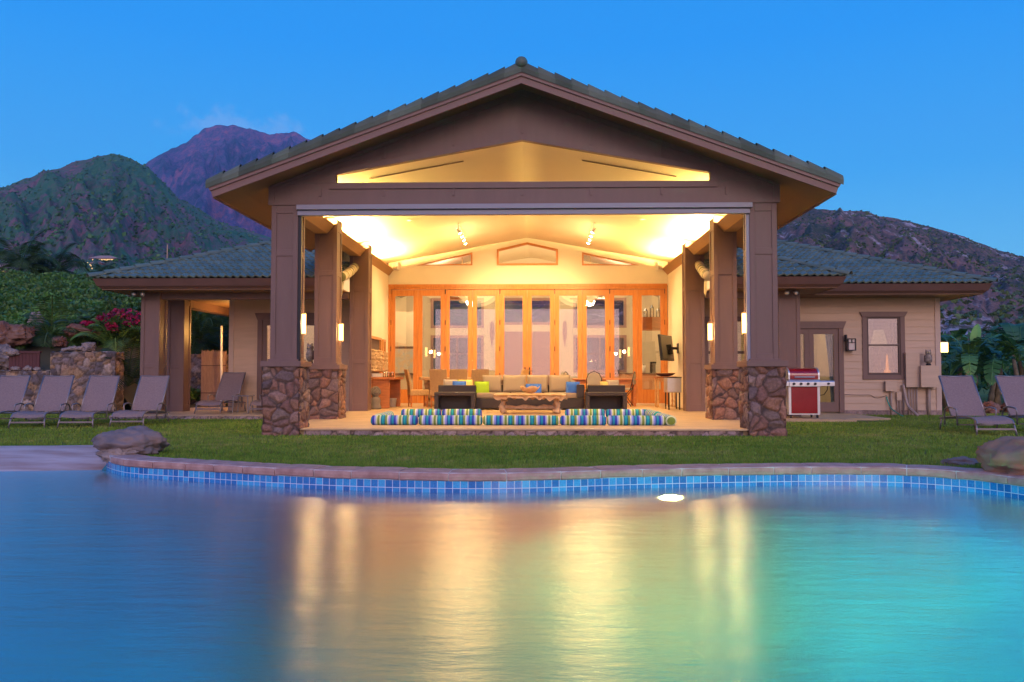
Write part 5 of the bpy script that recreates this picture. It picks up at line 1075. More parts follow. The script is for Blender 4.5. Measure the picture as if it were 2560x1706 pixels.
# ---- right: table with padded metal chairs
gt = thing('dining_table', 'plain orange wooden table at the right before the folding doors', 'dining table', (W(1512, 1000, 23.3).x, 23.35, dz)); mb = MB(); mb.box(-.85, .85, -.38, .38, .70, .74); mb.build('tabletop', 'red_wood', gt, bevel=.006); mb = MB(); mb.box(-.78, .78, -.34, .34, .60, .698); mb.build('apron', 'red_wood', gt)
for a in (-.78, .78):
    for b in (-.32, .32): mb = MB(); mb.box(a - .03, a + .03, b - .03, b + .03, 0, .6); mb.build('leg', 'red_wood', gt)
def banquet(loc, rz, label):
    t = thing('metal_chair', label, 'chair', loc, rz, 'metal chairs with rounded padded backs'); mb = MB()
    pts = [(-.2, .2, 0), (-.2, -.18, .45), (-.19, -.25, .75), (-.13, -.27, .88), (0, -.275, .93), (.13, -.27, .88), (.19, -.25, .75), (.2, -.18, .45), (.2, .2, 0)]; mb.tube(pts, .012, 8); mb.tube([(-.2, -.2, 0), (-.2, .1, .43)], .011); mb.tube([(.2, -.2, 0), (.2, .1, .43)], .011); mb.build('frame', 'black_metal', t, True)
    rbox('seat', -.2, .2, -.18, .22, .43, .49, 'cushion_grey', t, .02)
    mb = MB(); P = [(-.17, .58), (.17, .58), (.18, .74), (.13, .86), (0, .905), (-.13, .86), (-.18, .74)]; mb.prism(P, -.285, -.245); mb.build('backrest', 'cushion_grey', t, bevel=.012); return t
banquet((W(1484, 1000, 22.6).x, 22.65, dz), 0, 'metal chair with round padded back, behind the sofa right arm'); banquet((W(1535, 1000, 23.0).x + .3, 23.15, dz), radians(75), 'metal chair turned sideways at the right end of the plain table'); banquet((W(1437, 1000, 23.5).x, 23.3, dz), radians(-70), 'metal chair turned sideways at the left end of the plain table')
# ---- left wall: console, jars, carving, statue, bucket
xw = XC - 3.97
cs = thing('console_table', 'orange wood console table against the left lanai wall', 'console table', (xw + .31, 22.35, fz(22.3))); mb = MB(); mb.box(-.30, .33, -.85, .75, .73, .79); mb.build('tabletop', 'red_wood', cs, bevel=.006)
mb = MB(); mb.box(-.28, .20, -.74, -.66, 0, .728); mb.build('panel_leg', 'red_wood', cs); mb = MB(); mb.box(-.28, .26, .62, .7, 0, .728); mb.build('panel_leg', 'red_wood', cs)
for i in range(3):
    j = thing('jar', ('leftmost glass jar on the console table', 'middle glass jar on the console table', 'small glass jar nearest the back wall on the console')[i], 'jar', (xw + .36 + i * .07, 21.75 + i * .18, fz(22.3) + .792), 0, 'glass jars on the console'); mb = MB(); mb.lathe([(0, 0), (.04, 0), (.042, .09), (.03, .11)]); mb.build('glass', 'jar_glass', j, True); mb = MB(); mb.lathe([(.032, .11), (.032, .13), (0, .132)]); mb.build('lid', 'steel', j)
bx = thing('paper_box', 'low white box lying on the console table', 'box', (xw + .2, 21.62, fz(22.3) + .792)); mb = MB(); mb.box(-.12, .12, -.1, .1, 0, .07); mb.build('body', 'white_plastic', bx); mb = MB(); mb.box(-.125, .125, -.105, .105, .071, .09); mb.build('lid', 'white_plastic', bx)
for i, (ya, yb_, za, zb_, nmx) in enumerate(((21.25, 23.0, .98, 2.0, 'large carved wooden relief in a square niche on the left wall'), (23.25, 23.62, 1.0, 1.98, 'narrow carved wooden figure in a slim niche beside the large relief'))):
    t = thing('wall_carving', nmx, 'carving', (xw, (ya + yb_) / 2, (za + zb_) / 2)); a, b, hh = (yb_ - ya) / 2, .0, (zb_ - za) / 2
    mb = MB(); mb.box(.0, .07, -a, -a + .07, -hh, hh); mb.box(.0, .07, a - .07, a, -hh, hh); mb.box(0, .07, -a + .07, a - .07, hh - .06, hh); mb.box(0, .07, -a + .07, a - .07, -hh, -hh + .06); mb.build('frame', 'fir_trim', t)
    mb = MB(); mb.box(0.002, .012, -a + .07, a - .07, -hh + .06, hh - .06); mb.build('niche_back', 'dark_brown', t)
    mb = MB(); ny, nz_ = 50 if i == 0 else 16, 36; a2 = a * .86
    for j in range(nz_ + 1):
        for k in range(ny + 1):
            y = -a2 + 2 * a2 * k / ny; z = -hh * .80 + hh * 1.15 * j / nz_; e = min(1, min(k, ny - k) / 2, min(j, nz_ - j) / 2); h = .10 + .09 * abs(mn.noise(Vector((y * 11, z * 9, i)))) + .05 * mn.noise(Vector((y * 25, z * 25, 2)))
            mb.v.append((.014 + h * e, y * (1 + .02 * sin(j)), z + .03 * mn.noise(Vector((y * 8, 0, 1))) * (j / nz_)))
    for j in range(nz_):
        for k in range(ny): q = j * (ny + 1) + k; mb.f.append((q, q + 1, q + ny + 2, q + ny + 1)); mb.m.append(0)
    mb.build('relief', 'carving', t, True)
stt = thing('statue', 'dark stone seated figure statue with knobbly hair on the floor by the third left column', 'statue', (W(938, 1000, 21.3).x, 21.35, fz(21.3))); mb = MB(); mb.lathe([(0, 0), (.14, 0), (.15, .05), (.12, .12), (.13, .2), (.11, .27), (.08, .31)], n=18); mb.build('body', 'concrete_dark', stt, True)
mb = MB(); mb.ell((0, 0, .42), (.115, .115, .13), 18, 12); hd = mb.build('head', 'concrete_dark', stt, True); mb = MB()
for k in range(90):
    z = 1 - (k + .5) / 90 * 1.25; a = k * 2.39996; r_ = sqrt(max(0, 1 - z * z)); mb.ell((r_ * cos(a) * .118, r_ * sin(a) * .118, .42 + z * .135), (.02, .02, .02), 6, 4)
mb.build('hair_knobs', 'concrete_dark', hd, True)
bk = thing('bucket', 'small white bucket on the floor beside the console table', 'bucket', (W(981, 1000, 22.6).x, 22.6, fz(22.6))); mb = MB(); mb.lathe([(0, .0), (.085, 0), (.115, .22), (.125, .222), (.118, .228), (.105, .21), (.08, .012), (0, .012)], n=20); mb.build('bucket_body', 'white_plastic', bk, True); mb = MB(); mb.tube([(.115 * cos(a), .115 * sin(a) * .4 - .08, .2 - .05 * sin(a)) for a in [pi * k / 8 for k in range(9)]], .004, 5); mb.build('handle', 'steel', bk)
# ---- right wall: tv, carved stand, bowl, cooler
tv = thing('television', 'flat black television on a swivel arm at the right lanai wall', 'television', (W(1668, 870, 22.2).x, 22.2, W(1668, 870, 22.2).z), radians(66)); mb = MB(); mb.box(-.58, .58, -.0, .055, -.33, .33, rotm(radians(-6), 'X')); mb.build('housing', 'black_metal', tv, bevel=.008); mb = MB(); mb.box(-.55, .55, -.008, -.002, -.30, .30, rotm(radians(-6), 'X')); MATS['screen'] = mat('screen', (.015, .012, .012), .07, .02, 3, 0); mb.build('screen', 'screen', tv)
R3 = Matrix.Rotation(-radians(66), 3, 'Z'); wp = R3 @ (Vector((XC + 3.96, 22.7, tv.location.z)) - tv.location); mb = MB(); mb.bar((0, .05, 0), (.1, .22, 0), .04, .07); mb.bar((.1, .22, 0), wp, .04, .07); mb.build('arm', 'black_metal', tv); mb = MB(); mb.box(-.09, .09, -.015, .015, -.13, .13, Matrix.Translation(wp) @ Matrix.Rotation(radians(90 - 66), 4, 'Z')); mb.build('wall_plate', 'black_metal', tv)
cst = thing('carved_stand', 'carved wooden stand with turned legs holding a dark bowl by the right wall', 'stand', (W(1664, 1000, 22.7).x, 22.75, fz(22.7))); mb = MB(); mb.box(-.26, .26, -.26, .26, .76, .80); mb.build('tabletop', 'red_wood', cst, bevel=.005); mb = MB()
for k in range(9):
    x = -.22 + k * .055
    for y in (-.235, .225): mb.prism([(x - .027, .758), (x + .027, .758), (x + .02, .70), (x, .655 - .02 * (k % 2)), (x - .02, .70)], y, y + .01)
mb.build('carved_apron', 'bowl_wood', cst)
for a in (-.22, .22):
    for b in (-.22, .22): mb = MB(); mb.lathe([(.0, 0), (.025, 0), (.03, .05), (.018, .09), (.032, .16), (.022, .2), (.028, .38), (.018, .42), (.032, .48), (.02, .52), (.03, .6), (.03, .757)], (a, b, 0), 10); mb.build('leg', 'bowl_wood', cst, True)
b2 = thing('bowl', 'wide shallow dark bowl on the carved stand', 'bowl', (cst.location.x, 22.75, fz(22.7) + .802)); mb = MB(); mb.lathe([(0, 0), (.1, 0), (.2, .03), (.27, .085), (.25, .08), (.15, .03), (0, .02)], n=28); mb.build('bowl_body', 'dark_red_wood', b2, True); mb = MB(); mb.lathe([(.268, .082), (.274, .088), (.268, .092), (.262, .086)], n=28); mb.build('rim', 'bowl_wood', b2)
co = thing('cooler', 'stainless steel party cooler on black legs with casters by the third right column', 'cooler', (XC + 3.60, 21.35, fz(21.3))); mb = MB(); mb.box(-.17, .17, -.3, .3, .42, .78); mb.build('tub', 'steel', co, bevel=.02); mb = MB(); mb.box(-.18, .18, -.31, .31, .781, .80); mb.build('lid', 'black_metal', co, bevel=.006)
for a in (-.13, .13):
    for b in (-.25, .25):
        mb = MB(); mb.tube([(a, b, .06), (a, b, .42)], .018); lg = mb.build('leg', 'black_metal', co); mb = MB(); mb.tube([(a - .012, b, .03), (a + .012, b, .03)], .03, 12); mb.build('caster', 'black_metal', lg)
# rolled striped awnings by the third columns
for s_ in (-1, 1):
    p, q = (W(853, 694, 18.6), W(886, 668, 20.33)) if s_ < 0 else (W(1770, 692, 18.9), W(1748, 662, 20.33))
    d = q - p; t = thing('rolled_awning', 'rolled up striped canvas awning beside the third %s column' % ('left' if s_ < 0 else 'right'), 'awning', (p + q) / 2, math.atan2(d.y, d.x) - pi / 2); L_ = d.length; tilt = d.z / 2
    mb = MB(); mb.tube([(0, -L_ / 2 + L_ * k / 10, -tilt + 2 * tilt * k / 10 - .03 * sin(pi * k / 10)) for k in range(11)], [.10 + .012 * (k % 2) for k in range(11)], 14); mb.build('canvas_roll', 'awning_stripes', t, True)
    mb = MB(); mb.add([(-.02, -L_ / 2, -tilt - .08), (-.02, -L_ / 2 + .5, -tilt - .05), (-.04, -L_ / 2 + .42, -tilt - .32), (-.03, -L_ / 2 + .25, -tilt - .42), (-.02, -L_ / 2 + .08, -tilt - .3)], [(0, 1, 2, 3, 4)]); mb.build('canvas_flap', 'awning_stripes', t)
# owls
def owl(loc, rz, label):
    t = thing('owl_decoy', label, 'owl decoy', loc, rz, 'plastic owl decoys'); mb = MB()
    mb.lathe([(0, .0), (.06, 0), (.065, .03), (.05, .045)], n=14); mb.build('base', 'black_metal', t, True)
    mb = MB(); mb.lathe([(.03, .04), (.065, .07), (.082, .14), (.08, .20), (.062, .255), (.058, .27), (.07, .31), (.066, .35), (.04, .375), (0, .38)], n=18)
    for s_ in (-1, 1): mb.prism([(s_ * .022, .36), (s_ * .062, .345), (s_ * .056, .415)][::s_], -.02, .01)
    mb.build('body', 'owl_brown', t, True); mb = MB()
    for s_ in (-1, 1): mb.ell((s_ * .024, -.062, .325), (.013, .008, .013), 8, 6)
    mb.build('eyes', 'cushion_yellow', t); mb = MB(); mb.lathe([(.0, 0), (.012, .005), (0, .03)], (0, -.07, .29), 8); mb.build('beak', 'black_metal', t)
    for s_ in (-1, 1): mb = MB(); mb.ell((s_ * .072, .02, .17), (.022, .05, .095), 10, 8); mb.build('wing', 'dark_brown', t, True)
owl(W(775, 909, 17.3), radians(-30), 'brown owl decoy on the left cap of the second left stone pier'); owl(W(2321, 914, 21.8) , radians(-15), 'horned owl decoy standing on the electric box at the right corner')
# ================================================================== GRILL, ELECTRIC BOXES
gy = 19.3; gl = thing('gas_grill', 'stainless gas grill with red lid and red cabinet door beside the right pier', 'grill', (W(2011, 1000, gy).x, gy, .052)); G = .345
mb = MB(); mb.box(-G, -G + .055, 0, .5, .10, .70); mb.box(G - .055, G, 0, .5, .10, .70); mb.box(-G + .055, G - .055, .45, .5, .10, .70); mb.box(-G, G, 0, .5, .075, .10); mb.build('cabinet', 'steel', gl)
mb = MB(); mb.box(-G + .058, G - .058, -.012, .02, .105, .695); mb.build('cabinet_door', 'red_enamel', gl, bevel=.006)
mb = MB(); mb.prism([(-.07, .70), (.5, .70), (.5, .85), (-.02, .85), (-.07, .80)], -G, G, 'x'); pn = mb.build('control_panel', 'steel', gl, bevel=.004)
for k in range(4):
    mb = MB(); x = -.245 + k * .155; mb.tube([(x, -.07, .76), (x, -.11, .76)], [.03, .024], 14); mb.build('knob', 'black_metal', pn)
lp = [(.5, .86), (0, .86)] + [(.0 + .27 * (1 - cos(a)), .95 + .165 * sin(a)) for a in [pi / 2 * k / 6 for k in range(7)]] + [(.36, 1.11), (.47, 1.03), (.5, .95)]
mb = MB(); mb.prism(lp, -G + .035, G - .035, 'x'); ld = mb.build('lid', 'red_enamel', gl, bevel=.004); mb = MB(); lq = [(a, b + (.012 if b > .9 else 0)) for a, b in lp]; mb.prism(lq, -G, -G + .034, 'x'); mb.build('end_cap', 'steel', ld); mb = MB(); mb.prism(lq, G - .034, G, 'x'); mb.build('end_cap', 'steel', ld)
mb = MB(); mb.tube([(-.22, -.04, .91), (.22, -.04, .91)], .011, 8); mb.tube([(-.2, .0, .91), (-.2, -.04, .91)], .009); mb.tube([(.2, .0, .91), (.2, -.04, .91)], .009); mb.build('handle', 'steel', ld)
for s_ in (-1, 1):
    mb = MB(); a, b = s_ * (G + .002), s_ * (G + .31); mb.box(min(a, b), max(a, b), -.02, .45, .79, .83); mb.prism([(-.06, .71), (-.02, .71), (-.02, .83), (-.06, .80)], min(a, b), max(a, b), 'x'); sh = mb.build('side_shelf', 'steel', gl, bevel=.006)
    if s_ > 0: mb = MB(); mb.tube([(G + .17, -.06, .765), (G + .17, -.10, .765)], [.028, .022], 14); mb.build('knob', 'black_metal', sh)
mb = MB(); mb.tube([(G, .2, .58), (G + .06, .18, .50), (G + .14, .15, .52), (G + .20, .12, .62), (G + .21, .12, .78)], .009); mb.build('gas_hose', 'black_metal', gl)
for a in (-G + .05, G - .05):
    for b in (.04, .46): mb = MB(); mb.tube([(a - .015, b, .036), (a + .015, b, .036)], .036, 14); mb.box(a - .02, a + .02, b - .02, b + .02, .05, .076); mb.build('wheel', 'black_metal', gl)
def ebox(px0, px1, py0, py1, label, dep=.14, y=None):
    y = (YR - .03) if y is None else y; a, b = W(px0, py1, y - dep), W(px1, py0, y - dep); t = thing('electric_box', label, 'electric box', ((a.x + b.x) / 2, y, (a.z + b.z) / 2)); w2, h2 = (b.x - a.x) / 2, (b.z - a.z) / 2
    mb = MB(); mb.box(-w2, w2, -dep + .012, 0, -h2, h2); mb.build('box_body', 'pvc', t); mb = MB(); mb.box(-w2 - .006, w2 + .006, -dep, -dep + .011, -h2 - .006, h2 + .006); mb.build('cover', 'siding', t, bevel=.004); return t
ebox(2266.5, 2298, 882, 968, 'tall narrow tan electric box right of the window', .13); ebox(2304, 2347, 915.5, 968, 'deep square tan electric box under the owl', .26); ebox(2215, 2241, 954, 978, 'small tan box below the window, left of the pipes', .12); ebox(2243, 2253.6, 981, 1001, 'tiny tan switch box among the pipes', .08)
def pipe(pts, r, label, name='conduit_pipe', m_='pvc', cat='pipe'):
    mb = MB(); mb.tube(pts, r, 8); return tag(mb.build(name, m_, smooth=True), label, cat, 'pipes and conduits on the right wall')
def vp(px, a, b, r, label, y=YR - .07): pipe([W(px, a, y), W(px, (a + b) / 2, y), Vector((W(px, b, y).x, y, -.02))], r, label)
vp(2322, 968, 1030, .045, 'thick tan pipe below the owl box'); vp(2272, 968, 1030, .018, 'thin conduit, first under the tall box'); vp(2279, 968, 1030, .014, 'thin conduit, second under the tall box'); vp(2286, 968, 1030, .014, 'dark thin conduit, third under the tall box'); vp(2292.5, 968, 1030, .020, 'thin conduit, rightmost under the tall box')
vp(2228, 978, 1030, .025, 'pipe below the small box left of the hose'); vp(2244, 1001, 1030, .018, 'short twin pipe stub, left'); vp(2250, 1001, 1030, .018, 'short twin pipe stub, right'); vp(2259, 975, 1030, .024, 'pipe beside the grey curved hose')
g0 = [W(2258, 962, YR - .1), W(2262, 985, YR - .13), W(2268, 1010, YR - .2), W(2277, 1024, YR - .4), Vector((W(2292, 1030, YR - .7).x, YR - .75, .02))]; pipe([tuple(p) for p in catmull(g0, 5)], .035, 'thick curved tan hose running down to the grass', 'drain_hose')
g1 = [W(2216.5, 992, YR - .05), W(2219, 1003, YR - .08), W(2228, 1021, YR - .2), W(2243, 1033, YR - .5), Vector((W(2262, 1036, YR - 1.2).x, YR - 1.1, .02))]; tag(MB().tube([tuple(p) for p in catmull(g1, 5)], .014, 8).build('garden_hose', 'hose', smooth=True), 'green garden hose hanging from the wall into the grass', 'garden hose')
g2 = [W(2108, 987, YR - .035), W(2150, 988, YR - .035), W(2175, 988, YR - .035), W(2188, 995, YR - .035), W(2202, 994, YR - .035), W(2217, 989, YR - .035)]; tag(MB().tube([tuple(p) for p in catmull(g2, 5)], .006, 5).build('wall_cable', 'dark_brown'), 'thin drooping cable along the siding below the window', 'cable')
# lamps in the right room window
tl = thing('table_lamp', 'large lit table lamp with pale shade inside the right window', 'table lamp', (W(2197, 830, 22.9).x, 22.9, 1.15)); mb = MB(); mb.lathe([(.22, .62), (.12, 1.05)], n=24); mb.build('lamp_shade', 'lamp_shade_lit', tl, True); mb = MB(); mb.lathe([(0, 0), (.12, 0), (.12, .02), (.03, .06), (.05, .25), (.09, .38), (.03, .55), (.02, .7)], n=18); mb.build('lamp_base', 'curtain_cream', tl, True)
st_ = thing('salt_lamp', 'small glowing orange pyramid lamp low inside the right window', 'lamp', (W(2218, 930, 22.5).x, 22.5, W(2218, 933, 22.5).z)); mb = MB(); mb.lathe([(0, 0), (.09, 0), (.09, .06), (.03, .10), (.045, .12), (.02, .45), (0, .5)], n=8); mb.build('glow_body', 'salt_lamp', st_); mb = MB(); mb.lathe([(.1, -.03), (.1, -.001), (0, -.001)], n=12); mb.build('base', 'dark_brown', st_)
hp(MB().box(st_.location.x - 1.2, st_.location.x + .5, 22.35, 23.2, st_.location.z - .07, st_.location.z - .032), 'window_shelf', 'cabinet')
for px, m_, lb in ((2078, 'curtain_blue', 'pale blue curtain hanging behind the right french door leaf'), (2240, 'curtain_cream', 'cream curtain at the right side of the window')):
    mb = MB(); x0 = W(px, 900, 22.35).x
    for k in range(31):
        u = k / 30
        for z, sp_ in ((.25, .5), (1.2, .55), (2.35, 1.0)): mb.v.append((x0 + (u - .5) * .38 * sp_ + .03 * (2.35 - z), 22.32 + .03 * sin(u * 26), z))
    for k in range(30):
        for j in (0, 1): a = k * 3 + j; mb.f.append((a, a + 3, a + 4, a + 1)); mb.m.append(0)
    tag(mb.build('curtain', m_, smooth=True), lb, 'curtain')
# ================================================================== SUN LOUNGERS
def lounger(loc, rz, label, grp):
    t = thing('sun_lounger', label, 'sun lounger', loc, rz, grp); Wd = .29
    rail = [tuple(p) for p in catmull([(0, .0, .19), (0, .10, .265), (0, .45, .295), (0, .95, .27), (0, 1.5, .22)], 5)]
    mb = MB()
    for s_ in (-1, 1): mb.tube([(s_ * Wd, p[1], p[2]) for p in rail], .017, 8)
    mb.tube([(-Wd, 1.5, .22), (Wd, 1.5, .22)], .014, 8); mb.build('seat_frame', 'frame_metal', t, True)
    mb = MB(); pts = catmull([(0, .0, .20), (0, .10, .27), (0, .45, .295), (0, .95, .275)], 5)
    for p in pts:
        for k in range(5): u = k / 4 * 2 - 1; mb.v.append((u * Wd, p[1], p[2] + .008 - .02 * (1 - u * u)))
    for j in range(len(pts) - 1):
        for k in range(4): a = j * 5 + k; mb.f.append((a, a + 1, a + 6, a + 5)); mb.m.append(0)
    mb.build('seat', 'sling', t, True)
    b0, b1 = Vector((0, 1.0, .285)), Vector((0, 1.50, .985)); dd = (b1 - b0)
    mb = MB()
    for s_ in (-1, 1): mb.tube([(s_ * Wd, b0.y, b0.z), (s_ * Wd, b1.y, b1.z)], .016, 8)
    mb.tube([(-Wd, b1.y, b1.z), (0, b1.y + .02, b1.z - .01), (Wd, b1.y, b1.z)], .013, 8); mb.build('back_frame', 'frame_metal', t, True)
    mb = MB()
    for j in range(9):
        q = b0 + dd * j / 8
        for k in range(7): u = k / 6 * 2 - 1; sag = .025 * (1 - u * u); mb.v.append((u * (Wd - .012), q.y - .008 + sag, q.z + (.0 if j < 8 else -.012 * (1 - u * u))))
    for j in range(8):
        for k in range(6): a = j * 7 + k; mb.f.append((a, a + 1, a + 8, a + 7)); mb.m.append(0)
    mb.build('backrest', 'sling', t, True)
    for s_ in (-1, 1):
        mb = MB(); mb.tube([(s_ * Wd, .06, .25), (s_ * (Wd + .015), .0, .12), (s_ * (Wd + .03), -.03, 0)], .015, 8); mb.build('leg', 'frame_metal', t, True)
        mb = MB(); mb.tube([(s_ * Wd, 1.42, .23), (s_ * (Wd + .02), 1.46, 0)], .015, 8); mb.build('leg', 'frame_metal', t, True)
        mb = MB(); ar = [tuple(p) for p in catmull([(s_ * (Wd + .02), .72, .13), (s_ * (Wd + .04), .70, .38), (s_ * (Wd + .05), .80, .425), (s_ * (Wd + .05), 1.0, .43), (s_ * (Wd + .05), 1.16, .36), (s_ * (Wd + .03), 1.22, .12)], 5)]; mb.tube(ar, .015, 8); mb.build('armrest', 'frame_metal', t, True)
    mb = MB(); mb.box(-Wd - .01, Wd + .01, -.012, .008, .095, .125); mb.build('crossbar', 'frame_metal', t); mb = MB(); mb.box(-Wd - .02, Wd + .02, .73, .75, .13, .15); mb.build('crossbar', 'frame_metal', t)
    mb = MB(); mb.tube([(-.2, 1.22, .24), (-.2, 1.36, .74)], .009, 6); mb.build('back_strut', 'frame_metal', t); mb = MB(); mb.tube([(.2, 1.22, .24), (.2, 1.36, .74)], .009, 6); mb.build('back_strut', 'frame_metal', t)
    return t
gL, gR = 'sun loungers lined up on the left lawn', 'sun loungers on the right lawn'
lounger((-7.88, 16.45, 0), radians(5), 'taupe mesh sun lounger at the right end of the left row, before the wing posts', gL)
lounger((-8.72, 16.15, 0), radians(8), 'taupe mesh sun lounger, second from the right in the left row', gL)
lounger((-9.60, 16.05, 0), radians(9), 'taupe mesh sun lounger, second from the left in the left row', gL)
lounger((-10.55, 16.1, 0), radians(9), 'taupe mesh sun lounger cut by the left picture edge', gL)
lounger((7.60, 14.45, 0), radians(-3), 'taupe mesh sun lounger on the right lawn in front of the pipes', gR)
lounger((8.80, 14.75, 0), radians(-2), 'taupe mesh sun lounger at the right picture edge before the banana plants', gR)
lounger((-7.80, 20.35, .088), radians(-4), 'dark mesh sun lounger standing on the left patio by the siding', 'sun loungers on the patio'); lounger((-6.55, 20.5, .088), radians(-4), 'sun lounger on the patio mostly hidden behind the left stone pier', 'sun loungers on the patio')
st_ = thing('patio_table', 'small low metal side table between the patio loungers', 'side table', (-7.15, 20.9, .088)); mb = MB(); mb.box(-.22, .22, -.22, .22, .40, .42); mb.build('tabletop', 'frame_metal', st_, bevel=.004)
for a in (-.19, .19):
    for b in (-.19, .19): mb = MB(); mb.tube([(a, b, 0), (a * .9, b * .9, .4)], .014); mb.build('leg', 'frame_metal', st_)
# ================================================================== BOULDERS, GARDEN WALL
rock('boulder', 'boulder', (-5.08, 10.72, .13), (.43, .34, .21), 3, 'flat dark grey boulder with pale chipped side at the left end of the pool coping', rough=.16, flat=.9)
rock('boulder', 'rock_pale', (-5.10, 10.44, .02), (.26, .10, .09), 8, 'rough pale broken stone lodged under the left boulder', rough=.4, flat=1)
rock('boulder', 'boulder_rust', (5.18, 8.80, .12), (.72, .55, .31), 14, 'large rust-stained boulder on the right pool edge', rough=.15, flat=.9)
rock('boulder', 'boulder', (4.72, 9.75, .0), (.20, .16, .09), 6, 'small low brown rock in the grass left of the big right boulder')
mb = MB(); mb.tint = []; stone_box(mb, W(145, 1, 22.7).x, W(305, 1, 22.7).x, 22.7, 23.2, -.05, 1.62, .20, .035, .05, PALW, 'frt', 31); tag(mb.build('stone_wall', 'field_stone', smooth=True), 'tall dry stone garden wall behind the left loungers', 'stone wall')
mb = MB(); mb.tint = []; stone_box(mb, W(-60, 1, 22.75).x, W(145, 1, 22.75).x - .02, 22.75, 23.2, -.05, 1.12, .20, .035, .05, PALW, 'ft', 37); tag(mb.build('stone_wall', 'field_stone', smooth=True), 'lower stone garden wall under the dark red planks', 'stone wall')
mb = MB(); mb.tint = []; stone_box(mb, -10.4, -7.98, 25.4, 25.8, .0, 1.62, .2, .05, .05, PALW, 'ft', 41); tag(mb.build('stone_wall', 'field_stone', smooth=True), 'stone wall behind the left porch posts', 'stone wall')
k_ = 0
for px, py, r_ in ((162, 876, .10), (176, 874, .12), (190, 873, .12), (202, 873, .11), (212, 876, .09), (40, 924, .12), (70, 924, .13), (92, 925, .11), (28, 885, .2)):
    c = W(px, py, 22.9); k_ += 1
    rock('loose_stone', 'rock_pale', tuple(c), (r_, r_ * .8, r_ * .7), 50 + k_, 'pale stone on the garden wall, %s' % ('leftmost of the five on the tall part', 'second of five on the tall part', 'middle of five on the tall part', 'fourth of five on the tall part', 'rightmost of the five on the tall part', 'on the low part at the left', 'middle one on the low part', 'right one on the low part', 'largest, beside the dark red planks')[k_ - 1], 'stone', 'loose stones on the garden wall')
pg = thing('plank_gate', 'dark red wooden plank panel set above the low stone wall', 'gate', (W(82, 1, 22.95).x, 22.95, 1.1)); mb = MB()
for k in range(9): mb.box(-.42 + k * .094, -.42 + k * .094 + .088, -.02, .02, .0, .50)
mb.build('planks', 'dark_red_wood', pg); mb = MB(); mb.box(-.45, .45, -.05, .03, .502, .56); mb.build('cap_rail', 'dark_red_wood', pg)
pr = thing('reed_fence', 'upright reed fence panel behind the left porch', 'fence', (-9.42, 25.0, .08)); mb = MB(); mb.box(-.36, .36, -.03, .03, 0, 1.62)
for k in range(48): mb.tube([(-.36 + k * .0153, -.04, 0), (-.36 + k * .0153 + random.uniform(-.01, .01), -.04, 1.62 + random.uniform(0, .05))], .009, 5)
mb.build('reed_panel', 'reed', pr); mb = MB(); mb.box(-.37, .37, -.06, -.052, .4, .42); mb.box(-.37, .37, -.06, -.052, 1.2, 1.22); mb.build('binding', 'dark_brown', pr)
mb = MB(); mb.tube([W(554, 815, 24.6), W(554, 943, 24.6) - Vector((0, 0, .1)), Vector((W(554, 943, 24.6).x, 24.6, .05))], .035, 8); tag(mb.build('white_post', 'white_plastic'), 'thin white post beside the siding at the rear of the porch', 'post')
# ================================================================== HILLS
def interp(pts, x):
    if x <= pts[0][0]: return pts[0][1]
    for (a, b), (c, d) in zip(pts, pts[1:]):
        if x <= c: t = (x - a) / (c - a); t2 = t * t * (3 - 2 * t) * .35 + t * .65; return b + (d - b) * t2
    return pts[-1][1]
def hill_z(px, Y, H):
    t = (Y - H['r0']) / (H['r1'] - H['r0']); y = interp(H['pts'], px); zr = (W(px, y, H['r1']).z)
    d = Vector(((px - VX) / F * 9, t * 2.2, H['seed']))
    if t <= 1:
        s = max(0, t) ** H['pw']; base = zr * s
    else: base = zr * (1 - (t - 1) * .9)
    env = max(0, min(1, t * 2.2)) * (1 - .92 * max(0, 1 - abs(t - 1) / .12) if abs(t - 1) < .12 else 1)
    q = Vector((d.x * H['gf'] + .9 * mn.noise(d * 1.3) + t * H['sk'], t * 2.4, H['seed']))
    g = abs(mn.noise(q)) + .5 * abs(mn.noise(q * 2.3 + Vector((3, 1, 0)))) + .25 * mn.noise(Vector((d.x * 12, t * 11, 1)))
    f = mn.fractal(Vector((d.x * 3, t * 7, H['seed'])), .7, 2.1, 8)
    return base - zr * H['ga'] * g * env + zr * H['fa'] * f * (env * .7 + .12)
def hill(name, matn, pts, r0, r1, pa, pb, nx, ny, **kw):
    H = dict(pts=pts, r0=r0, r1=r1, **kw); mb = MB()
    for j in range(ny + 1):
        Y = r0 + (r1 - r0) * 1.25 * (j / ny) ** 1.0
        for i in range(nx + 1):
            px = pa + (pb - pa) * i / nx; p = W(px, VY, Y); mb.v.append((p.x, Y, hill_z(px, Y, H) - (2 if j == 0 else 0)))
    for j in range(ny):
        for i in range(nx): a = j * (nx + 1) + i; mb.f.append((a, a + 1, a + nx + 2, a + nx + 1)); mb.m.append(0)
    o = mb.build(name, matn, smooth=True); tag(o, kind='structure'); return H
HA = hill('green_hill', 'hill_green', [(-600, 600), (-300, 540), (0, 466), (48, 448), (129, 420), (194, 399), (245, 386), (271, 382), (295, 387), (323, 399), (349, 413), (400, 455), (446, 500), (560, 560), (680, 592), (900, 660), (1300, 760), (1700, 850)], 240, 1150, -600, 1700, 560, 260, pw=1.0, gf=1.5, ga=.07, fa=.06, seed=2.0, sk=1.2)
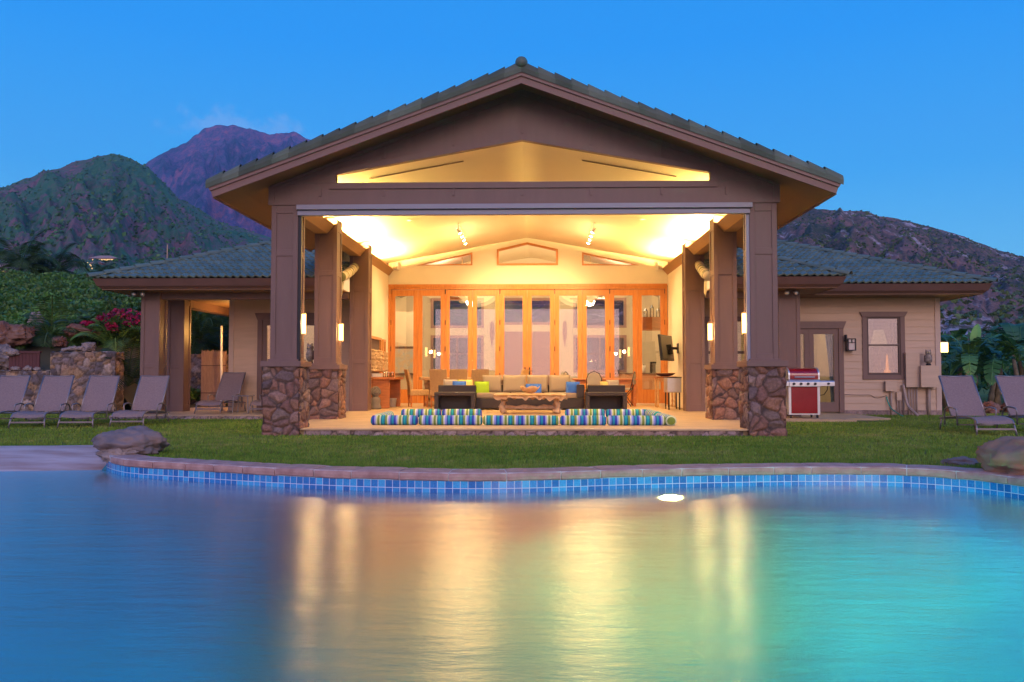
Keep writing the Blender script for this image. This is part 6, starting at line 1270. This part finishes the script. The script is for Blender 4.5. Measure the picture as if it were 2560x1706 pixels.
HB = hill('far_mountain', 'hill_peak', [(-300, 700), (100, 560), (250, 470), (330, 424), (349, 411), (388, 386), (420, 366), (452, 352), (484, 335), (507, 317), (536, 309), (581, 312), (620, 320), (659, 333), (690, 329), (710, 328), (743, 333), (760, 345), (900, 420), (1200, 520), (1600, 600), (2200, 760)], 1300, 3700, -300, 2300, 420, 220, pw=1.15, gf=2.2, ga=.13, fa=.10, seed=5.0, sk=-1.5)
HC = hill('rocky_hill', 'hill_rocky', [(1200, 820), (1500, 720), (1700, 640), (1850, 590), (1947, 556), (2000, 530), (2031, 523), (2070, 522), (2112, 525), (2176, 528), (2207, 540), (2252, 547), (2324, 564), (2405, 586), (2452, 606), (2502, 624), (2560, 641), (2700, 690), (3100, 800)], 160, 950, 1200, 3100, 560, 300, pw=1.0, gf=1.3, ga=.06, fa=.05, seed=9.0, sk=-.8)
def on_hill(px, py, H):
    Y = H['r0'] + 2
    while Y < H['r1']:
        if W(px, py, Y).z <= hill_z(px, Y, H): break
        Y += 4
    return W(px, py, Y)
# ================================================================== VEGETATION
def leaves(cs, size, tone=(1, 1, 1), var=.5, seed=1, updir=.35, aspect=1.6):
    """cs: (n,3) leaf centres -> quads with per-leaf tint"""
    r = np.random.default_rng(seed); k = len(cs); d = r.normal(size=(k, 3)); d[:, 2] += updir; d /= np.linalg.norm(d, axis=1)[:, None]
    a = r.normal(size=(k, 3)); a -= d * (a * d).sum(1)[:, None]; a /= np.linalg.norm(a, axis=1)[:, None]; b = np.cross(d, a); s = size * (.6 + .8 * r.random(k))[:, None]
    v = np.stack([cs - a * s * aspect / 2, cs + b * s / 2.2, cs + a * s * aspect / 2, cs - b * s / 2.2], 1).reshape(-1, 3)
    t = (1 - var / 2 + var * r.random(k))[:, None] * np.array(tone)[None, :] * (.9 + .2 * r.random((k, 3))); t = np.c_[np.repeat(t, 4, 0), np.ones(4 * k)]
    return v, t
def mound_z(x, y):
    if x > -7.6: return -.02
    a = max(0, min(1, (y - 23.6) / 20)); zx = max(0, min(1, (-x - 8.5) / 15)); a = a * a * (3 - 2 * a) * .3 + a * .7
    bs = max(0, min(1, (-x - 10.6) / 1.2)); bs = bs * bs * (3 - 2 * bs) * (1.1 + .75 * max(0, min(1, (y - 23.7) / 1.6))) * (1 - .35 * a)
    z = bs + a * (1.4 + 3.2 * zx ** .8) + .12 * mn.noise(Vector((x * .35, y * .35, 0))) * min(1, a * 6); far = max(0, (y - 44) / 80); return z + far * (1.2 + zx * 2.0)
mb = MB(); gx_ = np.concatenate([np.linspace(-90, -30, 25), np.linspace(-29.5, -7.2, 60)]); gy_ = np.concatenate([np.linspace(23.4, 48, 60), np.linspace(50, 260, 30)])
for y in gy_:
    for x in gx_:
        xx = x
        mb.v.append((xx, y, mound_z(xx, y) - (.3 if (y == gy_[0] or x == gx_[-1]) else 0)))
for j in range(len(gy_) - 1):
    for i in range(len(gx_) - 1): a = j * len(gx_) + i; mb.f.append((a, a + 1, a + 1 + len(gx_), a + len(gx_))); mb.m.append(0)
tag(mb.build('garden_slope', 'soil', smooth=True), kind='structure')
r = np.random.default_rng(5)
def cover(n_, xr, yr, zf, hmax, size, seed, keep=None, clump=1.1):
    r = np.random.default_rng(seed); pts = []; tn = []
    for _ in range(n_):
        y = yr[0] + (yr[1] - yr[0]) * r.random() ** 1.3; x = xr[0] + (xr[1] - xr[0]) * r.random()
        if keep and not keep(x, y): continue
        cl = .5 + .5 * mn.noise(Vector((x * clump, y * clump, 1.7))); c2 = .5 + .5 * mn.noise(Vector((x * .3, y * .3, 7))); h = hmax * (.15 + 1.0 * cl)
        pts.append((x, y, zf(x, y) + h * (r.random() ** .5))); tn.append((.55 + .9 * cl) * (.5 + 1.1 * c2))
    return np.array(pts), np.array(tn)
def vis(x, y): return x < -.30 * y + 0.5 and x > -.72 * y - 2 and y > 24.4 + 1.0 * mn.noise(Vector((x * .3, 0, 4)))
cs_, tn = cover(120000, (-36, -8), (25, 49), mound_z, .75, .1, 5, vis)
v, t = leaves(cs_, .105, (1.0, 1.15, .9), .6, 3); t[:, :3] *= np.repeat(tn, 4)[:, None]; t[:, 0] *= 1.1
tag(mesh_np('shrub_cover', v, 4, 'leaf', t), 'dense green leafy ground cover over the garden slope behind the stone wall', 'shrubs', kind='stuff')
# bougainvillea
bo = thing('bougainvillea', 'magenta flowering bougainvillea bush on the slope left of the wing posts', 'bush', tuple(W(300, 838, 24.9) - Vector((0, 0, .1))))
pts = []; r = np.random.default_rng(8)
for c, rr_ in (((.15, 0, .72), (.5, .4, .15)), ((-.35, 0, .60), (.35, .3, .12)), ((.42, 0, .52), (.35, .4, .16)), ((-.15, -.2, .32), (.16, .2, .14)), ((-.95, 0, .45), (.22, .2, .05)), ((-.75, 0, .15), (.18, .2, .08))):
    d = r.normal(size=(110, 3)); d /= np.linalg.norm(d, axis=1)[:, None]; pts.append(np.array(c) + d * np.array(rr_) * (r.random((110, 1)) ** .3))
pts = np.concatenate(pts); v, t = leaves(pts, .085, (1, 1, 1), .9, 4); mesh_np('blossoms', v, 4, 'blossom', t, bo)
v, t = leaves(pts[::2] * [1.05, 1, .9] - [0, 0, .1], .09, (.8, .9, .7), .7, 6); mesh_np('foliage', v, 4, 'leaf', t, bo)
def frond(mb, tints, base, az, L_, up, droop, leaf=.35, nl=26, wd=.022, tone=1.0, V_=.5):
    """feather frond"""
    p = Vector(base); d = Vector((cos(az) * cos(up), sin(az) * cos(up), sin(up))); st_ = L_ / nl; side = Vector((-sin(az), cos(az), 0)); pts = [p.copy()]
    for i in range(nl):
        d = (d + Vector((0, 0, -droop * (i / nl) * .16))).normalized(); q = p + d * st_; k = i / nl; upv = side.cross(d).normalized()
        ll = leaf * (sin(pi * min(1, k * .92 + .1)) ** .7) * L_
        if k > .12:
            for s_ in (-1, 1):
                tip = q + side * s_ * ll * .86 + d * ll * .45 + upv * ll * V_ * .25 - Vector((0, 0, ll * .25 * droop)); w2 = d * wd; b = len(mb.v); mid = q.lerp(tip, .5) + Vector((0, 0, .05 * ll))
                mb.v += [tuple(q - w2 * .5), tuple(mid - w2), tuple(tip), tuple(mid + w2), ]; mb.f.append((b, b + 1, b + 2, b + 3)); mb.m.append(0); tt = tone * (.65 + .7 * random.random()); tints += [(tt, tt, tt * .9, 1)] * 4
        p = q; pts.append(p.copy())
    n0 = len(mb.v); mb.tube(pts[::3], .008 + .004 * L_, 4, False); tints += [(tone * 1.6, tone * 1.3, tone, 1)] * (len(mb.v) - n0)
def palm(name, loc, th, nf, L_, label, grp, tone=1.0, up=(.1, 1.35), droop=1.0, tr=.12, cat='palm', nl=24, leaf=.34, wd=.022):
    t = thing(name, label, cat, loc, 0, grp); mb = MB()
    if th > .05:
        mb.tube([(.04 * sin(k), .03 * cos(k), th * k / 6) for k in range(7)], [tr * (1.25 - .35 * k / 6) for k in range(7)], 8); mb.build('trunk', 'trunk', t, True)
    mb = MB(); tints = []
    for k in range(nf):
        az = k * 2.399 + random.random() * .5; u = up[0] + (up[1] - up[0]) * ((k + .5) / nf); frond(mb, tints, (0, 0, th), az, L_ * random.uniform(.8, 1.1), u, droop * random.uniform(.8, 1.3), leaf, nl, wd, tone * random.uniform(.8, 1.2))
    mb.tint = tints; mb.build('crown' if th > .05 else 'fronds', 'leaf', t); return t
gP = 'feathery garden palms behind the stone wall'
for px, py, Y, L_, lb, tn_ in ((128, 905, 24.9, 1.7, 'tall feathery palm clump behind the tall stone wall, left end', .75), (60, 905, 24.9, .9, 'small palm clump just above the dark red planks', .8), (185, 912, 24.9, .9, 'low yellowish green palm clump over the middle of the tall stone wall', 1.1), (232, 900, 25.4, 1.1, 'dark palm clump behind the middle right of the stone wall', .6), (285, 905, 24.9, 1.35, 'bright green upright palm fronds under the bougainvillea', 1.5), (325, 920, 25.2, 1.2, 'dark palm clump between stone wall and wing posts', .55), (318, 990, 23.6, 1.5, 'dark low palm filling the gap right of the tall stone wall', .4), (105, 885, 25.6, 1.2, 'dark palm between the red rock and the tall palm', .5), (255, 880, 25.6, 1.3, 'dark green palm fronds below the magenta bush', .6)):
    c = W(px, py, Y); palm('garden_palm', (c.x, Y, mound_z(c.x, Y)), 0, 11, L_, lb, gP, tn_, (.45, 1.45), 1.1, wd=.02, cat='garden palm')
for px, Y, L_, lb, h_ in ((500, 28.5, 1.8, 'dark palm seen through the left porch, left one', .9), (545, 30, 2.0, 'dark palm seen through the left porch, right one by the siding', 1.0), (470, 31, 2.0, 'dark palm behind the second wing post', 1.1)):
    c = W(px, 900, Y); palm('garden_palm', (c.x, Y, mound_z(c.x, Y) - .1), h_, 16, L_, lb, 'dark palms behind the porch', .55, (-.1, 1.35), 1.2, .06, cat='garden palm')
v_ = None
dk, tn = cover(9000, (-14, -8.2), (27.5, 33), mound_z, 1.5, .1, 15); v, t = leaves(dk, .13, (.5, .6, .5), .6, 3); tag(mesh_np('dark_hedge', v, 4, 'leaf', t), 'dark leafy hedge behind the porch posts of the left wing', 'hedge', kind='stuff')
for px, Y, py, L_, lb, tn_ in ((53, 62, 668, 3.4, 'coconut palm on the slope top at the far left', .6), (134, 64, 684, 3.2, 'darker coconut palm right of the first one on the slope top', .4), (262, 120, 690, 3.0, 'small distant palm on the slope behind the left wing roof tip', .5)):
    c = W(px, py, Y); zb_ = mound_z(c.x, Y); palm('coconut_palm', (c.x, Y, zb_), max(1.2, c.z - zb_), 22, L_, lb, 'coconut palms on the skyline of the slope', tn_, (-.35, 1.4), 1.3, .18, wd=.05, cat='palm tree')
gRk = 'rocks on the garden slope'
for i, (px, py, Y, r_, m_, lb) in enumerate(((45, 838, 24.3, (.48, .3, .30), 'rock_red', 'large red rock on the slope above the dark red planks'), (8, 845, 24.1, (.35, .3, .42), 'rock_red', 'reddish rock at the left picture edge above the wall'), (17, 825, 24.9, (.24, .2, .17), 'rock_pale', 'grey rock above the reddish ones at the left edge'), (87, 808, 25.0, (.22, .2, .33), 'rock_pale', 'upright pale grey rock in the hedge'), (203, 828, 24.9, (.50, .3, .20), 'rock_red', 'brown rock lying among the palms under the hedge'), (150, 856, 24.2, (.32, .2, .17), 'rock_red', 'tan rock behind the tall wall, between two palms'), (222, 868, 24.2, (.2, .2, .14), 'rock_pale', 'small tan rock just above the tall wall'), (5, 900, 23.6, (.4, .4, .4), 'rock_pale', 'big pale rock beside the low wall at the left edge'))):
    rock('rock', m_, tuple(W(px, py, Y)), r_, 60 + i, lb, 'rock', gRk, rz=i, flat=1)
# right garden: bananas
def banana(loc, th, nl, L_, label, seed, tone=1.0, special=None):
    rnd = random.Random(seed); t = thing('banana_plant', label, 'banana plant', loc, 0, 'banana plants behind the right lounge chairs'); mb = MB()
    mb.tube([(.05 * sin(k + seed), .04 * cos(k), th * k / 5) for k in range(6)], [.11, .10, .09, .08, .07, .05], 9); mb.build('trunk', 'banana_trunk', t, True)
    mb = MB(); tints = []
    for i in range(nl):
        az = i * 2.4 + rnd.random(); up = rnd.uniform(.5, 1.35); ln = L_ * rnd.uniform(.75, 1.1); d = Vector((cos(az) * cos(up), sin(az) * cos(up), sin(up))); side = Vector((-sin(az), cos(az), 0)); p = Vector((0, 0, th)); n_ = 14; tt = tone * rnd.uniform(.6, 1.35); dr = rnd.uniform(.8, 1.5); P = [p.copy()]; D = [d.copy()]
        for k in range(n_): d = (d + Vector((0, 0, -.022 * dr * (k + 1)))).normalized(); p = p + d * ln / n_; P.append(p.copy()); D.append(d.copy())
        for k in range(3, n_):
            w0 = .13 * ln * sin(pi * ((k - 2.6) / (n_ - 2.4))) ** .6; w1 = .13 * ln * max(0, sin(pi * ((k - 1.6) / (n_ - 2.4)))) ** .6 if k < n_ - 1 else .02; gap = rnd.choice((0, 0, .15, .35)); fall = rnd.uniform(.1, .5)
            for s_ in (-1, 1):
                a, b_ = P[k], P[k + 1].lerp(P[k], gap); b = len(mb.v); mb.v += [tuple(a), tuple(a + side * s_ * w0 + Vector((0, 0, .12 - fall)) * w0 + D[k] * w0 * .3), tuple(b_ + side * s_ * w1 + Vector((0, 0, .12 - fall)) * w1 + D[k] * w0 * .3), tuple(b_)]
                mb.f.append((b, b + 1, b + 2, b + 3)); mb.m.append(0); q = tt * rnd.uniform(.9, 1.1); tints += [(q, q, q, 1)] * 4
        n0 = len(mb.v); mb.tube(P[::2], .014, 4, False); tints += [(tt * 2, tt * 1.7, tt * 1.3, 1)] * (len(mb.v) - n0)
    mb.tint = tints; mb.build('leaves', 'banana_leaf', t)
    if special:
        mb = MB(); (x, z, w_, h_, ln) = special; n_ = 12; P = []
        for k in range(n_ + 1):
            u = k / n_; ww = w_ * sin(pi * min(1, u * .9 + .08)) ** .55; cx_ = x + ln * u
            for s_ in (-1, 0, 1): mb.v.append((cx_ + s_ * ww, -.3 + abs(s_) * .06, z + h_ * u))
        for k in range(n_):
            for j in (0, 1): a = k * 3 + j; mb.f.append((a, a + 1, a + 4, a + 3)); mb.m.append(0)
        mb.tint = [(2.4, 1.9, 1.5, 1)] * len(mb.v); o = mb.build('young_leaf', 'banana_leaf', t); o['label'] = 'pale green upright unrolled leaf'
    return t
c = W(2425, 1000, 24.5); sp_ = W(2437, 866, 24.2) - Vector((c.x, 24.5, 0))
banana((c.x, 24.5, 0), 1.25, 11, 1.5, 'banana plant with one pale upright leaf, right of the lit corner lamp', 1, .75, (sp_.x, sp_.z, .15, .62, .12))
for i, (px, Y, th, L_, nl, tn_, lb) in enumerate(((2375, 25.5, .9, 1.5, 10, .8, 'banana plant nearest the house corner under the lamp'), (2400, 26.5, 1.3, 1.6, 10, .55, 'dark banana plant behind the one with the pale leaf'), (2498, 25.5, 1.3, 1.6, 11, .9, 'banana plant between the two right loungers'), (2550, 25, 1.4, 1.8, 11, .8, 'banana plant at the right picture edge'), (2480, 29, 1.5, 1.6, 10, .5, 'darker banana plant further back in the middle'), (2540, 30, 1.7, 1.7, 10, .55, 'farthest banana plant at the right edge'), (2355, 28, 1.6, 1.5, 10, .6, 'banana plant farther back showing just beside the house corner'), (2440, 27.5, 1.0, 1.6, 10, .6, 'low banana plant behind the nearer right lounger'))):
    banana((W(px, 1000, Y).x, Y, 0), th, nl, L_, lb, 20 + i, tn_)
def rcov(x, y): return 0
def keepR(x, y): return x > .475 * y - .5 and x < .72 * y
a1, t1 = cover(16000, (11, 32), (30.5, 42), rcov, 2.1, .1, 25, keepR, .5)
v, t = leaves(a1, .15, (.55, .75, .7), .6, 13); t[:, :3] *= np.repeat(t1, 4)[:, None]
keep = (v[::4][:, 2] > .95) | (r.random(len(v) // 4) > .75); kk = np.repeat(keep, 4)
tag(mesh_np('garden_thicket', v[kk], 4, 'leaf', t[kk]), 'dark leafy thicket behind the banana plants on the right', 'thicket', kind='stuff')
def keepF(x, y): return x > .46 * y and x < .74 * y
a2, t2 = cover(26000, (30, 150), (70, 190), rcov, 5.5, .1, 26, keepF, .16); v, t = leaves(a2, .7, (.6, .8, .75), .6, 14); t[:, :3] *= np.repeat(t2, 4)[:, None]
tag(mesh_np('distant_trees', v, 4, 'leaf', t), 'far dark belt of trees at the foot of the rocky hill', 'trees', kind='stuff')
a3, t3 = cover(14000, (-150, -34), (130, 250), lambda x, y: mound_z(max(-90, x), y), 5, .1, 27, lambda x, y: x < -.38 * y and x > -.72 * y, .12); v, t = leaves(a3, .9, (.5, .7, .6), .6, 15); t[:, :3] *= np.repeat(t3, 4)[:, None]
tag(mesh_np('distant_trees', v, 4, 'leaf', t), 'far dark trees at the foot of the green hill on the left', 'trees', kind='stuff')
for i, (px, py, Y, L_, lb) in enumerate(((2465, 862, 90, 3.2, 'distant palm at the foot of the rocky hill, left one'), (2520, 858, 100, 3.6, 'distant palm near the pink house'), (2552, 862, 85, 3.0, 'distant palm at the right picture edge'))):
    c = W(px, py, Y); palm('distant_palm', (c.x, Y, 0), c.z, 16, L_, lb, 'distant palms on the right', .45, (-.3, 1.3), 1.2, .2, wd=.07, cat='palm tree', nl=16)
gR2 = 'reddish garden rocks on the right'
for i, (px, Y, r_, lb) in enumerate(((2435, 23.5, (.35, .3, .26), 'reddish rock at the foot of the banana plants, left of the gap'), (2470, 23.8, (.5, .3, .22), 'long dark rock between the two right loungers'), (2545, 24, (.45, .35, .3), 'red rock behind the rightmost lounger'), (2390, 24.2, (.25, .2, .2), 'small rock behind the nearer right lounger back'))):
    rock('rock', 'rock_red', (W(px, 1000, Y).x, Y, .05), r_, 80 + i, lb, 'rock', gR2, rz=i, flat=1)
# distant buildings
def villa(c, sx, sy, h, label, wins=4, lit=True, rz=0):
    t = thing('hill_house', label, 'house', tuple(c), rz); mb = MB(); mb.box(-sx, sx, -sy, sy, -h, h * .55); mb.build('wall', 'far_house', t); mb = MB()
    b = len(mb.v); mb.v += [(-sx * 1.15, -sy * 1.2, h * .55), (sx * 1.15, -sy * 1.2, h * .55), (sx * 1.15, sy * 1.2, h * .55), (-sx * 1.15, sy * 1.2, h * .55), (-sx * .45, 0, h * 1.6), (sx * .45, 0, h * 1.6)]; mb.f += [(0, 1, 5, 4), (1, 2, 5), (2, 3, 4, 5), (3, 0, 4), (0, 3, 2, 1)]; mb.m += [0] * 5; mb.build('roof', 'far_roof', t)
    for k in range(wins):
        x = -sx * .8 + 1.6 * sx * (k + .5) / wins; mb = MB(); mb.box(x - sx * .12, x + sx * .12, -sy - .15, -sy - .02, -h * .25, h * .3); mb.build('window', 'far_window' if lit else 'white_plastic', t)
    return t
c = on_hill(262, 652, HA); k = c.y / F; villa(c, 34 * k, 10 * k, 8 * k, 'distant hillside house with dark roof and a row of lit windows', 6)
c = on_hill(244, 662, HA); k = c.y / F; villa(c, 15 * k, 8 * k, 6 * k, 'smaller unlit building just below the lit hillside house', 2, False)
for i, (px, py) in enumerate(((219, 659), (225, 663.5), (227.5, 666), (224, 669), (230, 673))):
    c = on_hill(px, py, HA); k = c.y / F; t = thing('driveway_lamp', 'tiny yellow lamp along the hillside driveway, %s' % ('topmost', 'second from top', 'middle', 'second from bottom', 'bottom')[i], 'lamp', tuple(c), 0, 'driveway lamps below the hillside house'); mb = MB(); mb.tube([(0, 0, -3 * k), (0, 0, 1 * k)], .25 * k); mb.build('post', 'black_metal', t); mb = MB(); mb.ell((0, 0, 1.5 * k), (1.3 * k, 1.3 * k, 1.8 * k), 8, 6); mb.build('globe', 'far_window', t)
c = W(10, 684, 85); k = c.y / F; villa(c, 24 * k, 20 * k, 16 * k, 'pale pink roofed neighbour house at the far left edge', 2, True)
c = W(212, 712, 110); k = c.y / F; villa(c, 12 * k, 9 * k, 7 * k, 'small reddish roof just left of the left wing eave', 1, False)
c = W(2530, 876, 170); k = c.y / F; villa(c, 22 * k, 12 * k, 6 * k, 'distant pale pink house at the foot of the rocky hill', 3, False)
c = W(418, 640, 110); mb = MB(); mb.tube([(c.x, 110, mound_z(c.x, 110)), (c.x, 110, W(417, 612, 110).z)], [.10, .07], 6); tag(mb.build('utility_pole', 'root_wood'), 'thin wooden pole rising behind the left wing roof', 'pole')

# ================================================================== HAZE
m, t = newmat('haze_air'); pv = nd(t, 'ShaderNodeVolumePrincipled'); pv.inputs['Color'].default_value = (.26, .55, 1, 1); pv.inputs['Density'].default_value = .00010; pv.inputs['Anisotropy'].default_value = 0
out(t, None, pv.outputs[0])
hz = MB().box(-4500, 4500, -4500, 4800, -3.2, 1400).build('haze', 'haze_air'); tag(hz, 'thin blue evening air over the whole valley', 'haze', kind='stuff')

# scrub on the slopes
def scrub(name, H, n_, px0, px1, Ya, Yb, size, tone, seed, label):
    rr_ = random.Random(seed); P = []; T = []
    while len(P) < n_:
        px = rr_.uniform(px0, px1); Y = Ya + (Yb - Ya) * rr_.random(); k = mn.noise(Vector((px * .02, Y * .012, seed))) + .6 * mn.noise(Vector((px * .08, Y * .05, seed)))
        if k < rr_.uniform(-.35, .35): continue
        p = W(px, VY, Y); z = hill_z(px, Y, H); P.append((p.x, Y, z + size * .15)); T.append(.6 + .8 * rr_.random() + .5 * k)
    P = np.array(P); P = np.concatenate([P, P + np.array([size * .35, 0, size * .2]), P + np.array([-size * .3, size * .2, size * .1])]); T = np.array(T * 3); v, t = leaves(P, size, tone, .5, seed, .8, 1.3); t[:, :3] *= np.repeat(T, 4)[:, None]
    tag(mesh_np(name, v, 4, 'leaf', t), label, 'scrub', kind='stuff')
scrub('hill_scrub', HA, 3500, -60, 720, 330, 1160, 2.2, (1.0, 1.2, 1.5), 31, 'dark scrub bushes scattered over the green hill')
scrub('hill_scrub', HC, 2500, 1900, 2640, 230, 960, 1.7, (1.3, .95, 1.0), 32, 'dark scrub bushes scattered over the rocky hill')
